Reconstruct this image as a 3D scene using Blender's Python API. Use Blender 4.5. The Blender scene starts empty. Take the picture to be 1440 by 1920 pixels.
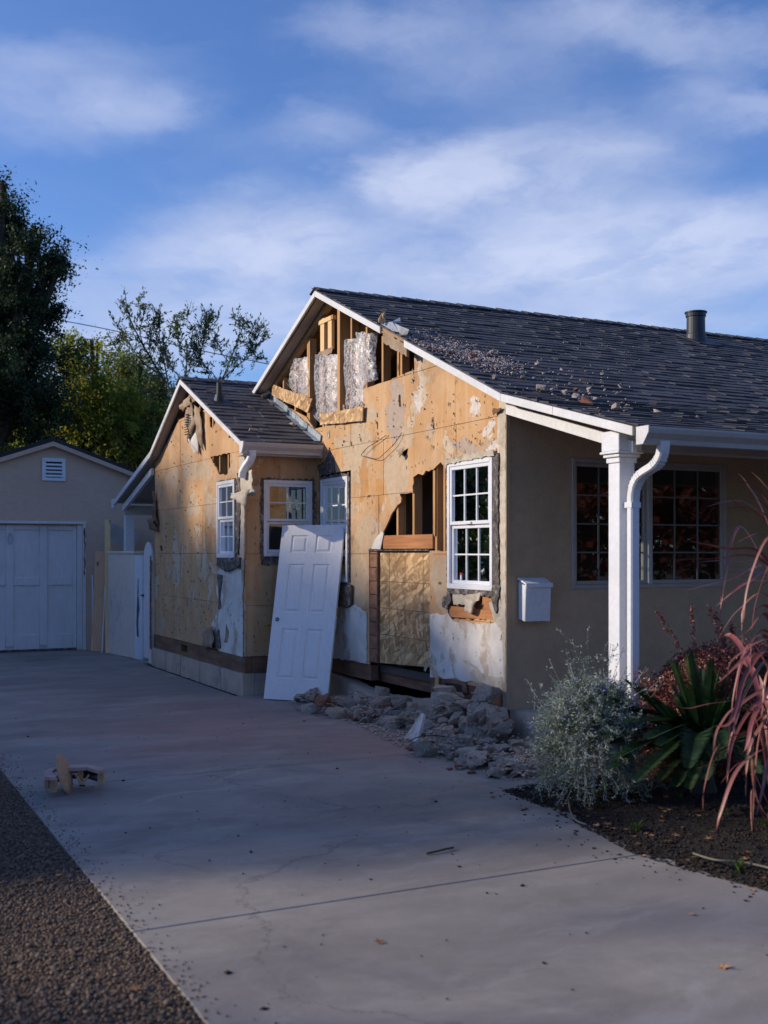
import bpy, bmesh, math, random
import numpy as np
from mathutils import Vector, Matrix, noise
from mathutils.geometry import tessellate_polygon

scene = bpy.context.scene
COL = scene.collection
R = math.radians

# ------------------------------------------------------------------ camera
# The camera stands in the street end of the driveway; depth axis of the lot = +Y, ridge = +X.
CAMZ = 1.65
AZ = math.atan(0.5)                      # camera turned 26.57 degrees clockwise from +Y
FX, FY, RX, RY = math.sin(AZ), math.cos(AZ), math.cos(AZ), -math.sin(AZ)
cam_d = bpy.data.cameras.new('camera')
cam_d.sensor_fit = 'HORIZONTAL'; cam_d.sensor_width = 24.0; cam_d.lens = 35.0
cam_d.shift_y = 75 / 1440
cam_d.clip_start = 0.05; cam_d.clip_end = 3000
cam_d.dof.use_dof = True; cam_d.dof.focus_distance = 11.8; cam_d.dof.aperture_fstop = 2.2
cam = bpy.data.objects.new('camera', cam_d); COL.objects.link(cam)
cam.location = (0, 0, CAMZ); cam.rotation_euler = (R(90), 0, -AZ)
scene.camera = cam

# ------------------------------------------------------------------ light, sky, exposure
SUN_EL, SUN_AZ = R(22), R(-63.43)        # azimuth from +Y towards +X
SUN_STRENGTH, SKY_STRENGTH, EXPOSURE = 4.1, 0.145, 0.0
sun_d = bpy.data.lights.new('sun', 'SUN'); sun_d.energy = SUN_STRENGTH; sun_d.angle = R(0.9); sun_d.color = (1.0, 0.87, 0.70)
sun = bpy.data.objects.new('sun', sun_d); COL.objects.link(sun)
to_sun = Vector((math.cos(SUN_EL) * math.sin(SUN_AZ), math.cos(SUN_EL) * math.cos(SUN_AZ), math.sin(SUN_EL)))
sun.rotation_euler = to_sun.to_track_quat('Z', 'Y').to_euler(); sun.location = (-20, 20, 20)
scene.view_settings.view_transform = 'Standard'; scene.view_settings.look = 'None'
scene.view_settings.gamma = 1; scene.view_settings.exposure = EXPOSURE
scene.view_settings.use_curve_mapping = False

# ------------------------------------------------------------------ pixel (of the 1440x1920 photo) -> place helpers
def ray(px, py):
    u = (px - 720) / 2100; v = (1035 - py) / 2100
    return Vector((FX + u * RX, FY + u * RY, v))
def at(px, py, d): return Vector((0, 0, CAMZ)) + ray(px, py) * d
def on_x(px, py, X):
    r = ray(px, py); p = Vector((0, 0, CAMZ)) + r * (X / r.x); return (p.y, p.z)
def on_y(px, py, Y):
    r = ray(px, py); p = Vector((0, 0, CAMZ)) + r * (Y / r.y); return (p.x, p.z)
def on_z(px, py, Z=0.0):
    r = ray(px, py); return Vector((0, 0, CAMZ)) + r * ((Z - CAMZ) / r.z)

# ------------------------------------------------------------------ node helpers
class G:
    def __init__(s, nt): s.nt = nt
    def n(s, typ, props=None, **ins):
        nd = s.nt.nodes.new(typ)
        for k, v in (props or {}).items(): setattr(nd, k, v)
        for k, v in ins.items():
            key = int(k[1:]) if k[0] == 'i' and k[1:].isdigit() else k.replace('_', ' ')
            s.set(nd.inputs[key], v)
        return nd
    def set(s, sock, v):
        if isinstance(v, bpy.types.NodeSocket): s.nt.links.new(v, sock)
        elif isinstance(v, (tuple, list)) and len(v) == 3 and sock.type == 'RGBA': sock.default_value = (*v, 1)
        else: sock.default_value = v
    def m(s, op, a, b=0.0, c=None, clamp=False):
        nd = s.nt.nodes.new('ShaderNodeMath'); nd.operation = op; nd.use_clamp = clamp
        s.set(nd.inputs[0], a); s.set(nd.inputs[1], b)
        if c is not None: s.set(nd.inputs[2], c)
        return nd.outputs[0]
    def vm(s, op, a, b=None):
        nd = s.nt.nodes.new('ShaderNodeVectorMath'); nd.operation = op
        s.set(nd.inputs[0], a)
        if b is not None: s.set(nd.inputs[1], b)
        return nd.outputs['Value'] if op in ('LENGTH', 'DOT_PRODUCT') else nd.outputs[0]
    def mix(s, f, a, b, bt='MIX'):
        nd = s.nt.nodes.new('ShaderNodeMix'); nd.data_type = 'RGBA'; nd.blend_type = bt
        s.set(nd.inputs[0], f); s.set(nd.inputs[6], a); s.set(nd.inputs[7], b)
        return nd.outputs[2]
    def step(s, v, lo, hi, a=0.0, b=1.0):
        nd = s.nt.nodes.new('ShaderNodeMapRange'); nd.interpolation_type = 'SMOOTHSTEP'
        s.set(nd.inputs[0], v)
        for i, x in enumerate((lo, hi, a, b)): nd.inputs[i + 1].default_value = x
        return nd.outputs[0]
    def noise(s, vec, scale, detail=4, rough=0.55, dist=0.0, out=0):
        nd = s.n('ShaderNodeTexNoise', None, Scale=scale, Detail=detail, Roughness=rough, Distortion=dist)
        s.set(nd.inputs['Vector'], vec); return nd.outputs[out]
    def scale(s, vec, v): return s.vm('MULTIPLY', vec, v)

def new_mat(name):
    m = bpy.data.materials.new(name); m.use_nodes = True
    nt = m.node_tree; g = G(nt); bs = nt.nodes['Principled BSDF']
    return m, g, bs
def coords(g, kind):
    if kind == 'pos': return g.n('ShaderNodeNewGeometry').outputs['Position']
    return g.n('ShaderNodeTexCoord').outputs['Object']
def surf(name, a, b, scale=6.0, rough=0.8, bump=0.2, bscale=60.0, stretch=(1, 1, 1), kind='pos', spec=0.3, dirt=None, dirt_amt=0.5, contrast=(0.3, 0.7), metallic=0.0, bdist=0.01, rand=0.0):
    m, g, bs = new_mat(name)
    c = coords(g, kind); cs = g.scale(c, stretch)
    f = g.step(g.noise(cs, scale, 6, 0.6), *contrast)
    col = g.mix(f, a, b)
    fine = g.noise(cs, scale * 9, 4, 0.7)
    col = g.mix(g.step(fine, 0.35, 0.75, 0, 0.25), col, tuple(x * 0.6 for x in a))
    if dirt:
        d = g.step(g.noise(g.vm('ADD', c, (7.3, 1.1, 3.7)), scale * 0.6, 8, 0.7), 0.5, 0.72, 0, dirt_amt)
        col = g.mix(d, col, dirt)
    if rand:
        oi = g.n('ShaderNodeObjectInfo').outputs['Random']
        col = g.mix(1.0, col, g.n('ShaderNodeCombineColor', None, Red=g.step(oi, 0, 1, 1 - rand, 1 + rand), Green=g.step(oi, 0, 1, 1 - rand, 1 + rand), Blue=g.step(oi, 0, 1, 1 - rand, 1 + rand)).outputs[0], 'MULTIPLY')
    g.set(bs.inputs['Base Color'], col); bs.inputs['Roughness'].default_value = rough
    bs.inputs['Specular IOR Level'].default_value = spec; bs.inputs['Metallic'].default_value = metallic
    if bump:
        bn = g.n('ShaderNodeBump', None, Strength=bump, Distance=bdist, Height=g.noise(cs, bscale, 5, 0.65))
        g.set(bs.inputs['Normal'], bn.outputs[0])
    return m

# ------------------------------------------------------------------ world: daylight sky with thin clouds on a cloud layer
world = bpy.data.worlds.new('World'); scene.world = world; world.use_nodes = True
wn = world.node_tree; g = G(wn); bg = wn.nodes['Background']
sky = wn.nodes.new('ShaderNodeTexSky'); sky.sky_type = 'NISHITA'; sky.sun_disc = False
sky.sun_elevation = SUN_EL; sky.sun_rotation = SUN_AZ; sky.air_density = 1.0; sky.dust_density = 0.6; sky.ozone_density = 3.0
gen = g.n('ShaderNodeTexCoord').outputs['Generated']
sep = g.n('ShaderNodeSeparateXYZ', None, Vector=gen)
zz = g.m('ADD', g.m('MAXIMUM', sep.outputs[2], 0.0), 0.12)
def layer(x, y, z): return (x / (max(z, 0) + 0.12), y / (max(z, 0) + 0.12))
cp = g.n('ShaderNodeCombineXYZ', None, X=g.m('DIVIDE', sep.outputs[0], zz), Y=g.m('DIVIDE', sep.outputs[1], zz), Z=0.0).outputs[0]
wob = g.noise(cp, 1.3, 5, 0.6, out=1)
wc = g.vm('ADD', cp, g.scale(g.vm('SUBTRACT', wob, (0.5, 0.5, 0.5)), (0.55, 0.55, 0)))
wc2 = g.vm('ADD', cp, g.scale(g.vm('SUBTRACT', g.noise(cp, 3.2, 6, 0.65, out=1), (0.5, 0.5, 0.5)), (0.3, 0.3, 0)))
def pdir(px, py):
    r = ray(px, py).normalized(); return np.array(layer(*r))
clouds = [  # centre px, half sizes, strength: banks seen in the photo
    (790, 345, 120, 55, 1.0), (900, 320, 170, 60, .9), (1080, 300, 240, 90, .75), (1010, 400, 240, 60, .5), (1150, 490, 420, 85, 1.0), (900, 520, 260, 50, .8), (1350, 450, 220, 80, .8), (500, 445, 220, 72, .85), (420, 500, 200, 50, .6),
    (120, 190, 220, 90, .5), (60, 100, 150, 50, .3), (1180, 40, 160, 60, .6), (1330, 90, 140, 60, .5), (920, 110, 200, 80, .35), (680, 70, 150, 50, .35), (600, 250, 90, 40, .3), (230, 190, 120, 50, .3),
    (1400, 215, 120, 30, .5), (1310, 180, 90, 35, .4), (300, 590, 500, 110, .75), (1050, 600, 500, 70, .75), (160, 660, 300, 60, .85)]
cov = None
for (px, py, rx, ry, st) in clouds:
    c0 = pdir(px, py); a1 = pdir(px + rx, py) - c0; a2 = pdir(px, py - ry) - c0
    Mi = np.linalg.inv(np.array([a1, a2]).T)
    q = g.vm('SUBTRACT', wc2 if rx < 300 else wc, (float(c0[0]), float(c0[1]), 0))
    d1 = g.vm('DOT_PRODUCT', q, (float(Mi[0, 0]), float(Mi[0, 1]), 0)); d2 = g.vm('DOT_PRODUCT', q, (float(Mi[1, 0]), float(Mi[1, 1]), 0))
    dd = g.m('SQRT', g.m('ADD', g.m('MULTIPLY', d1, d1), g.m('MULTIPLY', d2, d2)))
    k = g.step(dd, 0.05, 1.65, st, 0.0)
    cov = k if cov is None else g.m('SUBTRACT', 1.0, g.m('MULTIPLY', g.m('SUBTRACT', 1.0, cov), g.m('SUBTRACT', 1.0, k)))
wisp = g.step(g.noise(g.scale(wc2, (1, 1, 1)), 1.6, 8, 0.62, 0.6), 0.42, 0.75, 0.0, 1.0)
tex = g.step(g.noise(g.scale(wc2, (1.3, 0.8, 1)), 4.0, 8, 0.60, 0.2), 0.22, 0.60, 0.55, 1.0)
allc = g.m('MULTIPLY', g.m('ADD', cov, g.m('MULTIPLY', wisp, 0.16)), tex, clamp=True)
allc = g.m('MULTIPLY', allc, g.step(sep.outputs[2], -0.02, 0.03))
skyc = g.mix(1.0, sky.outputs[0], (0.68, 0.85, 1.22), 'MULTIPLY')
cloudc = g.mix(g.step(g.noise(wc, 2.2, 5, 0.6), 0.35, 0.7), (4.0, 4.5, 6.1), (5.1, 5.5, 6.9))
final = g.mix(g.m('MULTIPLY', allc, 0.82), skyc, cloudc)
g.set(bg.inputs[0], final); bg.inputs[1].default_value = SKY_STRENGTH

# ------------------------------------------------------------------ object helpers
def root_loc(p):
    while p.parent: p = p.parent
    return p.location.copy()
def tag(o, label=None, cat=None, group=None, kind=None):
    if label: o['label'] = label
    if cat: o['category'] = cat
    if group: o['group'] = group
    if kind: o['kind'] = kind
    return o
def thing(name, label, cat, loc=(0, 0, 0), group=None):
    o = bpy.data.objects.new(name, None); COL.objects.link(o); o.location = loc; o.empty_display_size = 0.1
    return tag(o, label, cat, group)
def link(name, me, parent=None, loc=None, kind=None):
    o = bpy.data.objects.new(name, me); COL.objects.link(o)
    if parent is not None: o.parent = parent
    if loc is not None: o.location = loc
    if kind: o['kind'] = kind
    return o
def obj(name, verts, faces, mat, parent=None, base=None, smooth=False, kind=None):
    """World-space vertices; the origin goes to base (a top-level thing) or to the parent's root."""
    org = root_loc(parent) if parent is not None else Vector(base if base is not None else (0, 0, 0))
    me = bpy.data.meshes.new(name)
    me.from_pydata([(v[0] - org.x, v[1] - org.y, v[2] - org.z) for v in verts], [], faces)
    for m in (mat if isinstance(mat, (list, tuple)) else [mat]): me.materials.append(m)
    if smooth:
        for p in me.polygons: p.use_smooth = True
    me.update()
    return link(name, me, parent, None if parent is not None else org, kind)
def quads_obj(name, V, mat, parent=None, base=None, kind=None, matidx=None, nv=4, F=None):
    """fast mesh: V (n*nv,3) numpy; every nv vertices make one face, or F (m,k) faces."""
    org = np.array(root_loc(parent) if parent is not None else (base if base is not None else (0, 0, 0)))
    V = np.asarray(V, dtype=np.float64) - org
    if F is None: F = np.arange(len(V)).reshape(-1, nv)
    nf, k = F.shape
    me = bpy.data.meshes.new(name)
    me.vertices.add(len(V)); me.vertices.foreach_set('co', V.ravel())
    me.loops.add(nf * k); me.loops.foreach_set('vertex_index', F.ravel().astype(np.int32))
    me.polygons.add(nf); me.polygons.foreach_set('loop_start', np.arange(0, nf * k, k, dtype=np.int32))
    try: me.polygons.foreach_set('loop_total', np.full(nf, k, dtype=np.int32))
    except Exception: pass
    for m in (mat if isinstance(mat, (list, tuple)) else [mat]): me.materials.append(m)
    if matidx is not None: me.polygons.foreach_set('material_index', matidx.astype(np.int32))
    me.update(calc_edges=True)
    return link(name, me, parent, None if parent is not None else Vector(org), kind)
def box(x0, x1, y0, y1, z0, z1):
    v = [(x, y, z) for x in (x0, x1) for y in (y0, y1) for z in (z0, z1)]
    f = [(0, 1, 3, 2), (4, 6, 7, 5), (0, 4, 5, 1), (2, 3, 7, 6), (0, 2, 6, 4), (1, 5, 7, 3)]
    return v, f
def join(parts):
    V, F = [], []
    for v, f in parts:
        n = len(V); V += list(v); F += [tuple(i + n for i in q) for q in f]
    return V, F
def bar(p, q, w, h, up=(0, 0, 1)):
    """box-section bar from p to q, width w (sideways), height h (along up)"""
    p, q = Vector(p), Vector(q); d = (q - p).normalized(); s = d.cross(Vector(up))
    if s.length < 1e-4: s = d.cross(Vector((1, 0, 0)))
    s.normalize(); u = s.cross(d).normalized()
    v = [tuple(e + s * a * w / 2 + u * b * h / 2) for e in (p, q) for a in (-1, 1) for b in (-1, 1)]
    return v, [(0, 1, 3, 2), (4, 6, 7, 5), (0, 4, 5, 1), (2, 3, 7, 6), (0, 2, 6, 4), (1, 5, 7, 3)]
def tube(pts, rad, n=8, cap=True):
    pts = [Vector(p) for p in pts]
    if not isinstance(rad, (list, tuple)): rad = [rad] * len(pts)
    V, F = [], []
    ref = Vector((0, 0, 1)); d0 = (pts[1] - pts[0]).normalized()
    if abs(d0.dot(ref)) > 0.95: ref = Vector((1, 0, 0))
    for i, p in enumerate(pts):
        d = (pts[min(i + 1, len(pts) - 1)] - pts[max(i - 1, 0)]).normalized()
        s = d.cross(ref).normalized(); u = s.cross(d).normalized(); ref = u
        for k in range(n):
            a = 2 * math.pi * k / n
            V.append(tuple(p + (s * math.cos(a) + u * math.sin(a)) * rad[i]))
    for i in range(len(pts) - 1):
        for k in range(n):
            a, b = i * n + k, i * n + (k + 1) % n
            F.append((a, b, b + n, a + n))
    if cap: F.append(tuple(range(n))[::-1]); F.append(tuple((len(pts) - 1) * n + k for k in range(n)))
    return V, F
def lathe(c, prof, n=20):
    V, F = [], []
    for (r, z) in prof:
        for k in range(n):
            a = 2 * math.pi * k / n; V.append((c[0] + r * math.cos(a), c[1] + r * math.sin(a), c[2] + z))
    for i in range(len(prof) - 1):
        for k in range(n):
            a, b = i * n + k, i * n + (k + 1) % n; F.append((a, b, b + n, a + n))
    F.append(tuple(range(n))[::-1]); F.append(tuple((len(prof) - 1) * n + k for k in range(n)))
    return V, F
def jag(poly, step=0.05, amp=0.012, seed=1, closed=True):
    """roughen a 2D outline"""
    rnd = random.Random(seed); out = []
    n = len(poly)
    for i in range(n if closed else n - 1):
        a, b = Vector(poly[i]), Vector(poly[(i + 1) % n]); L = (b - a).length; k = max(1, int(L / step))
        nrm = Vector((-(b - a).y, (b - a).x)).normalized() if L > 1e-6 else Vector((0, 0))
        out.append(tuple(a))
        for j in range(1, k): 
            q = a.lerp(b, j / k) + nrm * rnd.uniform(-amp, amp) + (b - a).normalized() * rnd.uniform(-.3, .3) * L / k
            out.append(tuple(q))
    if not closed: out.append(tuple(poly[-1]))
    return out
def area2(p): return sum(p[i][0] * p[(i + 1) % len(p)][1] - p[(i + 1) % len(p)][0] * p[i][1] for i in range(len(p))) / 2
def plate(outer, holes, axis, a0, a1):
    """polygon with holes extruded from a0 to a1 along axis ('x': pts are (y,z); 'y': (x,z); 'z': (x,y))"""
    def w(p, a): return (a, p[0], p[1]) if axis == 'x' else ((p[0], a, p[1]) if axis == 'y' else (p[0], p[1], a))
    loops = [outer] + list(holes)
    tris = tessellate_polygon([[Vector((p[0], p[1], 0)) for p in l] for l in loops])
    flat = [p for l in loops for p in l]; n = len(flat)
    V = [w(p, a0) for p in flat] + [w(p, a1) for p in flat]
    F = [tuple(t) for t in tris] + [tuple(i + n for i in t[::-1]) for t in tris]
    o = 0
    for l in loops:
        k = len(l)
        for i in range(k):
            a, b = o + i, o + (i + 1) % k; F.append((a, b, b + n, a + n))
        o += k
    return V, F
def fix_normals(o):
    bm = bmesh.new(); bm.from_mesh(o.data); bmesh.ops.recalc_face_normals(bm, faces=bm.faces); bm.to_mesh(o.data); bm.free(); return o
def bevel(o, w=0.004, seg=1):
    bm = bmesh.new(); bm.from_mesh(o.data)
    bmesh.ops.recalc_face_normals(bm, faces=bm.faces)
    es = [e for e in bm.edges if len(e.link_faces) == 2 and e.calc_face_angle(0) > 0.6]
    bmesh.ops.bevel(bm, geom=es, offset=w, segments=seg, affect='EDGES', clamp_overlap=True)
    bm.to_mesh(o.data); bm.free(); return o
def P_(name, parts, mat, parent, bev=0, **kw):
    o = obj(name, *join(parts), mat, parent, **kw); fix_normals(o)
    if bev: bevel(o, bev)
    return o

# ------------------------------------------------------------------ materials
def wall_tan(name, patches, pale=0.5, seed=0.0, axis='x'):
    """sheathing board: orange-tan paper skin, blotches of pale torn paper, streaks, nail specks. patches: (a, z, ra, rz, kind)"""
    m, g, bs = new_mat(name)
    pos = g.n('ShaderNodeNewGeometry').outputs['Position']
    sp = g.n('ShaderNodeSeparateXYZ', None, Vector=pos)
    a = sp.outputs[1] if axis == 'x' else sp.outputs[0]; z = sp.outputs[2]
    p2 = g.n('ShaderNodeCombineXYZ', None, X=a, Y=z, Z=seed).outputs[0]
    nz = g.noise(p2, 3.0, 7, 0.62, 0.3, out=1)
    warp = g.scale(g.vm('SUBTRACT', nz, (0.5, 0.5, 0.5)), (0.5, 0.7, 0))
    pw = g.vm('ADD', p2, warp)
    tan = g.mix(g.step(g.noise(p2, 2.3, 5, 0.6), 0.3, 0.7), (0.60, 0.325, 0.14), (0.66, 0.415, 0.225))
    # vertical streaks
    st = g.noise(g.scale(p2, (9, 0.45, 1)), 1.0, 4, 0.6)
    tan = g.mix(g.step(st, 0.5, 0.68, 0, 0.6), tan, (0.70, 0.50, 0.31))
    tan = g.mix(g.step(st, 0.28, 0.42, 0.4, 0), tan, (0.40, 0.20, 0.08))
    # torn-off paper
    big = g.noise(g.scale(pw, (1, 0.7, 1)), 1.6, 7, 0.62, 0.3)
    mask = g.step(big, 0.58 - 0.1 * (pale - 0.5), 0.60 - 0.1 * (pale - 0.5))
    rim = g.step(g.m('ABSOLUTE', g.m('SUBTRACT', big, 0.585 - 0.1 * (pale - 0.5))), 0.0, 0.014, 1, 0)
    cols = {'pale': (0.62, 0.47, 0.32), 'grey': (0.50, 0.40, 0.33), 'white': (0.78, 0.72, 0.66), 'dark': (0.16, 0.12, 0.10), 'orange': (0.62, 0.30, 0.10), 'brown': (0.33, 0.21, 0.12)}
    palec = g.mix(g.step(g.noise(p2, 7, 6, 0.7), 0.4, 0.65), cols['pale'], (0.66, 0.54, 0.41))
    col = g.mix(mask, tan, palec)
    col = g.mix(g.m('MULTIPLY', rim, 0.55), col, (0.45, 0.20, 0.07))
    for (ca, cz, ra, rz, kd) in patches:
        q = g.scale(g.vm('SUBTRACT', pw, (ca, cz, seed)), (1 / ra, 1 / rz, 0))
        L = g.vm('LENGTH', q)
        k = g.step(L, 0.88, 1.06, 1, 0)
        cc = g.mix(g.step(g.noise(p2, 14, 6, 0.75), 0.35, 0.7), cols[kd], tuple(x * 0.82 for x in cols[kd]))
        if kd in ('pale', 'white', 'grey', 'orange'):
            col = g.mix(g.step(g.m('ABSOLUTE', g.m('SUBTRACT', L, 0.98)), 0, 0.06, 0.5, 0), col, (0.36, 0.17, 0.06))
        col = g.mix(g.m('MULTIPLY', k, 0.92), col, cc)
    # rows of nail holes over the studs, specks and smears
    vo = g.n('ShaderNodeTexVoronoi', {'feature': 'F1'}, Vector=g.scale(p2, (2.5, 6.5, 1)), Scale=1.0, Randomness=0.8)
    sp1 = g.m('MULTIPLY', g.step(vo.outputs['Distance'], 0.07, 0.12, 1, 0), g.step(g.noise(p2, 5, 3), 0.44, 0.52))
    v2 = g.n('ShaderNodeTexVoronoi', {'feature': 'F1'}, Vector=g.vm('ADD', g.scale(p2, (16, 10, 1)), g.scale(nz, (1.5, 1.5, 0))), Scale=1.0)
    sp2 = g.m('MULTIPLY', g.step(v2.outputs['Distance'], 0.12, 0.22, 1, 0), g.step(g.noise(pw, 1.7, 4), 0.48, 0.56))
    sm = g.m('MULTIPLY', g.step(g.noise(g.scale(pw, (5, 1.8, 1)), 4.0, 8, 0.8), 0.58, 0.66), g.step(g.noise(p2, 1.2, 3), 0.42, 0.55))
    col = g.mix(g.m('MAXIMUM', sp1, g.m('MULTIPLY', sp2, 0.8)), col, (0.10, 0.06, 0.035))
    gr = g.step(g.noise(pw, 0.9, 8, 0.75), 0.42, 0.70, 0, 0.6)
    col = g.mix(gr, col, (0.38, 0.25, 0.16))
    dk = g.m('MULTIPLY', g.step(g.noise(g.scale(pw, (1.2, .55, 1)), 3.3, 9, 0.78), .56, .66), g.step(g.noise(p2, .8, 3), .40, .58))
    col = g.mix(g.m('MULTIPLY', dk, .7), col, (0.17, 0.105, 0.065))
    col = g.mix(g.m('MULTIPLY', sm, 0.75), col, (0.30, 0.19, 0.11))
    fine = g.noise(p2, 90, 4, 0.7)
    col = g.mix(g.step(fine, 0.35, 0.7, 0.14, 0), col, (0.3, 0.18, 0.09))
    g.set(bs.inputs['Base Color'], col); bs.inputs['Roughness'].default_value = 0.85; bs.inputs['Specular IOR Level'].default_value = 0.2
    h = g.m('ADD', g.m('MULTIPLY', fine, 0.3), g.m('ADD', g.m('MULTIPLY', mask, -0.8), g.m('MULTIPLY', g.noise(p2, 14, 5, 0.6), 0.8)))
    g.set(bs.inputs['Normal'], g.n('ShaderNodeBump', None, Strength=0.5, Distance=0.006, Height=h).outputs[0])
    return m
def plaster_white(name):
    m, g, bs = new_mat(name)
    p = g.n('ShaderNodeNewGeometry').outputs['Position']
    pw = g.vm('ADD', p, g.scale(g.vm('SUBTRACT', g.noise(p, 4, 6, 0.6, out=1), (0.5,) * 3), (0.4,) * 3))
    c = g.mix(g.step(g.noise(p, 3, 6, 0.6), 0.35, 0.7), (0.76, 0.715, 0.66), (0.60, 0.54, 0.48))
    stn = g.step(g.noise(g.scale(pw, (1, 1.6, 0.8)), 2.1, 7, 0.65), 0.52, 0.60, 0, 0.75)
    c = g.mix(stn, c, (0.45, 0.32, 0.22))
    v = g.n('ShaderNodeTexVoronoi', None, Vector=g.scale(p, (1, 9, 9)), Scale=1.6)
    c = g.mix(g.m('MULTIPLY', g.step(v.outputs['Distance'], 0.04, 0.09, 1, 0), g.step(g.noise(p, 6, 3), 0.5, 0.6)), c, (0.12, 0.08, 0.05))
    g.set(bs.inputs['Base Color'], c); bs.inputs['Roughness'].default_value = 0.8
    g.set(bs.inputs['Normal'], g.n('ShaderNodeBump', None, Strength=0.35, Distance=0.004, Height=g.noise(p, 40, 6, 0.7)).outputs[0])
    return m
def wood(name, a, b, axis='z', scale=1.0, rough=0.7, rand=0.12, knots=True):
    m, g, bs = new_mat(name)
    p = g.n('ShaderNodeNewGeometry').outputs['Position']
    s = {'z': (26, 26, 1.6), 'y': (26, 1.6, 26), 'x': (1.6, 26, 26)}[axis]
    ps = g.scale(p, tuple(x * scale for x in s))
    f = g.noise(ps, 1.0, 6, 0.65, 0.8)
    c = g.mix(g.step(f, 0.3, 0.7), a, b)
    c = g.mix(g.step(g.noise(g.scale(ps, (3, 3, 3)), 1.0, 3), 0.55, 0.7, 0, 0.35), c, tuple(x * 0.5 for x in a))
    if knots:
        v = g.n('ShaderNodeTexVoronoi', None, Vector=g.scale(p, tuple(4 if x > 5 else 1.6 for x in s)), Scale=1.3)
        c = g.mix(g.step(v.outputs['Distance'], 0.07, 0.13, 0.8, 0), c, (0.09, 0.04, 0.02))
    oi = g.n('ShaderNodeObjectInfo').outputs['Random']
    k = g.step(oi, 0, 1, 1 - rand, 1 + rand)
    c = g.mix(1.0, c, g.n('ShaderNodeCombineColor', None, Red=k, Green=k, Blue=k).outputs[0], 'MULTIPLY')
    g.set(bs.inputs['Base Color'], c); bs.inputs['Roughness'].default_value = rough; bs.inputs['Specular IOR Level'].default_value = 0.25
    g.set(bs.inputs['Normal'], g.n('ShaderNodeBump', None, Strength=0.3, Distance=0.004, Height=f).outputs[0])
    return m
def osb(name):
    m, g, bs = new_mat(name)
    p = g.n('ShaderNodeNewGeometry').outputs['Position']
    sp = g.n('ShaderNodeSeparateXYZ', None, Vector=p)
    p2 = g.n('ShaderNodeCombineXYZ', None, X=g.m('ADD', sp.outputs[1], g.m('MULTIPLY', sp.outputs[0], 0.7)), Y=sp.outputs[2], Z=0.0).outputs[0]
    warp = g.scale(g.vm('SUBTRACT', g.noise(p2, 5, 3, out=1), (0.5,) * 3), (0.012, 0.012, 0))
    pw = g.vm('ADD', p2, warp)
    c = (0.52, 0.31, 0.14)
    for ang, off in ((50, 0.0), (-20, 3.3), (-65, 7.1), (25, 11.7)):
        rot = g.n('ShaderNodeVectorRotate', {'rotation_type': 'Z_AXIS'}, Vector=pw, Angle=R(ang)).outputs[0]
        v = g.n('ShaderNodeTexVoronoi', {'feature': 'F1'}, Vector=g.vm('ADD', g.scale(rot, (8, 27, 1)), (off, off, off)), Scale=1.0)
        cc = g.n('ShaderNodeSeparateColor', None, Color=v.outputs['Color'])
        ck = g.mix(cc.outputs[0], (0.30, 0.145, 0.05), (0.84, 0.55, 0.27))
        c = g.mix(g.step(cc.outputs[1], 0.5, 0.55), c, ck)
        c = g.mix(g.step(v.outputs['Distance'], 0.5, 0.75, 0, 0.35), c, (0.22, 0.12, 0.05))
    g.set(bs.inputs['Base Color'], c); bs.inputs['Roughness'].default_value = 0.7
    g.set(bs.inputs['Normal'], g.n('ShaderNodeBump', None, Strength=0.3, Distance=0.003, Height=g.noise(pw, 60, 3)).outputs[0])
    return m
def glass_mat(name, tint=(0.02, 0.022, 0.025)):
    m, g, bs = new_mat(name); nt = g.nt; nt.nodes.remove(bs)
    p = g.n('ShaderNodeNewGeometry').outputs['Position']
    bn = g.n('ShaderNodeBump', None, Strength=0.05, Distance=0.02, Height=g.noise(p, 2.5, 2)).outputs[0]
    gl = g.n('ShaderNodeBsdfGlossy', None, Color=(0.95, 0.97, 1.0), Roughness=0.015, Normal=bn)
    tr = g.n('ShaderNodeBsdfTransparent', None, Color=(0.62, 0.68, 0.68))
    fr = g.n('ShaderNodeFresnel', None, IOR=1.6)
    fac = g.m('ADD', g.m('MULTIPLY', fr.outputs[0], 1.35), 0.08, clamp=True)
    mx = g.n('ShaderNodeMixShader', None, i0=fac, i1=tr.outputs[0], i2=gl.outputs[0])
    g.set(nt.nodes['Material Output'].inputs[0], mx.outputs[0]); return m
def leaf_mat(name, cols, scale=1.5, transl=0.3, rough=0.55, pos_scale=None):
    m, g, bs = new_mat(name); nt = g.nt; nt.nodes.remove(bs)
    p = g.n('ShaderNodeNewGeometry').outputs['Position']
    f = g.noise(p, scale, 3, 0.7)
    c = g.mix(g.step(f, 0.38, 0.62), cols[0], cols[1])
    w = g.n('ShaderNodeTexWhiteNoise', {'noise_dimensions': '3D'}, Vector=g.vm('FLOOR', g.scale(p, (18, 18, 18)))).outputs['Value']
    if len(cols) > 2: c = g.mix(g.step(w, 0.72, 0.82), c, cols[2])
    c = g.mix(g.step(w, 0.0, 1.0, 0.35, 0.0), c, tuple(x * 0.35 for x in cols[0]))
    df = g.n('ShaderNodeBsdfPrincipled', None, Base_Color=c, Roughness=rough); df.inputs['Specular IOR Level'].default_value = 0.3
    tl = g.n('ShaderNodeBsdfTranslucent', None, Color=g.mix(1.0, c, (1.3, 1.4, 0.7), 'MULTIPLY'))
    mx = g.n('ShaderNodeMixShader', None, i0=transl, i1=df.outputs[0], i2=tl.outputs[0])
    g.set(nt.nodes['Material Output'].inputs[0], mx.outputs[0]); return m
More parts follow.
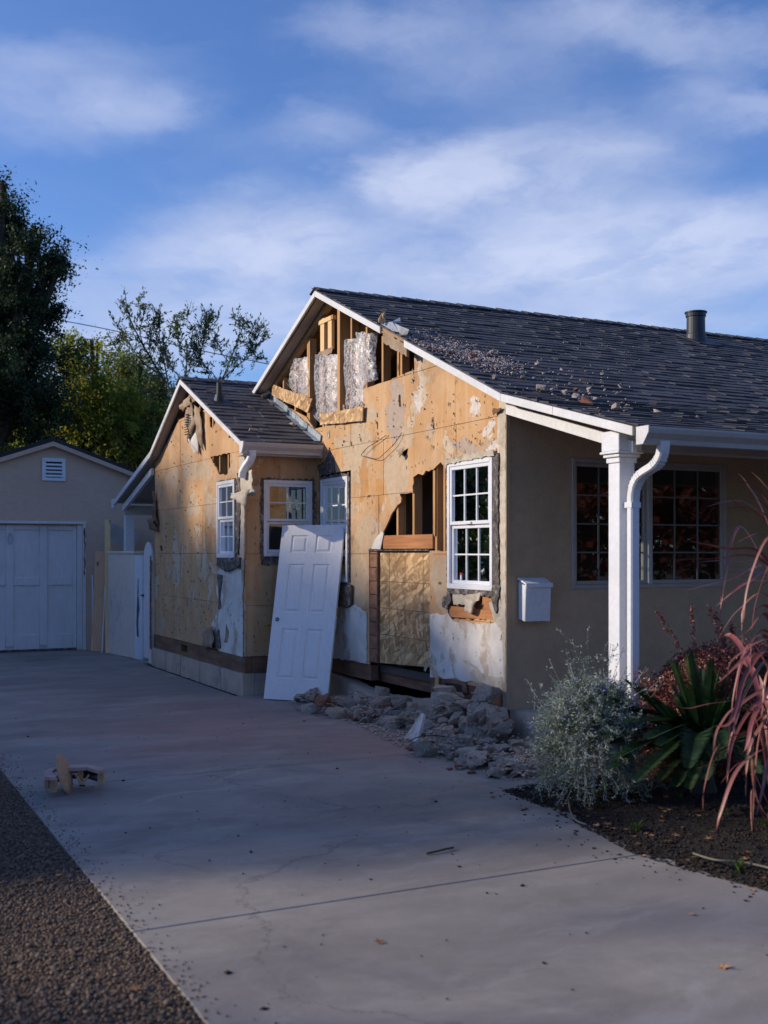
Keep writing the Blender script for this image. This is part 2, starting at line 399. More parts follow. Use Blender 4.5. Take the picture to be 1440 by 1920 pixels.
def plastic_mat(name):
    m, g, bs = new_mat(name); nt = g.nt; nt.nodes.remove(bs)
    p = g.n('ShaderNodeNewGeometry').outputs['Position']
    h = g.noise(g.n('ShaderNodeVectorRotate', {'rotation_type': 'X_AXIS'}, Vector=g.scale(p, (5, 5, 5)), Angle=R(35)).outputs[0], 2.2, 5, 0.6, 2.5)
    bn = g.n('ShaderNodeBump', None, Strength=0.4, Distance=0.02, Height=h).outputs[0]
    gl = g.n('ShaderNodeBsdfGlossy', None, Color=(1, 1, 1), Roughness=0.38, Normal=bn)
    df = g.n('ShaderNodeBsdfDiffuse', None, Color=(0.68, 0.66, 0.70), Normal=bn)
    tl = g.n('ShaderNodeBsdfTranslucent', None, Color=(0.8, 0.8, 0.82), Normal=bn)
    tr = g.n('ShaderNodeBsdfTransparent', None, Color=(0.95, 0.95, 0.97))
    body = g.n('ShaderNodeMixShader', None, i0=0.35, i1=df.outputs[0], i2=tl.outputs[0])
    body2 = g.n('ShaderNodeMixShader', None, i0=g.step(h, 0.44, 0.56, 0.12, 0.78), i1=tr.outputs[0], i2=body.outputs[0])
    mx = g.n('ShaderNodeMixShader', None, i0=0.07, i1=body2.outputs[0], i2=gl.outputs[0])
    g.set(nt.nodes['Material Output'].inputs[0], mx.outputs[0]); return m
def shingle_mat(name):
    m, g, bs = new_mat(name)
    p = g.n('ShaderNodeNewGeometry').outputs['Position']
    w = g.n('ShaderNodeTexWhiteNoise', {'noise_dimensions': '2D'}, Vector=g.vm('FLOOR', g.scale(p, (5.1, 7.6, 0)))).outputs['Value']
    c = g.mix(w, (0.048, 0.045, 0.050), (0.105, 0.098, 0.105))
    c = g.mix(g.step(g.noise(p, 1.1, 4), 0.45, 0.7, 0, 0.35), c, (0.11, 0.105, 0.11))
    fine = g.noise(p, 260, 2, 0.8)
    c = g.mix(g.step(fine, 0.5, 0.75, 0, 0.5), c, (0.17, 0.17, 0.19))
    c = g.mix(g.step(fine, 0.25, 0.45, 0.5, 0), c, (0.02, 0.02, 0.025))
    g.set(bs.inputs['Base Color'], c); bs.inputs['Roughness'].default_value = 0.85; bs.inputs['Specular IOR Level'].default_value = 0.35
    g.set(bs.inputs['Normal'], g.n('ShaderNodeBump', None, Strength=0.5, Distance=0.003, Height=fine).outputs[0])
    return m
def concrete_drive(name):
    m, g, bs = new_mat(name)
    p = g.n('ShaderNodeNewGeometry').outputs['Position']
    pw = g.vm('ADD', p, g.scale(g.vm('SUBTRACT', g.noise(p, 1.1, 6, 0.6, out=1), (0.5,) * 3), (1.0, 0.9, 0)))
    c = g.mix(g.step(g.noise(g.scale(p, (0.55, 1.3, 1)), 0.9, 8, 0.68, 0.4), 0.32, 0.68), (0.25, 0.212, 0.175), (0.40, 0.345, 0.29))
    c = g.mix(g.step(g.noise(g.scale(pw, (0.35, 1.6, 1)), 2.2, 8, 0.7), 0.5, 0.74, 0, 0.6), c, (0.50, 0.46, 0.41))
    c = g.mix(g.step(g.noise(pw, 0.8, 7, 0.7), 0.5, 0.7, 0, 0.55), c, (0.165, 0.145, 0.14))
    # brick dust spread out from the demolition
    for (x, y, rx, ry, amt) in ((3.2, 10.2, 1.7, 1.3, 0.5), (4.2, 8.6, 1.0, 1.4, 0.45), (2.7, 9.0, 1.2, 0.7, 0.35), (3.9, 11.6, 0.9, 0.8, 0.4)):
        q = g.scale(g.vm('SUBTRACT', pw, (x, y, 0)), (1 / rx, 1 / ry, 0))
        c = g.mix(g.m('MULTIPLY', g.step(g.vm('LENGTH', q), 0.2, 1.1, amt, 0), g.step(g.noise(p, 3.5, 6, 0.7), 0.3, 0.65, 0.3, 1)), c, (0.46, 0.21, 0.18))
    # pale scrape marks left of the middle
    for (x, y, dx, dy, L, wd) in ((2.15, 7.45, 0.94, 0.34, 0.55, 0.05), (2.75, 7.95, 0.85, 0.52, 0.5, 0.04), (2.45, 8.15, 0.9, 0.4, 0.5, 0.03)):
        q = g.vm('SUBTRACT', pw, (x, y, 0))
        a = g.m('DIVIDE', g.vm('DOT_PRODUCT', q, (dx, dy, 0)), L); b = g.m('DIVIDE', g.vm('DOT_PRODUCT', q, (-dy, dx, 0)), wd)
        k = g.m('SQRT', g.m('ADD', g.m('MULTIPLY', a, a), g.m('MULTIPLY', b, b)))
        c = g.mix(g.step(k, 0.1, 1.2, 0.4, 0), c, (0.60, 0.48, 0.38))
    v = g.n('ShaderNodeTexVoronoi', None, Vector=g.vm('ADD', p, g.scale(g.noise(p, 12, 3, out=1), (0.05, 0.05, 0))), Scale=5.0)
    c = g.mix(g.m('MULTIPLY', g.step(v.outputs['Distance'], 0.03, 0.07, 0.6, 0), g.step(g.noise(p, 2.5, 3), 0.56, 0.62)), c, (0.08, 0.075, 0.08))
    sw = g.noise(g.vm('ADD', p, g.scale(g.vm('SUBTRACT', g.noise(p, .55, 3, .5, out=1), (.5,) * 3), (4.5, 4.5, 0))), 1.1, 6, .62, 1.2)
    c = g.mix(g.step(g.m('ABSOLUTE', g.m('SUBTRACT', sw, .5)), 0, .03, .10, 0), c, (0.50, 0.46, 0.435))
    c = g.mix(g.step(g.noise(g.vm('ADD', p, (9, 4, 2)), .42, 6, .6), .45, .66, 0, .42), c, (0.19, 0.175, 0.172))
    ck = g.n('ShaderNodeTexVoronoi', {'feature': 'DISTANCE_TO_EDGE'}, Vector=g.vm('ADD', p, g.scale(g.noise(p, 2.5, 6, .7, out=1), (.5, .5, 0))), Scale=.42)
    c = g.mix(g.m('MULTIPLY', g.step(ck.outputs['Distance'], .0, .0045, .55, 0), g.step(g.noise(p, .7, 2), .48, .56)), c, (0.09, 0.08, 0.08))
    fine = g.noise(p, 130, 4, 0.75)
    c = g.mix(g.step(fine, 0.3, 0.7, 0.28, 0.0), c, (0.14, 0.14, 0.15))
    g.set(bs.inputs['Base Color'], c); bs.inputs['Specular IOR Level'].default_value = 0.35
    g.set(bs.inputs['Roughness'], g.step(g.noise(pw, 2, 5), 0.3, 0.7, 0.55, 0.85))
    h = g.m('ADD', g.m('MULTIPLY', fine, 0.35), g.noise(g.scale(p, (3, 22, 1)), 2.0, 4, 0.6))
    g.set(bs.inputs['Normal'], g.n('ShaderNodeBump', None, Strength=0.25, Distance=0.004, Height=h).outputs[0])
    return m

XG, XB, YA, YB, YC = 5.24, 4.35, 8.11, 12.28, 16.24
def px_patch(px, py, rx, ry, X, kind):
    y, z = on_x(px, py, X); y2, _ = on_x(px + rx, py, X); _, z2 = on_x(px, py - ry, X)
    return (y, z, abs(y2 - y), abs(z2 - z), kind)
M = {}
M['gable'] = wall_tan('gable_sheathing', [px_patch(*a) for a in (
    (742, 770, 19, 62, XG, 'grey'), (668, 850, 32, 60, XG, 'pale'), (742, 890, 26, 55, XG, 'pale'), (872, 840, 26, 20, XG, 'grey'), (905, 835, 26, 16, XG, 'grey'),
    (806, 805, 14, 16, XG, 'pale'), (892, 757, 11, 14, XG, 'white'), (918, 795, 9, 16, XG, 'white'), (880, 705, 26, 9, XG, 'pale'), (700, 772, 12, 8, XG, 'pale'),
    (820, 665, 6, 20, XG, 'pale'), (683, 905, 9, 40, XG, 'orange'), (711, 935, 5, 40, XG, 'orange'), (650, 960, 14, 40, XG, 'pale'), (787, 730, 5, 50, XG, 'white'), (760, 830, 20, 26, XG, 'pale'), (920, 835, 16, 10, XG, 'white'), (640, 830, 14, 20, XG, 'pale'), (672, 1080, 22, 60, XG, 'pale'), (830, 1090, 25, 55, XG, 'pale'), (690, 1000, 30, 30, XG, 'pale'))], 0.5, 0.0)
M['bump'] = wall_tan('bay_sheathing', [px_patch(*a) for a in (
    (322, 895, 13, 14, XB, 'pale'), (365, 880, 24, 14, XB, 'pale'), (362, 955, 12, 20, XB, 'pale'), (384, 880, 15, 22, XB, 'pale'), (362, 820, 8, 28, XB, 'white'), (438, 876, 10, 10, XB, 'pale'), (300, 1180, 10, 20, XB, 'pale'))], 0.4, 4.2)
M['side'] = wall_tan('side_sheathing', [], 0.3, 9.1, 'y')
M['white_plaster'] = plaster_white('white_plaster')
M['white'] = surf('white_paint', (0.74, 0.75, 0.78), (0.80, 0.80, 0.82), 3, 0.45, 0.08, 40, spec=0.4, dirt=(0.45, 0.43, 0.42), dirt_amt=0.18)
M['vinyl'] = surf('white_vinyl', (0.82, 0.82, 0.84), (0.78, 0.78, 0.81), 4, 0.3, 0.03, 40, spec=0.5, dirt=(0.5, 0.46, 0.42), dirt_amt=0.25)
M['door'] = surf('door_paint', (0.83, 0.81, 0.80), (0.86, 0.84, 0.83), 2, 0.4, 0.10, 30, stretch=(3, 3, 0.3), spec=0.45, dirt=(0.55, 0.50, 0.46), dirt_amt=0.25)
M['fascia'] = surf('fascia_paint', (0.70, 0.69, 0.69), (0.78, 0.77, 0.77), 3, 0.5, 0.1, 40, dirt=(0.4, 0.37, 0.34), dirt_amt=0.35)
M['gutter'] = surf('gutter_shade_side', (0.50, 0.47, 0.45), (0.56, 0.53, 0.50), 2, 0.42, 0.05, 20, spec=0.5, dirt=(0.3, 0.28, 0.26), dirt_amt=0.3)  # taupe-grey puts the white gutter's shade side into the colour
M['stucco'] = surf('taupe_stucco', (0.48, 0.325, 0.205), (0.57, 0.40, 0.26), 1.2, 0.9, 0.9, 38, dirt=(0.36, 0.27, 0.20), dirt_amt=0.4, bdist=0.012)
M['stucco_edge'] = surf('cream_stucco', (0.52, 0.44, 0.34), (0.66, 0.58, 0.47), 9, 0.9, 0.7, 50, dirt=(0.25, 0.18, 0.12), dirt_amt=0.7, bdist=0.012)
M['garage'] = surf('garage_stucco', (0.64, 0.45, 0.33), (0.70, 0.50, 0.375), 1.0, 0.92, 0.7, 30, stretch=(1, 1, 2.2), dirt=(0.46, 0.32, 0.25), dirt_amt=0.5, bdist=0.015)
M['garage_paint'] = surf('garage_door_paint', (0.74, 0.70, 0.70), (0.80, 0.76, 0.76), 1.5, 0.55, 0.12, 30, stretch=(3, 3, 0.5), dirt=(0.40, 0.38, 0.38), dirt_amt=0.35)
M['fence'] = surf('fence_stucco', (0.82, 0.66, 0.54), (0.86, 0.71, 0.60), 1.6, 0.9, 0.5, 35, dirt=(0.38, 0.30, 0.27), dirt_amt=0.5)
M['felt'] = surf('torn_felt', (0.06, 0.048, 0.042), (0.22, 0.18, 0.16), 22, 0.95, 0.9, 50, dirt=(0.55, 0.47, 0.41), dirt_amt=0.9, bdist=0.02)
M['stain_wood'] = surf('sill_beam', (0.15, 0.075, 0.045), (0.27, 0.15, 0.09), 4, 0.8, 0.5, 30, stretch=(1, 0.6, 3), dirt=(0.09, 0.06, 0.05), dirt_amt=0.7)
M['stud'] = wood('stud_wood', (0.46, 0.235, 0.09), (0.60, 0.34, 0.15), 'z')
M['rafter'] = wood('rafter_wood', (0.50, 0.29, 0.13), (0.64, 0.41, 0.21), 'y')
M['deckwood'] = wood('roof_deck_wood', (0.30, 0.165, 0.08), (0.42, 0.25, 0.13), 'x')
M['header'] = wood('header_wood', (0.42, 0.16, 0.06), (0.55, 0.25, 0.10), 'y')
M['pine'] = wood('fresh_pine', (0.78, 0.50, 0.23), (0.86, 0.60, 0.32), 'z')
M['redwood'] = wood('plank_wood', (0.66, 0.36, 0.21), (0.76, 0.46, 0.29), 'z')
M['jamb'] = surf('mottled_jamb', (0.21, 0.10, 0.055), (0.38, 0.20, 0.12), 9, 0.8, 0.4, 30, stretch=(1, 1, 1.8), dirt=(0.10, 0.06, 0.045), dirt_amt=0.6)
M['osb'] = osb('osb')
M['soffit'] = surf('soffit_paint', (0.42, 0.38, 0.35), (0.47, 0.43, 0.40), 2, 0.8, 0.1, 30)
M['interior'] = surf('interior_dark', (0.10, 0.085, 0.075), (0.13, 0.11, 0.10), 2, 0.9, 0.0)  # dark colour stands in for the unlit depth behind holes and glass
M['shingle'] = shingle_mat('asphalt_shingle')
M['roof_felt'] = surf('roof_underlay', (0.03, 0.03, 0.036), (0.045, 0.045, 0.055), 3, 0.9, 0.3)
M['flash'] = surf('step_flashing', (0.30, 0.34, 0.38), (0.38, 0.42, 0.45), 5, 0.5, 0.1, metallic=0.3, rand=0.25)
M['vent_pipe'] = surf('vent_pipe_paint', (0.018, 0.022, 0.03), (0.026, 0.030, 0.04), 5, 0.5, 0.05, spec=0.5)
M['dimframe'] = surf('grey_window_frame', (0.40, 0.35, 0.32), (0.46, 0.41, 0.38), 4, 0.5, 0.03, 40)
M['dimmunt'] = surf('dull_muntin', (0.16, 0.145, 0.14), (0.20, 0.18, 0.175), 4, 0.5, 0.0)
M['glass'] = glass_mat('window_glass')
M['plastic'] = plastic_mat('plastic_sheeting')
M['insul'] = surf('insulation_batt', (0.42, 0.30, 0.24), (0.60, 0.50, 0.42), 5, 0.95, 0.6, 25)
M['drive'] = concrete_drive('driveway_concrete')
M['found'] = surf('foundation_concrete', (0.46, 0.35, 0.27), (0.60, 0.47, 0.37), 3, 0.9, 0.6, 30, dirt=(0.20, 0.17, 0.155), dirt_amt=0.7, bdist=0.015)
M['soil'] = surf('garden_soil', (0.022, 0.017, 0.014), (0.038, 0.029, 0.023), 5, 0.95, 1.0, 35, dirt=(0.06, 0.048, 0.038), dirt_amt=0.5, bdist=0.04)
M['mulch'] = surf('mulch_chips', (0.022, 0.016, 0.013), (0.05, 0.035, 0.027), 9, 0.9, 0.5, 40)
M['ground'] = surf('open_ground', (0.07, 0.06, 0.045), (0.11, 0.095, 0.07), 0.5, 0.95, 0.8, 20, dirt=(0.06, 0.075, 0.03), dirt_amt=0.6, bdist=0.03)
M['gravel'] = surf('gravel_stone', (0.15, 0.10, 0.07), (0.27, 0.19, 0.135), 30, 0.85, 0.3, 90, dirt=(0.30, 0.25, 0.22), dirt_amt=0.45)
M['gravel_bed'] = surf('gravel_bed', (0.07, 0.052, 0.04), (0.11, 0.085, 0.07), 8, 0.95, 1.0, 70, bdist=0.03)
def rock(name, a, b, d):
    return surf(name, a, b, 7, 0.92, 0.9, 38, kind='obj', dirt=d, dirt_amt=0.6, bdist=0.02, rand=0.18, spec=0.2)
M['rock_grey'] = rock('broken_concrete', (0.48, 0.40, 0.33), (0.70, 0.60, 0.50), (0.24, 0.195, 0.16))
M['rock_warm'] = rock('broken_stucco', (0.55, 0.41, 0.32), (0.72, 0.58, 0.47), (0.34, 0.23, 0.18))
M['rock_pink'] = rock('broken_brick', (0.46, 0.17, 0.11), (0.55, 0.28, 0.20), (0.25, 0.15, 0.13))
M['crumb'] = rock('plaster_crumbs', (0.74, 0.58, 0.53), (0.82, 0.71, 0.66), (0.55, 0.33, 0.27))
M['metal_sheet'] = surf('flashing_sheet', (0.42, 0.43, 0.45), (0.55, 0.56, 0.58), 4, 0.45, 0.2, metallic=0.4)
M['paper'] = surf('building_paper', (0.30, 0.20, 0.125), (0.46, 0.35, 0.25), 6, 0.9, 0.5, 30, dirt=(0.12, 0.08, 0.06), dirt_amt=0.5)
M['wire'] = surf('black_cable', (0.02, 0.018, 0.02), (0.03, 0.028, 0.03), 5, 0.6, 0)
M['bark'] = surf('bark', (0.06, 0.047, 0.038), (0.11, 0.09, 0.07), 6, 0.9, 0.6, 20, stretch=(3, 3, 0.6))
M['oak'] = leaf_mat('oak_leaves', [(0.016, 0.036, 0.016), (0.038, 0.068, 0.026), (0.060, 0.085, 0.032)], 1.2, 0.2)
M['yel'] = leaf_mat('autumn_leaves', [(0.13, 0.22, 0.05), (0.32, 0.34, 0.07), (0.32, 0.22, 0.06)], 0.9, 0.55)
M['brownleaf'] = leaf_mat('dry_leaves', [(0.20, 0.19, 0.08), (0.15, 0.25, 0.07), (0.27, 0.20, 0.08)], 1.3, 0.55)
M['thin'] = leaf_mat('slim_leaves', [(0.10, 0.17, 0.085), (0.18, 0.22, 0.10), (0.14, 0.12, 0.06)], 2, 0.5)
M['greyleaf'] = leaf_mat('silver_leaves', [(0.30, 0.345, 0.32), (0.44, 0.48, 0.45), (0.15, 0.19, 0.12)], 4, 0.12)
M['berry'] = leaf_mat('purple_leaves', [(0.20, 0.060, 0.065), (0.32, 0.12, 0.105), (0.40, 0.20, 0.15)], 4, 0.2)
M['cycad'] = leaf_mat('cycad_leaflets', [(0.016, 0.042, 0.014), (0.032, 0.072, 0.024)], 3, 0.1, 0.4)
M['redleaf'] = leaf_mat('red_maple_leaves', [(0.07, 0.014, 0.012), (0.11, 0.028, 0.018)], 1, 0.25)
M['stem'] = surf('stem_wood', (0.15, 0.14, 0.11), (0.22, 0.20, 0.16), 8, 0.9, 0.3)
M['flower'] = surf('violet_petal', (0.16, 0.13, 0.42), (0.25, 0.2, 0.55), 8, 0.7, 0)
M['toy'] = surf('pink_plywood', (0.50, 0.32, 0.27), (0.58, 0.39, 0.33), 6, 0.6, 0.1, kind='pos')
M['toywood'] = wood('raw_plywood', (0.44, 0.26, 0.15), (0.54, 0.34, 0.21), 'x', knots=False)
M['black'] = surf('black_rubber', (0.015, 0.015, 0.018), (0.03, 0.03, 0.033), 5, 0.6, 0)
M['deadleaf'] = surf('fallen_leaf', (0.36, 0.15, 0.06), (0.50, 0.27, 0.12), 9, 0.8, 0.3, 30, kind='obj', rand=0.35, dirt=(0.16, 0.07, 0.04), dirt_amt=0.6)
M['redsticker'] = surf('red_print', (0.6, 0.03, 0.03), (0.6, 0.04, 0.04), 3, 0.5, 0)
M['bluesticker'] = surf('blue_label', (0.15, 0.35, 0.55), (0.3, 0.5, 0.65), 40, 0.5, 0)

exec_time_marker = None
# ================================================================== THE SETTING
ground = obj('ground', *box(-1500, 1500, -1500, 1500, -0.6, -0.08), M['ground']); tag(ground, kind='structure'); fix_normals(ground)
DX0, DX1 = 1.2, 4.22
drive = obj('driveway', *box(DX0 + 0.01, XG, -6, 19.2, -0.08, -0.03), M['gravel_bed']); tag(drive, kind='structure')
ys = [-4.9, -1.66, 1.59, 4.84, 8.09, 11.34, 14.59, 17.84, 19.21]
for i in range(len(ys) - 1):
    o = P_('slab', [box(DX0, DX1 - 0.004, ys[i] + 0.005, ys[i + 1] - 0.005, -0.10, 0.0)], M['drive'], drive, bev=0.004)
for (y0, y1) in ((6.6, 8.09), (8.09, 10.2), (10.2, YB - 0.01)):
    P_('slab', [box(DX1 + 0.006, XG - 0.03, y0 + 0.006, y1 - 0.006, -0.10, -0.001)], M['drive'], drive, bev=0.008)
P_('slab', [plate([(DX1 + .006, 6.58), (5.3, 6.58), (5.3, 6.40), (DX1 + .05, 6.52)], [], 'z', -0.1, -0.004)], M['drive'], drive)
P_('slab', [box(DX1 + 0.006, 5.0, 16.5, 19.2, -0.10, -0.002)], M['drive'], drive, bev=0.008)

# gravel strip on the left
gb = obj('gravel_strip', *box(-4.5, DX0 - 0.006, -6, 22, -0.08, -0.010), M['gravel_bed']); tag(gb, kind='structure'); fix_normals(gb)
def octa(n, cx, cy, cz, size, seed, flat=0.7):
    rs = np.random.RandomState(seed)
    base = np.array([(1, 0, 0), (-1, 0, 0), (0, 1, 0), (0, -1, 0), (0, 0, 1), (0, 0, -1)], float)
    F = np.array([(0, 2, 4), (2, 1, 4), (1, 3, 4), (3, 0, 4), (2, 0, 5), (1, 2, 5), (3, 1, 5), (0, 3, 5)])
    V = base[None] * (rs.uniform(0.55, 1.3, (n, 6, 1))) * size[:, None, None] * np.array([1, 1, flat])
    a = rs.uniform(0, 6.28, n); ca, sa = np.cos(a), np.sin(a)
    X = V[..., 0] * ca[:, None] - V[..., 1] * sa[:, None]; Y = V[..., 0] * sa[:, None] + V[..., 1] * ca[:, None]
    V = np.stack([X + cx[:, None], Y + cy[:, None], V[..., 2] + cz[:, None]], -1)
    FF = (F[None] + (np.arange(n) * 6)[:, None, None]).reshape(-1, 3)
    return V.reshape(-1, 3), FF
rs = np.random.RandomState(5)
n = 52000
gy = 2.6 + (rs.rand(n) ** 1.5) * 9.5
gx = DX0 - 0.004 - rs.rand(n) * np.clip(0.25 + 0.22 * gy * 0 + 1.3 - 0.12 * gy, 0.3, 1.2)
sz = rs.uniform(0.0035, 0.0105, n) * (1 + (rs.rand(n) > 0.96) * 0.9)
V, F = octa(n, gx, gy, -0.010 + rs.rand(n) * 0.010, sz, 6)
quads_obj('gravel', V, M['gravel'], F=F, kind='stuff')['label'] = 'fine brown gravel beside the driveway'

n = 500
V, F = octa(n, DX0 + np.abs(rs.normal(size=n)) * .07, 2.6 + rs.rand(n) * 7, np.full(n, .003), rs.uniform(.003, .008, n), 16)
quads_obj('loose_gravel', V, M['gravel'], F=F, kind='stuff')['label'] = 'loose gravel spilled over the edge of the driveway'
# garden bed soil at the right, an uneven sheet
def sheet(name, outer, z, mat, kind='structure', res=0.12, amp=0.03):
    xs0, xs1 = min(p[0] for p in outer), max(p[0] for p in outer); y0, y1 = min(p[1] for p in outer), max(p[1] for p in outer)
    return xs0, xs1, y0, y1
EDGE = [(5.5, 0.5), (4.55, 2.6), (4.32, 3.5), (4.14, 4.08), (4.02, 4.6), (4.0, 4.9), (4.10, 5.4), (4.2, 5.9), (4.22, 6.4), (4.23, 6.58)]
def edge_x(y):
    for i in range(len(EDGE) - 1):
        (xa, ya), (xb, yb) = EDGE[i], EDGE[i + 1]
        if ya <= y <= yb: return xa + (xb - xa) * (y - ya) / (yb - ya)
    return EDGE[-1][0] if y > 6.5 else EDGE[0][0]
# the near apron widens the concrete to the right until the bed
apron = [(DX1 + .004, -4.9), (9.0, -4.9), (9.0, 0.5)] + [(x + 0.03, y) for x, y in EDGE if y < 4.85 and x > DX1] + [(DX1 + .004, 3.9)]
P_('slab', [plate(apron, [], 'z', -0.10, -0.002)], M['drive'], drive)
V, F = [], []
ny, nx = 70, 60
for j in range(ny + 1):
    y = 0.5 + (6.58 - 0.5) * j / ny
    x0 = edge_x(y) - 0.05
    for i in range(nx + 1):
        t = i / nx; x = x0 + (14.0 - x0) * t ** 2.2
        e = x - x0
        z = -0.006 + min(e, 0.5) * 0.10 + noise.noise(Vector((x * 3, y * 3, 0))) * 0.03 * min(1, e * 2) + noise.noise(Vector((x * 11, y * 11, 4))) * 0.014 * min(1, e * 6)
        if j == ny: z = min(z, 0.02)
        V.append((x, y, z))
for j in range(ny):
    for i in range(nx): a = j * (nx + 1) + i; F.append((a, a + 1, a + nx + 2, a + nx + 1))
bed = obj('garden_bed', V, F, M['soil'], smooth=True, kind='structure')
def soil_z(x, y):
    e = x - (edge_x(y) - 0.05)
    return -0.006 + min(max(e, 0), 0.5) * 0.10 + noise.noise(Vector((x * 3, y * 3, 0))) * 0.03 * min(1, max(e, 0) * 2)
rs = np.random.RandomState(8); n = 7000
my = 2.8 + rs.rand(n) * 3.75
mx = np.array([edge_x(y) for y in my]) + (rs.rand(n) ** 1.7) * 2.0 - 0.04 - (rs.rand(n) > 0.93) * rs.rand(n) * 0.3
mz = np.array([soil_z(x, y) for x, y in zip(mx, my)]) + 0.008
V, F = octa(n, mx, my, mz, rs.uniform(0.004, 0.016, n), 9, 0.5)
quads_obj('mulch', V, M['mulch'], F=F, kind='stuff')['label'] = 'dark mulch and soil crumbs in the bed'
# grit on the concrete
n = 230
gx = 1.3 + rs.rand(n) * 3.8; gy = 3.0 + rs.rand(n) * 9.0
V, F = octa(n, gx, gy, np.full(n, 0.003), rs.uniform(0.003, 0.009, n) * (1 + (rs.rand(n) > .93)), 19, 0.6)
quads_obj('grit', V, M['mulch'], F=F, kind='stuff')['label'] = 'small dark grit scattered on the concrete'

# porch slab
porch = obj('porch_floor', *box(XG + 0.02, 14, 6.62, YA, -0.1, 0.30), M['found']); tag(porch, kind='structure'); fix_normals(porch)

# ================================================================== THE HOUSE
HL = (XG, YA, 0)
house = thing('house', 'single-storey house under demolition, its stucco stripped to orange sheathing, dark shingle roof', 'house', HL)

# ---- main roof profile (y, z) on top of the deck
RY_, RZ = 11.92, 4.665
PB, PE = (7.95, 2.975), (6.22, 2.525)      # pitch break over the porch wall, eave
BK = (16.0, 2.94)
def zmain(y):
    if y > RY_: return RZ - (RZ - BK[1]) * (y - RY_) / (BK[0] - RY_)
    if y > PB[0]: return PB[1] + (RZ - PB[1]) * (y - PB[0]) / (RY_ - PB[0])
    return PE[1] + (PB[1] - PE[1]) * (y - PE[0]) / (PB[0] - PE[0])
RX0, RX1 = 5.09, 13.8
th = 0.03
prof = [PE, PB, (RY_, RZ), BK, (BK[0], BK[1] - th), (RY_, RZ - th), (PB[0], PB[1] - th), (PE[0], PE[1] - th)]
roof = P_('roof', [plate(prof, [], 'x', RX0, RX1)], M['deckwood'], house)
# soffit boards in the porch and under the rake (painted underside)
P_('soffit', [plate([(PE[0] + .02, PE[1] - th - .004), (PB[0], PB[1] - th - .004), (YA + .02, zmain(YA) - th - .004), (YA + .02, zmain(YA) - th - .016), (PB[0], PB[1] - th - .016), (PE[0] + .02, PE[1] - th - .016)], [], 'x', RX0 + 0.03, RX1)], M['soffit'], roof)
P_('soffit', [plate([(YA + .02, zmain(YA + .02) - th - .004), (RY_, RZ - th - .004), (BK[0], BK[1] - th - .004), (BK[0], BK[1] - th - .02), (RY_, RZ - th - .02), (YA + .02, zmain(YA + .02) - th - .02)], [], 'x', RX0 + 0.03, XG - 0.002)], M['soffit'], roof)
# underlay sheet
P_('underlay', [plate([(PE[0] - .02, PE[1] + .002), (PB[0], PB[1] + .002), (RY_, RZ + .002), (BK[0], BK[1] + .002), (BK[0], BK[1] + .006), (RY_, RZ + .006), (PB[0], PB[1] + .006), (PE[0] - .02, PE[1] + .006)], [], 'x', RX0 - .01, RX1)], M['roof_felt'], roof)
# interior rafters
raf = []
xr = 5.9
while xr < 11.5:
    for (ya, yb) in ((8.3, RY_), (RY_, 15.7)):
        P_('rafter', [bar((xr, ya, zmain(ya) - th - .065), (xr, yb, zmain(yb) - th - .065), .04, .12)], M['rafter'], roof)
    xr += 0.6
# end rafter along the gable wall, seen in the opening
P_('rafter', [bar((XG + .05, 8.2, zmain(8.2) - th - .05), (XG + .05, RY_, RZ - th - .05), .06, .085)], M['rafter'], roof)
P_('rafter', [bar((XG + .05, RY_, RZ - th - .05), (XG + .05, 15.8, zmain(15.8) - th - .05), .06, .085)], M['rafter'], roof)

# ---- bay roof
bA = (14.45, 3.93); bR = (12.06, 2.90); bL = (15.96, 3.10); bE = (18.22, 2.49)
def zbay(y):
    if y < bA[0]: return bR[1] + (bA[1] - bR[1]) * (y - bR[0]) / (bA[0] - bR[0])
    if y < bL[0]: return bA[1] + (bL[1] - bA[1]) * (y - bA[0]) / (bL[0] - bA[0])
    return bL[1] + (bE[1] - bL[1]) * (y - bL[0]) / (bE[0] - bL[0])
BX0 = 4.23
bay_roof = P_('roof', [plate([bR, bA, bL, bE, (bE[0], bE[1] - th), (bL[0], bL[1] - th), (bA[0], bA[1] - th), (bR[0], bR[1] - th)], [], 'x', BX0, XG - .002),
    plate([(14.08, zbay(14.08)), bA, bL, bE, (bE[0], bE[1] - th), (bL[0], bL[1] - th), (bA[0], bA[1] - th), (14.08, zbay(14.08) - th)], [], 'x', XG - .002, 7.5)], M['deckwood'], house)
P_('underlay', [plate([(bR[0], bR[1] + .002), (bA[0], bA[1] + .002), (bL[0], bL[1] + .002), (bE[0], bE[1] + .002), (bE[0], bE[1] + .02), (bL[0], bL[1] + .02), (bA[0], bA[1] + .012), (bR[0], bR[1] + .006)], [], 'x', BX0 - .01, XG - .004)], M['roof_felt'], bay_roof)
P_('soffit', [plate([(bR[0], bR[1] - th - .003), (bA[0], bA[1] - th - .003), (bL[0], bL[1] - th - .003), (bE[0], bE[1] - th - .003), (bE[0], bE[1] - th - .02), (bL[0], bL[1] - th - .02), (bA[0], bA[1] - th - .02), (bR[0], bR[1] - th - .02)], [], 'x', BX0 + .02, XB - .003)], M['soffit'], bay_roof)
P_('soffit', [plate([(YC + .01, zbay(YC) - th - .003), (bE[0], bE[1] - th - .003), (bE[0], bE[1] - th - .02), (YC + .01, zbay(YC) - th - .02)], [], 'x', XB, 7.4)], M['soffit'], bay_roof)

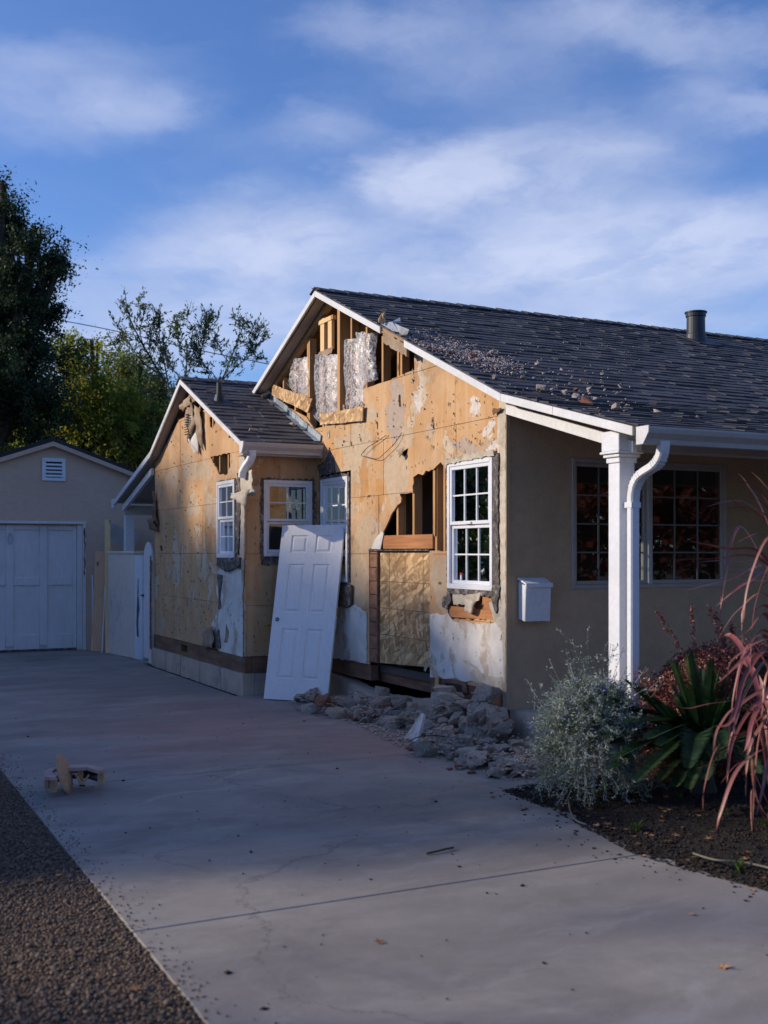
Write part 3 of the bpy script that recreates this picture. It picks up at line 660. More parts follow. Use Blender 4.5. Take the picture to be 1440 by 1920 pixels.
# ---- shingles
SH = []
def tab_mesh(name, w, L, t):
    V = [(-w / 2, 0, 0.003), (w / 2, 0, 0.003), (w / 2, L, 0.001), (-w / 2, L, 0.001), (-w / 2, 0, t), (w / 2, 0, t), (w / 2, L, 0.004), (-w / 2, L, 0.004)]
    return V, [(0, 3, 2, 1), (4, 5, 6, 7), (0, 1, 5, 4), (1, 2, 6, 5), (2, 3, 7, 6), (3, 0, 4, 7)]
TABS = []
for (w, t) in ((0.17, 0.013), (0.24, 0.021), (0.31, 0.013), (0.21, 0.023), (0.36, 0.016)):
    V, F = tab_mesh('shingle', w, 0.20, t); me = bpy.data.meshes.new('shingle'); me.from_pydata(V, [], F); me.materials.append(M['shingle']); TABS.append((w, V, F, me))
rnd = random.Random(11)
def lay_courses(parent, pa, pb, x0, x1, expo, limit_fn=None):
    """tabs on the slope from pa (low) to pb (high), both (y,z)"""
    pa, pb = Vector(pa), Vector(pb); L = (pb - pa).length; d = (pb - pa) / L; ang = math.atan2(d.y, d.x)
    k = 0; s = 0.0
    while s < L - 0.05:
        x = x0 - rnd.uniform(0, 0.2)
        while x < x1:
            w, V, F, me = rnd.choice(TABS)
            xs = max(x, x0); xe = x + w
            if xe - xs > 0.05:
                sc = (xe - xs) / w
                SH.append((parent, ((xs + xe) / 2, pa.x + d.x * s, pa.y + d.y * s + 0.004 + rnd.uniform(0, .002)), ang + rnd.gauss(0, .008), sc * 0.985, me, V, F))
            x += w
        s += expo; k += 1
lay_courses(roof, (PE[0] - .03, PE[1] - .004), PB, RX0 - .02, RX1, 0.142)
lay_courses(roof, PB, (RY_, RZ), RX0 - .02, RX1, 0.142)
lay_courses(bay_roof, (bR[0] - .03, bR[1] - .01), bA, BX0 - .02, XG - .01, 0.142)
def place_m(loc, ang, sc): return Matrix.Translation(loc) @ Matrix.Rotation(ang, 4, 'X') @ Matrix.Diagonal((sc, 1, 1, 1))
def in_view(p):
    dep = p[0] * FX + p[1] * FY; r = p[0] * RX + p[1] * RY
    return dep > 1 and abs(r / dep) < 0.35
SH.sort(key=lambda s: ((0 if in_view(s[1]) else 1), math.hypot(s[1][0], s[1][1])))
hl = Vector(HL)
bayl = [s for s in SH if s[0] is bay_roof][:60]; mainl = [s for s in SH if s[0] is roof][:232]
keep = set(id(s) for s in bayl + mainl)
for s in bayl + mainl:
    o = link('shingle', s[4], s[0]); o.matrix_local = place_m(Vector(s[1]) - hl, s[2], s[3])
for par in (roof, bay_roof):
    Vs, Fs = [], []
    for s in SH:
        if s[0] is par and id(s) not in keep:
            mt = place_m(Vector(s[1]), s[2], s[3]); n0 = len(Vs)
            Vs += [tuple(mt @ Vector(v)) for v in s[5]]; Fs += [tuple(i + n0 for i in f) for f in s[6]]
    obj('shingle_courses', Vs, Fs, M['shingle'], par, kind='stuff')
# left slope of the bay roof: edge courses only matter at the rake
def capmesh(w, L):
    a = R(23)
    V = []; F = []
    for z in (0, 0.012):
        for (x, zz) in ((0.0, 0.0), (L, -0.014)):
            V += [(x, -w * math.cos(a), -w * math.sin(a) + z + zz), (x, 0, z + zz), (x, w * math.cos(a), -w * math.sin(a) + z + zz)]
    F = [(6, 9, 10, 7), (7, 10, 11, 8), (0, 1, 4, 3), (1, 2, 5, 4), (0, 6, 7, 1), (1, 7, 8, 2), (3, 4, 10, 9), (4, 5, 11, 10), (0, 3, 9, 6), (2, 8, 11, 5)]
    return V, F
V, F = capmesh(0.15, 0.27); capme = bpy.data.meshes.new('ridge_cap'); capme.from_pydata(V, [], F); capme.materials.append(M['shingle'])
x = RX0 - 0.03; k = 0
while x < 13.5:
    o = link('ridge_cap', capme, roof); o.location = Vector((x, RY_, RZ + 0.034 + rnd.uniform(0, .004))) - hl; o.rotation_euler = (rnd.gauss(0, .015), rnd.gauss(0, .01), rnd.gauss(0, .02)); x += 0.19
x = BX0 - 0.03
while x < 6.5:
    o = link('ridge_cap', capme, bay_roof); o.location = Vector((x, bA[0], bA[1] + 0.032 + rnd.uniform(0, .004))) - hl; o.rotation_euler = (rnd.gauss(0, .015), rnd.gauss(0, .012), rnd.gauss(0, .02)); x += 0.19

# ---- rake fascia boards (white), real boards in the rake plane
def sloped(x0, x1, a, b, top, h):
    """board following points a->b (y,z): top offset below and height"""
    return plate([(a[0], a[1] - top), (b[0], b[1] - top), (b[0], b[1] - top - h), (a[0], a[1] - top - h)], [], 'x', x0, x1)
FXA, FXB = RX0 - 0.026, RX0 - 0.002
yb1, _ = on_x(712, 620, FXA); yb2, _ = on_x(757, 640, FXA)
def rp(y): return (y, zmain(y))
P_('fascia_board', [sloped(FXA, FXB, rp(RY_), rp(16.0), -0.001, 0.068)], M['fascia'], roof, bev=.003)
P_('fascia_board', [sloped(FXA, FXB, rp(yb1), rp(RY_ - .002), -0.001, 0.068)], M['fascia'], roof, bev=.003)
P_('fascia_board', [sloped(FXA, FXB, rp(PB[0] + .003), rp(yb2), -0.001, 0.068)], M['fascia'], roof, bev=.003)
P_('fascia_board', [sloped(FXA, FXB, rp(7.2), rp(PB[0]), -0.001, 0.066)], M['fascia'], roof, bev=.003)
P_('fascia_board', [sloped(FXA, FXB, rp(PE[0] + .02), rp(7.197), -0.001, 0.066)], M['fascia'], roof, bev=.003)
# broken wood behind the missing stretch of fascia
P_('rafter', [plate(jag([(yb2 + .02, zmain(yb2) - .03), (yb1 - .02, zmain(yb1) - .03), (yb1 - .01, zmain(yb1) - .15), (yb2, zmain(yb2) - .16)], .05, .018, 3), [], 'x', RX0 + .002, RX0 + .03)], M['paper'], roof)
# porch beam under the flared rake
P_('porch_beam', [sloped(XG - .03, XG + .02, (6.42, zmain(6.42)), (PB[0] + .15, zmain(PB[0] + .15)), 0.125, 0.085)], M['fascia'], roof, bev=.003)
P_('porch_beam', [box(5.34, 13.8, 6.5, 6.63, 2.39, 2.55)], M['gutter'], roof, bev=.004)
# bay fascia
f0, f1 = BX0 - .026, BX0 - .002
P_('fascia_board', [sloped(f0, f1, (bR[0] - .02, bR[1]), bA, -0.001, 0.062)], M['fascia'], bay_roof, bev=.003)
P_('fascia_board', [sloped(f0, f1, (bA[0] + .002, bA[1]), bL, -0.001, 0.075)], M['fascia'], bay_roof, bev=.003)
P_('fascia_board', [sloped(f0, f1, (bL[0] + .002, bL[1]), bE, -0.001, 0.08)], M['fascia'], bay_roof, bev=.003)
P_('porch_beam', [sloped(XB - .05, XB + .0, (YC + .02, zbay(YC)), (18.05, zbay(18.05)), 0.14, 0.10)], M['fascia'], bay_roof, bev=.003)
P_('gutter_end', [box(f0 - .02, f1 + .03, bE[0] - .01, bE[0] + .10, bE[1] - .13, bE[1] + .02)], M['fascia'], bay_roof, bev=.01)
P_('porch_beam', [box(XB - .03, 7.4, 17.96, 18.08, 2.25, 2.40)], M['gutter'], bay_roof)

# ---- gutters (K profile extruded along x)
def gutter(name, par, x0, x1, ye, ztop, w=0.125, h=0.115, mat='gutter', cut=0.0):
    pr = [(0, 0), (0, -h), (-w * .55, -h), (-w * .62, -h * .72), (-w * .92, -h * .38), (-w, -h * .12), (-w, 0), (-w + .012, 0), (-w + .012, -.008), (-w * .55, -h + .012), (-.01, -h + .012), (-.01, 0)]
    return P_(name, [plate([(ye + a, ztop + b) for a, b in pr], [], 'x', x0, x1)], M[mat], par)
gutter('gutter', roof, RX0 + .0, 13.8, PE[0] - .005, PE[1] - .005, mat='gutter')
P_('gutter_end', [plate([(PE[0] - .004, PE[1]), (PE[0] - .004, PE[1] - .125), (PE[0] - .075, PE[1] - .125), (PE[0] - .135, PE[1] - .045), (PE[0] - .137, PE[1])], [], 'x', RX0 - .012, RX0 - .002)], M['fascia'], roof)
g2 = gutter('gutter', bay_roof, BX0 - .01, XG - .06, bR[0] - .01, bR[1] - .012, w=.12, h=.12)
P_('gutter_end', [plate([(bR[0] - .004, bR[1]), (bR[0] - .004, bR[1] - .13), (bR[0] - .07, bR[1] - .13), (bR[0] - .13, bR[1] - .045), (bR[0] - .132, bR[1] - .004)], [], 'x', BX0 - .03, BX0 - .012)], M['fascia'], bay_roof)
P_('fascia_board', [box(BX0 + .01, XG - .005, bR[0] + .0, bR[0] + .02, bR[1] - .15, bR[1] - .035)], M['gutter'], bay_roof)
P_('soffit', [box(BX0 + .02, XG - .005, bR[0] + .02, YB - .003, bR[1] - .15, bR[1] - .135)], M['soffit'], bay_roof)

# ---- column and downspout
CX0, CX1, CY0, CY1 = 5.16, 5.30, 6.50, 6.63
col = P_('porch_column', [box(CX0, CX1, CY0, CY1, 0.28, 2.34)], M['white'], house, bev=.004)
P_('capital', [box(CX0 - .036, CX1 + .036, CY0 - .036, CY1 + .036, 2.385, 2.53), box(CX0 - .046, CX1 + .046, CY0 - .046, CY1 + .046, 2.365, 2.383), box(CX0 - .028, CX1 + .028, CY0 - .028, CY1 + .028, 2.34, 2.363), box(CX0 - .012, CX1 + .012, CY0 - .012, CY1 + .012, 2.30, 2.338)], M['white'], col, bev=.004)
def rect_tube(pts, w, h, side):
    """rectangular downspout through pts; side = fixed horizontal side vector"""
    V, F = [], []
    pts = [Vector(p) for p in pts]; side = Vector(side).normalized()
    for i, p in enumerate(pts):
        d = (pts[min(i + 1, len(pts) - 1)] - pts[max(i - 1, 0)]).normalized(); u = d.cross(side).normalized()
        s2 = u.cross(d).normalized()
        for a, b in ((-.5, -.35), (-.35, -.5), (.35, -.5), (.5, -.35), (.5, .35), (.35, .5), (-.35, .5), (-.5, .35)): V.append(tuple(p + s2 * a * w + u * b * h))
    for i in range(len(pts) - 1):
        for k in range(8): a, b = i * 8 + k, i * 8 + (k + 1) % 8; F.append((a, b, b + 8, a + 8))
    F.append(tuple(range(8))); F.append(tuple((len(pts) - 1) * 8 + k for k in range(8)))
    return V, F
dsx, dsy = 5.235, 6.44
o1 = at(1232, 838, 7.93)
pts = []
A_, B_, C_, D_ = Vector((o1.x, dsy - .28, 2.43)), Vector((o1.x, dsy - .28, 2.14)), Vector((dsx, dsy, 2.34)), Vector((dsx, dsy, 2.0))
for k in range(21):      # smooth elbow run with pleats
    t = k / 20; p = A_ * (1 - t) ** 3 + B_ * 3 * t * (1 - t) ** 2 * 1.0 + C_ * 3 * t * t * (1 - t) + D_ * t ** 3
    pts.append(p)
ds = P_('downspout', [rect_tube([(dsx, dsy, 2.02), (dsx, dsy, 0.12)], .078, .058, (1, 0, 0)), ], M['white'], house)
P_('elbow', [rect_tube(pts, .082, .062, (1, 0, 0))], M['fascia'], ds)
for k in (4, 5, 6, 7, 13, 14, 15, 16, 17):
    q = pts[k]; d = (pts[k + 1] - pts[k - 1]).normalized()
    P_('crimp', [rect_tube([q - d * .004, q + d * .004], .09, .07, (1, 0, 0))], M['fascia'], ds)
P_('strap', [box(dsx - .043, dsx + .043, dsy - .034, dsy + .06, 1.97, 2.01)], M['white'], ds)

# ---- walls: boards of sheathing cut from the wall outline
def board_wall(parent, outer, holes, axis, plane, thick, rects, mat, seed=1, sign=1):
    rn = random.Random(seed)
    def w(p): return (plane, p[0], p[1]) if axis == 'x' else (p[0], plane, p[1])
    loops = [outer] + holes
    tris = tessellate_polygon([[Vector((p[0], p[1], 0)) for p in l] for l in loops]); flat = [p for l in loops for p in l]
    base = bmesh.new(); bv = [base.verts.new(w(p)) for p in flat]
    for t in tris:
        try: base.faces.new([bv[i] for i in t])
        except ValueError: pass
    ax = Vector((0, 1, 0)) if axis == 'x' else Vector((1, 0, 0)); org = root_loc(parent)
    made = 0; queue = []
    for (a0, a1, z0, z1) in rects:
        bm = base.copy(); gp = 0.002
        for co, no in ((ax * (a0 + gp), -ax), (ax * (a1 - gp), ax), (Vector((0, 0, z0 + gp)), Vector((0, 0, -1))), (Vector((0, 0, z1 - gp)), Vector((0, 0, 1)))):
            bmesh.ops.bisect_plane(bm, geom=bm.verts[:] + bm.edges[:] + bm.faces[:], dist=1e-5, plane_co=co, plane_no=no, clear_outer=True)
        if len(bm.faces) == 0: bm.free(); continue
        bm.faces.ensure_lookup_table(); comps = []; seen = set()
        for f0 in bm.faces:
            if f0.index in seen: continue
            st, cur = [f0], set()
            while st:
                f = st.pop()
                if f.index in cur: continue
                cur.add(f.index)
                for e_ in f.edges:
                    for f2 in e_.link_faces:
                        if f2.index not in cur: st.append(f2)
            seen |= cur; comps.append(cur)
        if len(comps) > 1:
            for cc_ in comps[1:]:
                b2 = bm.copy(); b2.faces.ensure_lookup_table(); bmesh.ops.delete(b2, geom=[f for f in b2.faces if f.index not in cc_], context='FACES'); queue.append((b2, (a0, a1, z0, z1)))
            bmesh.ops.delete(bm, geom=[f for f in bm.faces if f.index not in comps[0]], context='FACES')
        queue.append((bm, (a0, a1, z0, z1)))
    for bm, (a0, a1, z0, z1) in queue:
        nrm = Vector((1, 0, 0)) if axis == 'x' else Vector((0, 1, 0))
        off = rn.uniform(-.002, .002); ta, tz = rn.uniform(-.003, .003), rn.uniform(-.003, .003)
        ca, cz = (a0 + a1) / 2, (z0 + z1) / 2
        for v in bm.verts: v.co += nrm * (off + ((v.co.dot(ax) - ca) * ta + (v.co.z - cz) * tz))
        ret = bmesh.ops.extrude_face_region(bm, geom=bm.faces[:])
        for v in [x for x in ret['geom'] if isinstance(x, bmesh.types.BMVert)]: v.co += nrm * thick
        for v in bm.verts: v.co -= org
        bmesh.ops.recalc_face_normals(bm, faces=bm.faces)
        me = bpy.data.meshes.new('sheathing_board'); bm.to_mesh(me); bm.free(); me.materials.append(mat)
        link('sheathing_board', me, parent); made += 1
    base.free(); return made
def gx_(l): return [on_x(px, py, XG) for px, py in l]
def bx_(l): return [on_x(px, py, XB) for px, py in l]
def r4(l): return gx_([(620 + a / 4, 740 + b / 4) for a, b in l])
def r2(l): return bx_([(220 + a * .29167, 700 + b * .29167) for a, b in l])
def r1(l): return gx_([(480 + a / 4.5, 540 + b / 4.5) for a, b in l])

# main gable outline (y, z)
SILL = 0.44
dy0 = on_x(806, 1150, XG)[0]; dy1 = on_x(692, 1150, XG)[0]   # door opening, near and far side
hole = r4([(740, 1172), (868, 1172), (866, 900), (866, 640), (868, 560), (850, 545), (825, 505), (790, 538), (768, 562), (752, 562), (735, 575), (712, 568), (700, 590), (690, 603), (655, 592), (640, 604), (618, 620), (622, 660), (612, 690), (618, 735), (560, 742), (516, 746), (530, 775), (526, 810), (500, 828), (478, 862), (450, 905), (432, 950), (408, 1000), (385, 1045), (345, 1080), (325, 1110), (310, 1150), (285, 1160)])
ztop_door = hole[0][1]
hole = jag(hole, .05, .006, 4, closed=False)
attic_low = r1([(1340, 690), (1300, 705), (1190, 752), (1100, 786), (1000, 822), (912, 850), (905, 900), (903, 1010), (903, 1080), (700, 1120), (640, 1150)])
attic_low = jag(attic_low, .08, .006, 5, closed=False)
rk = on_x(777, 665, XG)
outer = [(YA, SILL)] + [(dy0, SILL)] + hole[0:1] + hole[1:-1] + [(dy1, hole[-1][1]), (dy1, SILL), (YB, SILL), (YB, zbay(YB) - .05), (13.35, zbay(13.35) - .05), (13.35, zbay(13.35) + .07), (12.6, zbay(12.6) + .16), (12.35, 3.12)] + attic_low[::-1] + [(rk[0], zmain(rk[0]) - th - .11), (YA, zmain(YA) - th - .03)]
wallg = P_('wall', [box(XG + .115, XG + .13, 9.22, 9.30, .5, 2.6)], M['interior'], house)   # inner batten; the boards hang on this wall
WIN = {'near': (8.33, 9.12, 1.31, 2.485), 'inner': (11.36, 12.12, 1.31, 2.50)}
def rect(a0, a1, z0, z1): return [(a0, z0), (a1, z0), (a1, z1), (a0, z1)]
holes_g = [rect(*WIN['near']), rect(11.30, 12.18, 1.25, 2.56),
    jag(r1([(1203, 905), (1218, 895), (1230, 960), (1222, 1005), (1205, 1000)]), .03, .006, 6),
    jag(r4([(530, 435), (575, 402), (578, 425), (552, 470), (535, 455)]), .03, .004, 7),
    jag(r4([(1232, 112), (1306, 98), (1308, 118), (1262, 152)]), .03, .004, 8),
    jag(gx_([(836, 1118), (938, 1110), (937, 1163), (842, 1160)]), .04, .012, 9)]
rects = []
zs = [SILL, 1.03, 1.63, 2.25, 2.83, 3.43, 4.03, 4.7]
vj = [[10.9], [9.6, 11.3], [10.6], [dy0 - .5, on_x(719, 850, XG)[0]], [9.0, 11.3], [on_x(744, 720, XG)[0]], [10.5]]
for i in range(len(zs) - 1):
    js = [YA] + sorted(vj[i]) + [YB + 1.2]
    for j in range(len(js) - 1): rects.append((js[j], js[j + 1], zs[i], zs[i + 1]))
board_wall(wallg, outer, holes_g, 'x', XG, 0.018, rects, M['gable'], 21)

# bay face
bw_out = [(YB, SILL), (YC, SILL), (YC, zbay(YC) - .06), (bL[0], bL[1] - .06)] + r2([(395, 300), (425, 285), (468, 270), (470, 245), (432, 240), (470, 190), (515, 135)])[0:3] + r2([(470, 290), (530, 250), (560, 235), (600, 232)]) + [(YB, zbay(YB) - .06)]
holes_b = [rect(12.62, 13.28, 1.58, 2.51), jag(r2([(600, 540), (725, 508), (727, 600), (702, 655), (655, 650), (640, 612), (615, 575)]), .04, .01, 31),
    jag(r2([(592, 285), (612, 272), (630, 318), (614, 356), (596, 346)]), .03, .003, 32), jag(r2([(640, 308), (655, 298), (660, 312), (656, 335)]), .03, .004, 33),
    jag(r2([(728, 368), (742, 376), (760, 402), (748, 432), (733, 412), (714, 416), (722, 384)]), .03, .003, 34), jag(r2([(270, 1112), (285, 1105), (292, 1140), (276, 1142)]), .03, .004, 35),
    r2([(770, 640), (790, 645), (792, 690), (775, 680)])]
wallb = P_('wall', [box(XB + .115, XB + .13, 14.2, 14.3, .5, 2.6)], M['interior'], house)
rects = []
vjb = [[13.6], [14.9], [13.9], [15.05], [on_x(338, 880, XB)[0]], [on_x(326, 800, XB)[0]], [14.3]]
for i in range(len(zs) - 1):
    js = [YB - .01] + vjb[i] + [YC + .01]
    for j in range(len(js) - 1): rects.append((js[j], js[j + 1], zs[i], zs[i + 1]))
board_wall(wallb, bw_out, holes_b, 'x', XB, 0.018, rects, M['bump'], 22)
# bay side wall (faces the street)
walls_ = P_('wall', [box(XB + .06, XB + .07, YB + .115, YB + .13, .5, 2.6)], M['interior'], house)
board_wall(walls_, rect(XB + .02, XG - .002, SILL, zbay(YB) - .06), [rect(4.57, 5.18, 1.60, 2.49)], 'y', YB, .018, [(XB, XG, zs[i], zs[i + 1]) for i in range(5)], M['side'], 23)
# taupe stucco porch wall
PW = (5.91, 7.71, 1.32, 2.48)
wallp = P_('wall', [plate([(XG + .02, .28), (13.8, .28), (13.8, 3.02), (XG + .02, 3.02)], [rect(*PW)], 'y', YA, YA + .15)], M['stucco'], house)
# remaining outer walls, floor, ceiling, partitions (interior)
P_('wall', [box(XB + .03, 7.4, YC - .10, YC, 0.0, 2.95)], M['garage'], house)
P_('wall', [box(13.7, 13.8, YA + .16, 15.9, 0.0, 2.7)], M['stucco'], house)
P_('wall', [box(7.41, 13.8, 15.75, 15.9, 0.0, 2.9)], M['stucco'], house)
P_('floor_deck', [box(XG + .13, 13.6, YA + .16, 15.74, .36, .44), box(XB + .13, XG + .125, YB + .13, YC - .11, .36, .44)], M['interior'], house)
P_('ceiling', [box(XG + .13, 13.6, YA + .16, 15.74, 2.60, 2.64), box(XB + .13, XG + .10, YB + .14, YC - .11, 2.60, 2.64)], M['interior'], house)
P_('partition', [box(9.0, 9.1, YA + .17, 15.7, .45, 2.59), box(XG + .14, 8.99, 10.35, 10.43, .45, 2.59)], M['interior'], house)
P_('partition', [box(8.6, 8.64, 8.9, 15.0, 2.65, 2.90)], M['deckwood'], house)

# ---- studs in the openings
def stud(parent, y, z0, z1, w=.038, x=XG + .02, dp=.089, mat='stud'):
    return P_('stud', [box(x, x + dp, y - w / 2, y + w / 2, z0, z1)], M[mat], parent)
for px in (574, 603, 655.5, 684, 714, 749):
    y = on_x(px, 700, XG)[0]; z = zmain(y) - .13 - th
    if px == 603: stud(wallg, y, 2.7, z)
    else: stud(wallg, y, 2.7, z)
y = on_x(633, 700, XG)[0]; P_('king_stud', [box(XG + .012, XG + .19, y - .035, y + .035, 2.95, zmain(y) - .13)], M['stud'], wallg)
for y in (12.55, 13.0, 13.4, 13.8): stud(wallg, y, 2.65, zmain(y) - .16)
for px in (742, 772, 812):
    y = on_x(px, 980, XG)[0]; stud(wallg, y, 1.80, 2.78, w=.04 if px != 812 else .075)
for y in (8.22, 9.24, 9.40): stud(wallg, y, .5, 2.8)
for y in (8.6, 9.0, 9.8, 10.2): stud(wallg, y, 2.82, zmain(y) - .16)
P_('header_beam', [box(XG + .006, XG + .10, on_x(810, 1010, XG)[0], on_x(717, 1010, XG)[0], *sorted((on_x(760, 1029, XG)[1], on_x(760, 1003, XG)[1])))], M['header'], wallg, bev=.003)
P_('header_beam', [box(XG + .10, XG + .14, 9.9, 11.3, 2.62, 2.80)], M['rafter'], wallg)
P_('collar_beam', [bar((6.5, 10.3, 3.45), (6.5, 9.0, 3.12), .04, .14)], M['rafter'], roof)
for (ya, yb, zz_) in ((10.2, 13.6, 3.55), (9.5, 14.2, 3.1)): P_('collar_beam', [box(7.0, 7.04, ya, yb, zz_, zz_ + .14)], M['rafter'], roof)
P_('collar_beam', [box(XG + .11, XG + .15, 9.9, 12.2, 3.30, 3.36)], M['stud'], roof)
# louvre frame near the apex
lv = P_('louvre_frame', [box(XG + .004, XG + .04, *sorted((on_x(600, 600, XG)[0], on_x(607, 600, XG)[0])), on_x(603, 660, XG)[1], on_x(603, 598, XG)[1]),
    box(XG + .004, XG + .04, *sorted((on_x(614, 600, XG)[0], on_x(621, 600, XG)[0])), on_x(618, 655, XG)[1], on_x(618, 596, XG)[1]),
    bar((XG + .02, on_x(598, 606, XG)[0], on_x(598, 606, XG)[1]), (XG + .02, on_x(624, 594, XG)[0], on_x(624, 594, XG)[1]), .05, .05)], M['pine'], wallg)
P_('torn_paper', [plate(jag(gx_([(598, 662), (612, 655), (625, 650), (622, 663), (606, 668)]), .03, .01, 41), [], 'x', XG - .01, XG + .0)], M['paper'], wallg)
# studs of the bay seen in its holes
for y in (12.36, 12.95, 13.55, 14.1, 14.6, 15.1, 15.6, 16.1): stud(wallb, y, 2.52 if 12.5 < y < 13.4 else .5, zbay(y) - .08, x=XB + .02)
yb_ = on_x(409, 870, XB)[0]; stud(wallb, yb_, 2.52, 2.95, x=XB + .02)

# ---- door opening: brown jamb, OSB cover, dark crawl gap
yj = on_x(706, 1150, XG)[0]
for k in range(9):
    z0 = .47 + k * .145
    P_('jamb_block', [box(XG + .002 + (k % 3) * .004, XG + .06, yj + .004, dy1 - .003, z0 + .003, z0 + .142)], M['jamb'], wallg, bev=.003)
P_('jamb', [box(XG + .006, XG + .10, yj - .006, yj + .002, .47, 1.68)], M['stain_wood'], wallg)
P_('osb_cover', [plate([(dy0 + .004, .53), (yj - .008, .475), (yj - .008, 1.655), (dy0 + .004, 1.655)], [], 'x', XG + .035, XG + .052)], M['osb'], wallg)
# snapped chalk lines on the cover
for z in (1.34, 1.06, .78): P_('chalk_line', [box(XG + .0338, XG + .0352, dy0 + .006, yj - .010, z - .003, z + .003)], M['stain_wood'], wallg)
for t in (.2, .5, .83): yq = yj + (dy0 - yj) * t; P_('chalk_line', [box(XG + .0334, XG + .0348, yq - .002, yq + .002, .56, 1.64)], M['stain_wood'], wallg)
P_('white_strip', [plate(gx_([(697, 1029), (714, 1030), (720, 1000), (717, 996), (703, 1012)]), [], 'x', XG - .006, XG + .004)], M['white_plaster'], wallg)
P_('door_drip', [box(XG - .012, XG + .03, dy0, dy1, 1.662, 1.674)], M['felt'], wallg)

# ---- white plaster skins left on the lowest boards
def skin(name, pts, X, mat, thick=.006, step=.05, amp=.012, seed=1, parent=None, off=.0):
    return P_(name, [plate(jag(pts, step, amp, seed), [], 'x', X - thick - .004 - off, X - .0035 - off)], M[mat], parent)
skin('plaster_patch', gx_([(808, 1152), (842, 1150), (850, 1163), (900, 1170), (936, 1166), (944, 1180), (948, 1240), (946, 1293), (925, 1288), (905, 1283), (880, 1277), (845, 1272), (808, 1270)]), XG, 'white_plaster', seed=51, parent=wallg)
skin('peeled_paper', gx_([(869, 1237), (880, 1238), (893, 1248), (905, 1262), (925, 1268), (944, 1270), (943, 1290), (915, 1287), (893, 1278), (884, 1262), (890, 1252)]), XG, 'stucco_edge', thick=.003, off=.008, seed=52, parent=wallg, step=.03, amp=.008)
skin('peeled_paper', gx_([(811, 1222), (820, 1238), (818, 1248), (808, 1245)]), XG, 'stucco_edge', thick=.003, off=.008, seed=53, parent=wallg, step=.03, amp=.005)
skin('plaster_patch', gx_([(600, 1125), (640, 1136), (656, 1140), (668, 1134), (688, 1148), (689, 1243), (600, 1230)]), XG, 'white_plaster', seed=54, parent=wallg)
skin('plaster_patch', bx_([(410, 1070), (420, 1066), (447, 1058), (456, 1075), (457, 1234), (437, 1230), (412, 1226), (408, 1205), (402, 1188), (397, 1170), (405, 1158), (410, 1130), (407, 1100), (413, 1085)]), XB, 'white_plaster', seed=55, parent=wallb, step=.04, amp=.014)
skin('peeled_paper', bx_([(426, 1170), (431, 1185), (428, 1204), (422, 1205), (425, 1188)]), XB, 'paper', thick=.003, off=.008, seed=56, parent=wallb, step=.03, amp=.006)
skin('plaster_patch', bx_([(409, 1076), (420, 1078), (415, 1120), (417, 1140), (411, 1143), (412, 1115)]), XB, 'felt', thick=.003, off=.01, seed=58, parent=wallb, step=.03, amp=.006)

# ---- dark torn felt and mortar round the openings
def ring(name, a0, a1, z0, z1, w, X, seed, parent, mat='felt', axis='x', thick=.014, ww=None):
    l, r_, b, t = ww or (w, w, w, w)
    out = jag(rect(a0 - l, a1 + r_, z0 - b, z1 + t), .028, .016, seed)
    return P_(name, [plate(out, [rect(a0 + .003, a1 - .003, z0 + .003, z1 - .003)], axis, X - thick, X - .004)], M[mat], parent)
ring('felt_strip', *WIN['near'], .02, XG, 61, wallg, ww=(.07, .02, .05, .03))
ring('felt_strip', 11.36, 12.12, 1.31, 2.50, .02, XG, 62, wallg, ww=(.03, .05, .16, .035))
ring('felt_strip', 12.62, 13.28, 1.58, 2.51, .02, XB, 63, wallb, ww=(.035, .012, .10, .008))
ring('felt_strip', 4.57, 5.18, 1.60, 2.49, .02, YB, 64, walls_, axis='y', ww=(.03, .035, .10, .02))
def skx(name, pxl, X, mat, seed, parent, thick=.012, step=.035, amp=.012, off=0): return skin(name, (gx_ if X == XG else bx_)(pxl), X, mat, thick, step, amp, seed, parent, off)
skx('mortar_patch', [(932, 860), (941, 850), (940, 1000), (942, 1110), (936, 1150), (928, 1128), (933, 1000)], XG, 'felt', 66, wallg, .02, off=.012)
skx('mortar_patch', [(597, 872), (608, 866), (619, 846), (627, 858), (630, 886), (600, 892)], XG, 'felt', 65, wallg, .006)
skx('mortar_patch', [(616, 1098), (664, 1098), (663, 1134), (650, 1140), (614, 1128)], XG, 'felt', 67, wallg, .02, off=.013)
skx('lath_board', [(600, 1108), (652, 1115), (655, 1138), (600, 1134)], XG, 'stain_wood', 68, wallg, .01, off=.03, amp=.002)
skx('mortar_patch', [(418, 1048), (456, 1046), (455, 1060), (445, 1066), (430, 1072), (424, 1068), (415, 1062)], XB, 'felt', 69, wallb, .02, off=.02)
skx('mortar_patch', [(407, 1188), (413, 1180), (416, 1215), (405, 1212), (396, 1216), (388, 1210)], XB, 'felt', 70, wallb, .02)
skx('mortar_patch', [(451, 860), (461, 850), (461, 1010), (458, 1100), (453, 1040), (455, 930)], XB, 'stucco_edge', 71, wallb, .012, off=.004)
skx('mortar_patch', [(447, 900), (452, 890), (453, 960), (449, 1040), (444, 1040), (446, 960)], XB, 'felt', 72, wallb, .015, off=.002)
skx('mortar_patch', [(935, 770), (948, 762), (947, 800), (940, 830), (934, 826)], XG, 'stucco_edge', 73, wallg, .012)
skx('mortar_patch', [(842, 862), (900, 848), (930, 843), (932, 855), (900, 860), (842, 872)], XG, 'stucco_edge', 74, wallg, .01, off=.02)
skx('mortar_patch', [(834, 1120), (846, 1108), (850, 1125), (842, 1140), (833, 1138)], XG, 'felt', 75, wallg, .02)
skx('mortar_patch', [(851, 1116), (905, 1112), (900, 1126), (884, 1134), (853, 1134)], XG, 'stucco_edge', 76, wallg, .012)
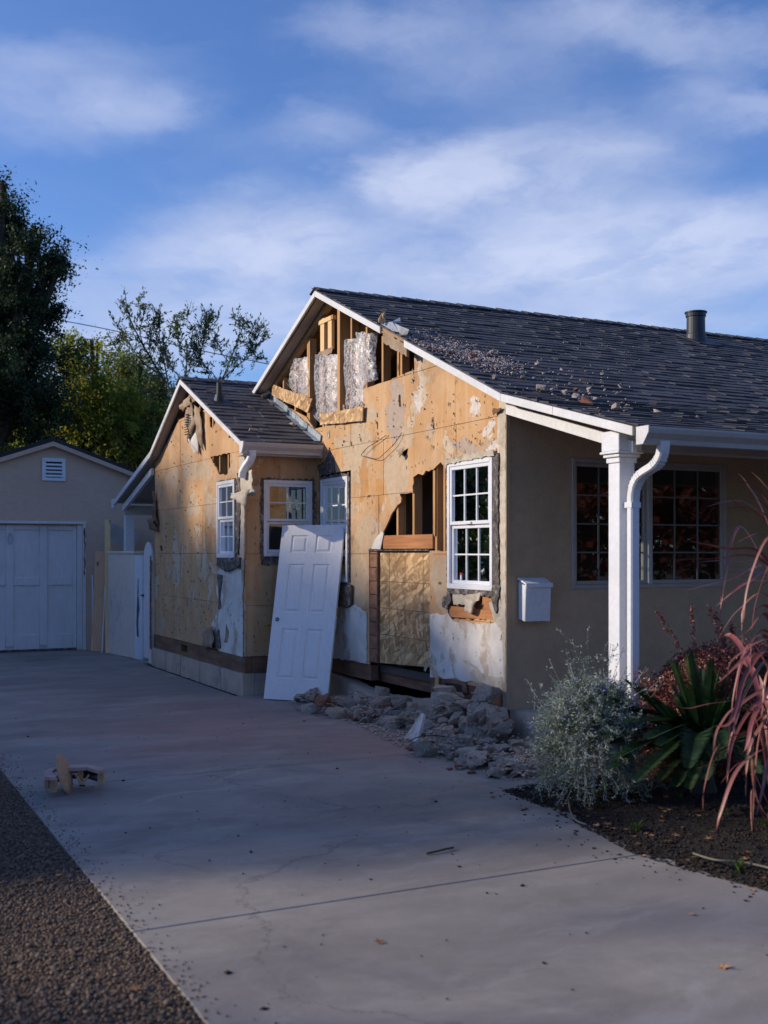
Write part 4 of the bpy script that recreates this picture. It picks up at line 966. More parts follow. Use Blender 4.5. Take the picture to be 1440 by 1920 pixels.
skx('mortar_patch', [(920, 1130), (938, 1112), (944, 1135), (950, 1150), (944, 1180), (930, 1165), (926, 1148)], XG, 'stucco_edge', 77, wallg, .016)
P_('lath_board', [plate(gx_([(842, 1136), (933, 1146), (935, 1163), (842, 1157)]), [], 'x', XG + .004, XG + .03)], M['header'], wallg)
P_('lath_board', [plate(gx_([(903, 1112), (919, 1112), (926, 1146), (903, 1142)]), [], 'x', XG + .008, XG + .028)], M['header'], wallg)
P_('lath_board', [plate(gx_([(842, 1112), (938, 1106), (938, 1168), (842, 1164)]), [], 'x', XG + .032, XG + .05)], M['stain_wood'], wallg)
# stucco return at the corner, broken edge
cs = jag([(YA + .0, .30), (YA + .0, 2.93), (YA + .10, 2.95), (YA + .085, 2.6), (YA + .10, 1.9), (YA + .08, 1.3), (YA + .05, 1.15), (YA + .05, .9), (YA + .035, .7), (YA + .05, .32)], .04, .010, 81)
cs = [(max(a, YA), b) for a, b in cs]
P_('stucco_edge', [plate(cs, [], 'x', XG - .022, XG - .004)], M['stucco_edge'], wallg)
P_('stucco_return', [box(XG - .022, XG + .018, YA - .012, YA - .001, .30, 2.93)], M['stucco'], wallp)
# hanging dark flap near the corner, torn flaps on the bay
def flap(name, pts3, mat, parent, base=None):
    """double-skinned crumpled sheet through rows of 3-D points"""
    V, F = [], []; nr, nc = len(pts3), len(pts3[0])
    for sgn in (0, .004):
        for row in pts3:
            for p in row: V.append((p[0] - sgn, p[1] - sgn * .3, p[2]))
    def idx(s, i, j): return s * nr * nc + i * nc + j
    for i in range(nr - 1):
        for j in range(nc - 1):
            F.append((idx(0, i, j), idx(0, i, j + 1), idx(0, i + 1, j + 1), idx(0, i + 1, j))); F.append((idx(1, i, j), idx(1, i + 1, j), idx(1, i + 1, j + 1), idx(1, i, j + 1)))
    for i in range(nr - 1):
        for j in (0, nc - 1): F.append((idx(0, i, j), idx(0, i + 1, j), idx(1, i + 1, j), idx(1, i, j)))
    for j in range(nc - 1):
        for i in (0, nr - 1): F.append((idx(0, i, j), idx(0, i, j + 1), idx(1, i, j + 1), idx(1, i, j)))
    o = obj(name, V, F, mat, parent, base=base, smooth=True); fix_normals(o); return o
def crumple(corners, X, n=10, m=8, amp=.03, seed=0, out=.03, f=9):
    """corners in photo pixels (tl,tr,br,bl) on plane X -> grid of crumpled points"""
    tl, tr, br, bl = [Vector(on_x(a, b, X)) for a, b in corners]; rows = []
    for i in range(n):
        t = i / (n - 1); row = []
        for j in range(m):
            s = j / (m - 1); q = tl.lerp(tr, s).lerp(bl.lerp(br, s), t)
            nn = noise.noise(Vector((q.x * f, q.y * f, seed))) + .5 * noise.noise(Vector((q.x * f * 2.7, q.y * f * 2.7, seed + 5)))
            ew = noise.noise(Vector((q.x * 14, q.y * 14, seed + 9))) * .018 + noise.noise(Vector((q.x * 60, q.y * 60, seed + 19))) * .016
            row.append((X - out + nn * amp, q.x + ew, q.y + ew * .7))
        rows.append(row)
    return rows
flap('torn_paper', crumple([(355, 762), (367, 745), (374, 800), (360, 830)], XB, 9, 6, .05, 1, .06), M['paper'], wallb)
flap('torn_paper', crumple([(345, 760), (372, 738), (376, 752), (350, 772)], XB, 6, 7, .05, 2, .07), M['paper'], wallb)
flap('torn_paper', crumple([(372, 760), (382, 770), (386, 846), (368, 800)], XB, 9, 5, .03, 3, .04), M['paper'], wallb)
flap('torn_mesh', crumple([(359, 772), (372, 768), (377, 852), (358, 828)], XB, 10, 6, .02, 4, .03), M['white_plaster'], wallb)
for k in range(9): P_('metal_lath', [plate(bx_([(357.5, 778 + k * 4.6), (365, 776 + k * 4.6), (365, 778 + k * 4.6), (357.5, 780 + k * 4.6)]), [], 'x', XB - .085, XB - .08)], M['black'], wallb)
flap('torn_paper', crumple([(291, 920), (293, 920), (300, 985), (290, 980)], XB, 14, 5, .03, 5, .03), M['stain_wood'], wallb)
flap('torn_paper', crumple([(289, 972), (296, 975), (301, 996), (287, 992)], XB, 6, 5, .06, 6, .06), M['stain_wood'], wallb)
flap('torn_paper', crumple([(463, 885), (484, 880), (486, 930), (462, 930)], XB, 8, 6, .05, 7, .05), M['stucco_edge'], wallb)
flap('torn_paper', crumple([(448, 925), (485, 918), (475, 950), (452, 935)], XB, 7, 6, .05, 8, .10), M['stucco_edge'], wallb)
flap('torn_paper', crumple([(930, 768), (948, 764), (946, 772), (934, 779)], XG, 5, 5, .02, 9, .04), M['stain_wood'], wallg)
flap('torn_paper', crumple([(882, 1122), (903, 1128), (892, 1150), (880, 1146)], XG, 6, 5, .03, 10, .05), M['stucco_edge'], wallg)
flap('torn_paper', crumple([(754, 845), (764, 838), (762, 852), (757, 858)], XG, 5, 4, .02, 11, .04), M['paper'], wallg)
flap('torn_paper', crumple([(822, 1268), (828, 1266), (829, 1296), (822, 1292)], XG, 7, 4, .02, 12, .03), M['rafter'], wallg)
flap('torn_paper', crumple([(388, 1180), (406, 1175), (408, 1215), (386, 1212)], XB, 7, 6, .04, 13, .05), M['paper'], wallb)
# little white elbow bracket below the bay gutter
ep = [Vector((BX0 + .10 + a, bR[0] - .06 + b, z)) for a, b, z in ((0.0, 0, 2.80), (0.0, 0, 2.74), (-.02, .02, 2.68), (-.05, .07, 2.62), (-.07, .11, 2.56), (-.07, .13, 2.50))]
P_('elbow', [rect_tube(ep, .085, .07, (1, 0, 0))], M['white'], bay_roof)

def scraps(parent, X, n, ylo, yhi, zf, seed, mat, size):
    rn = random.Random(seed); V, F = [], []
    cnt = 0
    while cnt < n:
        y = rn.uniform(ylo, yhi)
        if rn.random() < .6: y = ylo + round((y - ylo) / .406) * .406 + rn.gauss(0, .012)
        z = rn.uniform(.5, 4.2)
        if z > zf(y) - .2: continue
        if X == XG and (8.27 < y < 9.95 and .9 < z < 2.6 or 9.7 < y < 11.45 and z < 2.75 or 11.2 < y < 12.3 and 1.1 < z < 2.6 or z > 3.3 and y > 10.2): continue
        if X == XB and (12.55 < y < 13.9 and 1.5 < z < 3.1): continue
        s_ = size * rn.uniform(.4, 1.5) * (1 + (rn.random() > .92)); a = rn.uniform(0, 6.28); k = rn.choice((3, 4, 5)); n0 = len(V)
        for q in range(k):
            b = a + q * 6.283 / k + rn.uniform(-.4, .4); r_ = s_ * rn.uniform(.4, 1.1)
            V.append((X - .004 - rn.uniform(0, .016), y + r_ * math.cos(b) * .6, z + r_ * math.sin(b) * 1.3))
        V.append((X - .003, y, z)); F += [(n0 + q, n0 + (q + 1) % k, n0 + k) for q in range(k)]; cnt += 1
    obj('paper_scraps', V, F, M[mat], parent, kind='stuff')
scraps(wallg, XG, 90, 8.2, 12.2, zmain, 1, 'felt', .010); scraps(wallg, XG, 90, 8.2, 12.2, zmain, 2, 'stucco_edge', .024); scraps(wallg, XG, 60, 8.2, 12.2, zmain, 3, 'stain_wood', .010)
scraps(wallb, XB, 70, 12.35, 16.15, zbay, 4, 'felt', .010); scraps(wallb, XB, 60, 12.35, 16.15, zbay, 5, 'stucco_edge', .020); scraps(wallb, XB, 50, 12.35, 16.15, zbay, 6, 'stain_wood', .010)
# ---- sill beams and foundation
P_('sill_beam', [box(XG + .01, XG + .10, YA + .012, dy0, .25, .435)], M['stain_wood'], wallg); P_('sill_beam', [box(XG + .012, XG + .10, dy1 - .02, YB, .27, .435)], M['stain_wood'], wallg)
P_('sill_beam', [box(XB - .012, XB + .07, YB - .014, 14.55, .25, .435)], M['stain_wood'], wallb); P_('sill_beam', [box(XB - .012, XB + .07, 14.85, YC, .25, .435)], M['stain_wood'], wallb)
P_('sill_beam', [box(XB - .012, XB + .07, 14.55, 14.85, .25, .30), box(XB - .012, XB + .07, 14.55, 14.85, .40, .435)], M['stain_wood'], wallb)
P_('sill_beam', [box(XB + .075, XG - .01, YB - .014, YB + .08, .25, .435)], M['stain_wood'], walls_)
P_('floor_joist', [box(XG + .16, XG + .24, dy0 - .1, dy1 + .4, .25, .36)], M['stain_wood'], wallg)
fo = jag([(YA + .015, .02), (YA + .015, .27), (dy0, .24), (dy0 + .15, .20), (10.7, .14), (11.2, .20), (11.6, .245), (YB - .01, .25), (YB - .01, .0), (YA + .1, -.05)], .08, .008, 91)
fnd = P_('foundation', [plate(fo, [], 'x', XG - .035, XG + .12)], M['found'], house)
for (y0, y1) in ((YB - .04, 13.05), (13.07, 13.9), (13.92, 14.75), (14.78, 15.5), (15.52, YC + .02)):
    P_('concrete_block', [plate(jag(rect(y0, y1, -.02, .245), .06, .005, int(y0 * 10)), [], 'x', XB - .045, XB + .1)], M['found'], fnd, bev=.004)
P_('concrete_block', [box(XB + .105, XG - .04, YB - .045, YB + .1, -.02, .245)], M['found'], fnd)
P_('vent_frame', [plate(gx_([(830, 1272), (875, 1278), (878, 1300), (830, 1296)]), [gx_([(836, 1279), (868, 1284), (868, 1298), (836, 1294)])], 'x', XG - .012, XG + .0)], M['stain_wood'], wallg)
P_('vent_screen', [plate(gx_([(836, 1279), (868, 1284), (868, 1299), (836, 1294)]), [], 'x', XG - .006, XG - .003)], M['black'], wallg)

# ---- windows
def window(parent, axis, plane, a0, a1, z0, z1, sashes, depth=.0, mull=None, fw=.042, proj=.022, fm='vinyl', mm='vinyl'):
    """sashes: list of (a0,a1,z0,z1,cols,rows,recess) as fractions of the clear opening"""
    def bx(u0, u1, v0, v1, n0, n1):   # n outward from the plane
        lo, hi = plane - n1, plane - n0
        return box(lo, hi, u0, u1, v0, v1) if axis == 'x' else box(u0, u1, lo, hi, v0, v1)
    def fr(u0, u1, v0, v1, w, n0, n1, wb=None):
        wb = wb or w
        return [bx(u0, u0 + w, v0, v1, n0, n1), bx(u1 - w, u1, v0, v1, n0, n1), bx(u0 + w, u1 - w, v0, v0 + wb, n0, n1), bx(u0 + w, u1 - w, v1 - w, v1, n0, n1)]
    win = P_('window', fr(a0, a1, z0, z1, fw, -.05, proj, fw * 1.1), M[fm], parent, bev=.003)
    A0, A1, Z0, Z1 = a0 + fw, a1 - fw, z0 + fw * 1.1, z1 - fw
    for (s0, s1, t0, t1, cols, rows, rec) in sashes:
        u0, u1 = A0 + (A1 - A0) * s0, A0 + (A1 - A0) * s1; v0, v1 = Z0 + (Z1 - Z0) * t0, Z0 + (Z1 - Z0) * t1
        sw = .032
        P_('sash', fr(u0 + .001, u1 - .001, v0 + .001, v1 - .001, sw, -.035 - rec, proj - .008 - rec), M[fm], win, bev=.002)
        gu0, gu1, gv0, gv1 = u0 + sw, u1 - sw, v0 + sw, v1 - sw
        n_ = proj - .024 - rec
        mw = .007
        for c in range(1, cols):
            u = gu0 + (gu1 - gu0) * c / cols
            P_('muntin', [bx(u - mw, u + mw, gv0, gv1, n_ - .004, n_ + .006)], M[mm], win)
        for c in range(cols):
            ua = gu0 + (gu1 - gu0) * c / cols; ub = gu0 + (gu1 - gu0) * (c + 1) / cols
            for r in range(1, rows):
                v = gv0 + (gv1 - gv0) * r / rows
                P_('muntin', [bx(ua + (mw if c else 0), ub - (mw if c < cols - 1 else 0), v - mw, v + mw, n_ - .004, n_ + .006)], M[mm], win)
            for r in range(rows):
                va = gv0 + (gv1 - gv0) * r / rows; vb = gv0 + (gv1 - gv0) * (r + 1) / rows
                if axis == 'x': V = [(plane - n_ + .002, ua, va), (plane - n_ + .002, ub, va), (plane - n_ + .002, ub, vb), (plane - n_ + .002, ua, vb)]
                else: V = [(ua, plane - n_ + .002, va), (ub, plane - n_ + .002, va), (ub, plane - n_ + .002, vb), (ua, plane - n_ + .002, vb)]
                obj('pane', V, [(0, 1, 2, 3)], M['glass'], win)
    return win
DH = [(0, 1, .5, 1, 3, 2, 0.0), (0, 1, 0, .5, 3, 2, .02)]
w1 = window(wallg, 'x', XG, *WIN['near'], DH)
w2 = window(wallg, 'x', XG, *WIN['inner'], DH)
w3 = window(wallb, 'x', XB, 12.62, 13.28, 1.58, 2.51, [(0, 1, .5, 1, 2, 2, 0.0), (0, 1, 0, .5, 2, 2, .02)])
w4 = window(walls_, 'y', YB, 4.57, 5.18, 1.60, 2.49, [(0, 1, .45, 1, 2, 2, 0.0), (0, 1, 0, .45, 2, 1, .02)])
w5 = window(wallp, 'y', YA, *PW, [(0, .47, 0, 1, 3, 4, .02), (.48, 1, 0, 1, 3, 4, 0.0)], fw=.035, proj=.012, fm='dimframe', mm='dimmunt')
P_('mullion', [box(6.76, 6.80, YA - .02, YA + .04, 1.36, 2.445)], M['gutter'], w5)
P_('sash_lock', [box(XG - .03, XG - .004, 8.68, 8.77, 1.905, 1.925)], M['vinyl'], w1)
sy, sz_ = on_x(860.5, 1083, XG)
P_('security_sticker', [plate([(sy + .012 * math.cos(a) * 1.1, sz_ + .028 * math.sin(a)) for a in [k * math.pi / 8 for k in range(16)]], [], 'x', XG + .0195, XG + .0205)], M['white'], w1)
P_('security_sticker', [plate([(sy + .017, sz_ + .030), (sy - .017, sz_ + .030), (sy - .017, sz_ + .045), (sy + .017, sz_ + .045)], [], 'x', XG + .0180, XG + .0190)], M['redsticker'], w1)
# curtain hint inside the near window (pale panel) 
P_('inner_sill', [box(XG + .08, XG + .16, 8.3, 9.15, 1.27, 1.30)], M['vinyl'], wallg)

# ---- vents on the roofs
vb = Vector((10.3, 11.39, zmain(11.39)))
pv = P_('vent_pipe', [lathe((vb.x, vb.y, vb.z - .05), [(.165, -.02), (.14, .07), (.13, .13), (.122, .14), (.118, .36), (.13, .365), (.133, .41), (.145, .415), (.145, .43), (.09, .437)], 24)], M['vent_pipe'], roof)
P_('flashing', [bar((vb.x, vb.y - .30, zmain(vb.y - .30) + .028), (vb.x, vb.y + .15, zmain(vb.y + .15) + .028), .42, .006)], M['vent_pipe'], roof)
r_ = ray(411, 752); tt = None
for k in range(4000):
    d = 12 + k * .001; p = Vector((0, 0, CAMZ)) + r_ * d
    if BX0 < p.x and p.z <= zbay(p.y) + .02: break
P_('vent_pipe', [lathe((p.x, p.y, p.z - .02), [(.085, -.02), (.07, .03), (.05, .10), (.036, .105), (.033, .25), (.028, .25)], 16)], M['vent_pipe'], bay_roof)
P_('flashing', [bar((p.x, p.y - .16, zbay(p.y - .16) + .028), (p.x, p.y + .08, zbay(p.y + .08) + .028), .26, .005)], M['vent_pipe'], bay_roof)
# step flashing where the bay roof meets the gable
fr_ = random.Random(3)
y = bR[0] + .05
while y < 14.2:
    z = zbay(y + .07)
    o = P_('step_flashing', [bar((XG - .015, y, zbay(y) + .055), (XG - .015, y + .125, zbay(y + .125) + .055), .010, .09), bar((XG - .05, y, zbay(y) + .028), (XG - .05, y + .125, zbay(y + .125) + .028), .07, .004)], M['flash'], bay_roof)
    o.rotation_euler = (0, 0, 0); o.location = (fr_.uniform(-.006, .004), 0, fr_.uniform(-.006, .008)); y += .132

# ================================================================== things on the house
def scrap(name, px4, label, X, tilt=0, thick=.012):
    base = on_x(*px4[0], X); b = Vector((X, base[0], base[1]))
    V, F = plate(jag([on_x(a, c, X) for a, c in px4], .09, .006, int(px4[0][0])), [], 'x', X - thick, X)
    o = obj(name, V, F, M['osb'], None, base=b); fix_normals(o); tag(o, label, 'board'); return o
scrap('osb_board', [(513, 721), (587, 748), (578, 774), (511, 741)], 'slanted OSB offcut nailed low on the left side of the open gable', XG - .03)
scrap('osb_board', [(601, 777), (683, 762), (681, 789), (602, 797)], 'level OSB offcut nailed below the middle of the open gable', XG - .03)

def sheet_plastic(px_pts, label, seed, X0=XG, depth=.16, n=56, m=26, amp=.026, dn=8):
    tl, tr, br, bl = [Vector(on_x(a, b, X0)) for a, b in px_pts]; V, F = [], []
    for i in range(n):
        t = i / (n - 1)
        for j in range(m):
            s = j / (m - 1); q = tl.lerp(tr, s).lerp(bl.lerp(br, s), t)
            bulge = math.sin(s * math.pi) ** .6 * depth * .45 + math.sin(t * math.pi) ** .5 * depth * .15
            f = 1.3 * noise.noise(Vector((q.x * 8, q.y * 2.2 + q.x * 2, seed))) + .8 * abs(noise.noise(Vector(((q.x + q.y * .6) * 13, q.y * 3, seed + 3)))) + .5 * abs(noise.noise(Vector(((q.x - q.y * .9) * 17, q.y * 5, seed + 8))))
            e = noise.noise(Vector((q.x * 7, q.y * 7, seed + 11))) * .035
            V.append((X0 + .045 - bulge * .7 + f * amp * .55, q.x + e, q.y + e))
    for i in range(n - 1):
        for j in range(m - 1): a = i * m + j; F.append((a, a + 1, a + m + 1, a + m))
    o = obj('plastic_sheet', V, F, M['plastic'], None, base=(X0, tl.x, tl.y), smooth=True); tag(o, label, 'plastic sheet', 'plastic wrapping hung in the open gable'); return o
sheet_plastic([(541, 676), (578, 668), (576, 748), (536, 722)], 'low clear plastic bundle at the far left of the open gable', 1)
sheet_plastic([(584, 664), (630, 664), (627, 776), (588, 776)], 'tall clear plastic bundle left of the thick king stud', 2)
sheet_plastic([(640, 640), (676, 628), (684, 766), (642, 772)], 'tall wrinkled plastic bundle right of the thick king stud', 3)
sheet_plastic([(664, 625), (700, 624), (703, 708), (676, 732)], 'loose plastic flap hanging over the right bundle and stud', 4, depth=.22, amp=.045)
sheet_plastic([(522, 706), (545, 735), (622, 800), (600, 802)], 'thin plastic trail tucked under the slanted OSB offcut', 5, depth=.04, n=12)
for (p4, lb) in (((543, 682, 575, 740), 'brown insulation batt wrapped in the leftmost plastic bundle'), ((590, 676, 624, 770), 'brown insulation batt in the bundle left of the king stud'), ((650, 650, 680, 765), 'brown insulation batt in the bundle right of the king stud')):
    ya, za = on_x(p4[0], p4[1], XG); yb, zb = on_x(p4[2], p4[3], XG)
    o = obj('insulation_batt', *box(XG + .06, XG + .09, yb, ya, zb, za), M['insul'], None, base=(XG, yb, zb)); fix_normals(o); tag(o, lb, 'insulation')

# crumpled flashing sheet standing up on the roof edge
def roof_pt(px, py, off=.03):
    r = ray(px, py)
    for k in range(9000):
        d = 6 + k * .001; p = Vector((0, 0, CAMZ)) + r * d
        if p.x > RX0 - .1 and p.z <= zmain(p.y) + off and p.y < RY_: return Vector((p.x, p.y, zmain(p.y) + off))
    return p
def poly3(name, pts, thick, mat, label, cat, amp=0):
    V = [tuple(p) for p in pts] + [(p[0] + .0, p[1] + .002, p[2] - thick) for p in pts]; n = len(pts)
    F = [tuple(range(n)), tuple(range(2 * n - 1, n - 1, -1))] + [(i, i + n, (i + 1) % n + n, (i + 1) % n) for i in range(n)]
    o = obj(name, V, F, mat, None, base=tuple(pts[0])); tag(o, label, cat); return o
d0 = roof_pt(735, 615).dot(Vector((FX, FY, 0)))
poly3('metal_flashing', [roof_pt(a, b, .05 + e) for a, b, e in ((714, 606, 0), (735, 603, .05), (750, 595, .05), (751, 602, .06), (740, 606, .04), (752, 612, .06), (767, 618, .08), (764, 626, .02), (750, 628, -.04), (727, 617, -.05))], .004, M['metal_sheet'], 'bent sheet of pale flashing lying on the roof edge above the open gable', 'metal sheet')
poly3('metal_flashing', [at(a, b, d0 + e) for a, b, e in ((709, 598, 0), (715, 588, .02), (717, 581, .02), (722, 583, .03), (723, 590, .03), (718, 592, 0), (724, 600, .02), (720, 608, 0), (710, 604, -.02))], .004, M['rafter'], 'dark torn flap sticking up beside the pale flashing', 'metal sheet')

# mailbox
my, _ = 0, 0
mb = thing('mailbox', 'white wall mailbox with sloped lid on the taupe porch wall', 'mailbox', (6.2, YA, 1.1))
mx0, mz1 = on_y(968, 1100, YA - .1); mx1, _ = on_y(1025, 1096, YA - .1)
mx0, mx1 = 5.34, 5.60
zt, zb_ = 1.42, 1.055
P_('body', [plate([(YA - .015, zb_ + .02), (YA - .012, zt - .02), (YA - .085, zt - .05), (YA - .13, zt - .055), (YA - .115, zb_)], [], 'x', mx0, mx1)], M['white'], mb, bev=.004)
P_('lid', [plate([(YA - .010, zt + .01), (YA - .010, zt - .008), (YA - .137, zt - .05), (YA - .142, zt - .075), (YA - .148, zt - .073), (YA - .145, zt - .038)], [], 'x', mx0 - .008, mx1 + .008)], M['white'], mb, bev=.002)

# loose cable loop on the gable wall
def wire(name, pts, r, label, cat, mat='wire', n=5):
    o = obj(name, *tube(pts, r, n), M[mat], None, base=tuple(pts[0]), smooth=True); tag(o, label, cat); return o
def smooth_pts(cp, k=6):
    cp = [Vector(c) for c in cp]; out = []
    for i in range(len(cp) - 1):
        p0, p1, p2, p3 = cp[max(i - 1, 0)], cp[i], cp[i + 1], cp[min(i + 2, len(cp) - 1)]
        for j in range(k):
            t = j / k; out.append(.5 * ((2 * p1) + (-p0 + p2) * t + (2 * p0 - 5 * p1 + 4 * p2 - p3) * t * t + (-p0 + 3 * p1 - 3 * p2 + p3) * t ** 3))
    out.append(cp[-1]); return out
cl = [(XG - .02 - e, *on_x(620 + a / 4, 740 + b / 4, XG)) for a, b, e in ((430, 305, 0), (370, 350, .01), (300, 400, .02), (256, 455, .02), (300, 468, .02), (375, 483, .02), (430, 440, .02), (500, 370, .015), (548, 285, .0))]
wire('cable', smooth_pts(cl), .0035, 'thin black cable looped between two nails on the sheathing', 'cable')

# the white six-panel door leaning in the corner
BL, BR, TL = Vector((4.42, 11.82, 0.002)), Vector((4.93, 11.23, 0.002)), Vector((4.735, 12.15, 1.955))
e1 = (BR - BL).normalized(); e2 = (TL - BL); e2 = (e2 - e1 * e2.dot(e1)).normalized(); e3 = e1.cross(e2).normalized()
if e3.dot(Vector((-1, -1, 0))) < 0: e3 = -e3
DW, DH_, DT = .785, 2.0, .035
def dp(u, v, n): return BL + e1 * u + e2 * v + e3 * n
def dbox(u0, u1, v0, v1, n0, n1):
    V = [tuple(dp(u, v, n)) for u in (u0, u1) for v in (v0, v1) for n in (n0, n1)]
    return V, [(0, 1, 3, 2), (4, 6, 7, 5), (0, 4, 5, 1), (2, 3, 7, 6), (0, 2, 6, 4), (1, 5, 7, 3)]
door = thing('door', 'white six-panel interior door leaning against the stripped wall', 'door', tuple(BL))
cw = .205; su0 = .135; su1 = DW - su0 - cw
rowsv = [(.235, .80), (.985, 1.545), (1.675, 1.88)]
pan = []
segs = [dbox(0, DW, 0, DH_, 0, DT - .012)]
us = [0, su0, su0 + cw, su1, su1 + cw, DW]
segs += [dbox(us[0], us[1], 0, DH_, DT - .012, DT), dbox(us[4], us[5], 0, DH_, DT - .012, DT), dbox(us[2], us[3], 0, DH_, DT - .012, DT)]
vs = [0] + [v for r in rowsv for v in r] + [DH_]
for (a, b) in ((us[1], us[2]), (us[3], us[4])):
    for i in range(0, len(vs), 2): segs.append(dbox(a, b, vs[i], vs[i + 1], DT - .012, DT))
P_('door_leaf', segs, M['door'], door)
for (a, b) in ((us[1], us[2]), (us[3], us[4])):
    for (v0, v1) in rowsv:
        i1, i2, i3 = .008, .02, .038
        V = []
        for ins, n in ((0.0, DT), (i1, DT - .010), (i2, DT - .010), (i3, DT - .001)):
            V += [tuple(dp(u, v, n)) for u, v in ((a + ins, v0 + ins), (b - ins, v0 + ins), (b - ins, v1 - ins), (a + ins, v1 - ins))]
        F = [tuple(12 + k for k in range(4))]
        for L in range(3):
            for k in range(4): F.append((L * 4 + k, L * 4 + (k + 1) % 4, (L + 1) * 4 + (k + 1) % 4, (L + 1) * 4 + k))
        o = obj('panel', V, F, M['door'], door)
kc = (.065, .90)
def dring(r0, r1, n0, n1, k=20):
    V, F = [], []
    for r, n in ((r0, n0), (r1, n0), (r1, n1), (r0, n1)):
        for i in range(k): a = 2 * math.pi * i / k; V.append(tuple(dp(kc[0] + r * math.cos(a), kc[1] + r * math.sin(a), n)))
    for L in range(4):
        for i in range(k): F.append((L * k + i, L * k + (i + 1) % k, ((L + 1) % 4) * k + (i + 1) % k, ((L + 1) % 4) * k + i))
    return V, F
for v_ in (.25, 1.0, 1.75): P_('hinge_recess', [dbox(DW - .0005, DW + .001, v_ - .045, v_ + .045, .004, DT - .004)], M['pine'], door)
lk = P_('bore_dark_disc', [dring(.0005, .020, DT + .0005, DT + .003)], M['black'], door)  # black disc paints the darkness of the empty bore
P_('lock_ring', [dring(.021, .027, DT + .0005, DT + .006)], M['metal_sheet'], door)
P_('latch', [dring(.004, .009, DT + .003, DT + .008)], M['metal_sheet'], door)
# ================================================================== GARAGE
GY = 19.2
garage = thing('garage', 'pale stucco garage with a white panelled door at the end of the driveway', 'garage', (3.4, GY, 0))
def gy_(l): return [on_y(a, b, GY) for a, b in l]
apx = on_y(98, 832, GY); rgt = on_y(255, 893, GY)
sl = (apx[1] - rgt[1]) / (rgt[0] - apx[0])
GXL, GXR = apx[0] - 2.75, apx[0] + 2.75; zl = apx[1] - sl * 2.75
gd_r, gd_t = on_y(155, 984, GY); gd_l = gd_r - 2.75
P_('wall', [plate([(GXL, -.05), (gd_l, -.05), (gd_l, gd_t), (gd_r, gd_t), (gd_r, -.05), (GXR, -.05), (GXR, zl), apx, (GXL, zl)], [], 'y', GY, GY + .14)], M['garage'], garage)
P_('wall', [box(GXR - .14, GXR, GY + .145, GY + 6, -.05, zl - .05), box(GXL, GXL + .14, GY + .145, GY + 6, -.05, zl - .05), box(GXL + .15, GXR - .15, GY + 5.9, GY + 6, -.05, zl - .05)], M['garage'], garage)
groof = P_('roof', [plate([(GXL - .25, zl - .25 * sl + .03), (apx[0], apx[1] + .03), (GXR + .25, zl - .25 * sl + .03), (GXR + .25, zl - .25 * sl + .09), (apx[0], apx[1] + .10), (GXL - .25, zl - .25 * sl + .09)], [], 'y', GY - .10, GY + 6.2)], M['roof_felt'], garage)
P_('fascia_board', [plate([(apx[0], apx[1] + .028), (GXR + .25, zl - .25 * sl + .028), (GXR + .25, zl - .25 * sl - .045), (apx[0], apx[1] - .045)], [], 'y', GY - .115, GY - .09)], M['garage'], garage)
P_('fascia_board', [plate([(apx[0] - .001, apx[1] + .028), (GXL - .25, zl - .25 * sl + .028), (GXL - .25, zl - .25 * sl - .045), (apx[0] - .001, apx[1] - .045)], [], 'y', GY - .115, GY - .09)], M['garage'], garage)
gdoor = P_('garage_door', [box(gd_l, gd_r, GY + .10, GY + .12, 0.01, gd_t)], M['garage_paint'], garage)
xr_ = on_y(141, 1100, GY)[0]
zrow = (on_y(40, 1204, GY)[1], on_y(40, 1187, GY)[1], on_y(40, 1098, GY)[1], on_y(40, 1083, GY)[1], on_y(40, 992, GY)[1])
stx = []
x = xr_
P_('stile', [box(x - .03, gd_r - .09, GY + .072, GY + .0985, .02, gd_t - .012)], M['garage_paint'], gdoor, bev=.003)
zk = zrow
pw_, sw_ = .415, .125
x = x - .03
edges = []
while x > gd_l + .1:
    edges.append((x - pw_, x)); xs = x - pw_
    P_('stile', [box(xs - sw_ + .002, xs, GY + .07, GY + .0985, .09, gd_t - .012)], M['garage_paint'], gdoor, bev=.003)
    x = xs - sw_
for (a, b) in edges:
    P_('rail', [box(a + .002, b - .002, GY + .074, GY + .0985, zk[1] + .36 - .36, zk[1] + .005)] if False else [box(a + .002, b - .002, GY + .074, GY + .0985, zk[2], zk[3])], M['garage_paint'], gdoor, bev=.003)
    P_('rail', [box(a + .002, b - .002, GY + .074, GY + .0985, .02, .27)], M['garage_paint'], gdoor, bev=.003)
    P_('rail', [box(a + .002, b - .002, GY + .074, GY + .0985, gd_t - .09, gd_t - .012)], M['garage_paint'], gdoor, bev=.003)
P_('bottom_seal', [box(gd_l, gd_r - .09, GY + .066, GY + .072, .0, .035)], M['felt'], gdoor)
P_('jamb', [box(gd_r - .085, gd_r - .0, GY + .02, GY + .0985, 0, gd_t - .002)], M['garage_paint'], garage, bev=.003)
P_('casing', [box(gd_r + .003, gd_r + .05, GY - .02, GY - .002, 0, gd_t + .01), box(gd_l, gd_r + .05, GY - .03, GY - .002, gd_t + .012, gd_t + .055)], M['fascia'], garage, bev=.003)
P_('peeled_strip', [plate(jag(gy_([(157, 990), (159, 990), (159, 1075), (157, 1085)]), .05, .012, 5), [], 'y', GY - .026, GY - .021)], M['felt'], garage)
hx, hz = on_y(20, 1010, GY)
ringp = [(hx + .035 * math.cos(a), GY + .055, hz + .085 * math.sin(a)) for a in [k * math.pi / 12 for k in range(25)]]
P_('door_pull', [tube(ringp, .008, 6, cap=False)], M['metal_sheet'], garage)
vx0, vz0 = on_y(78.5, 901, GY); vx1, vz1 = on_y(122.5, 860, GY)
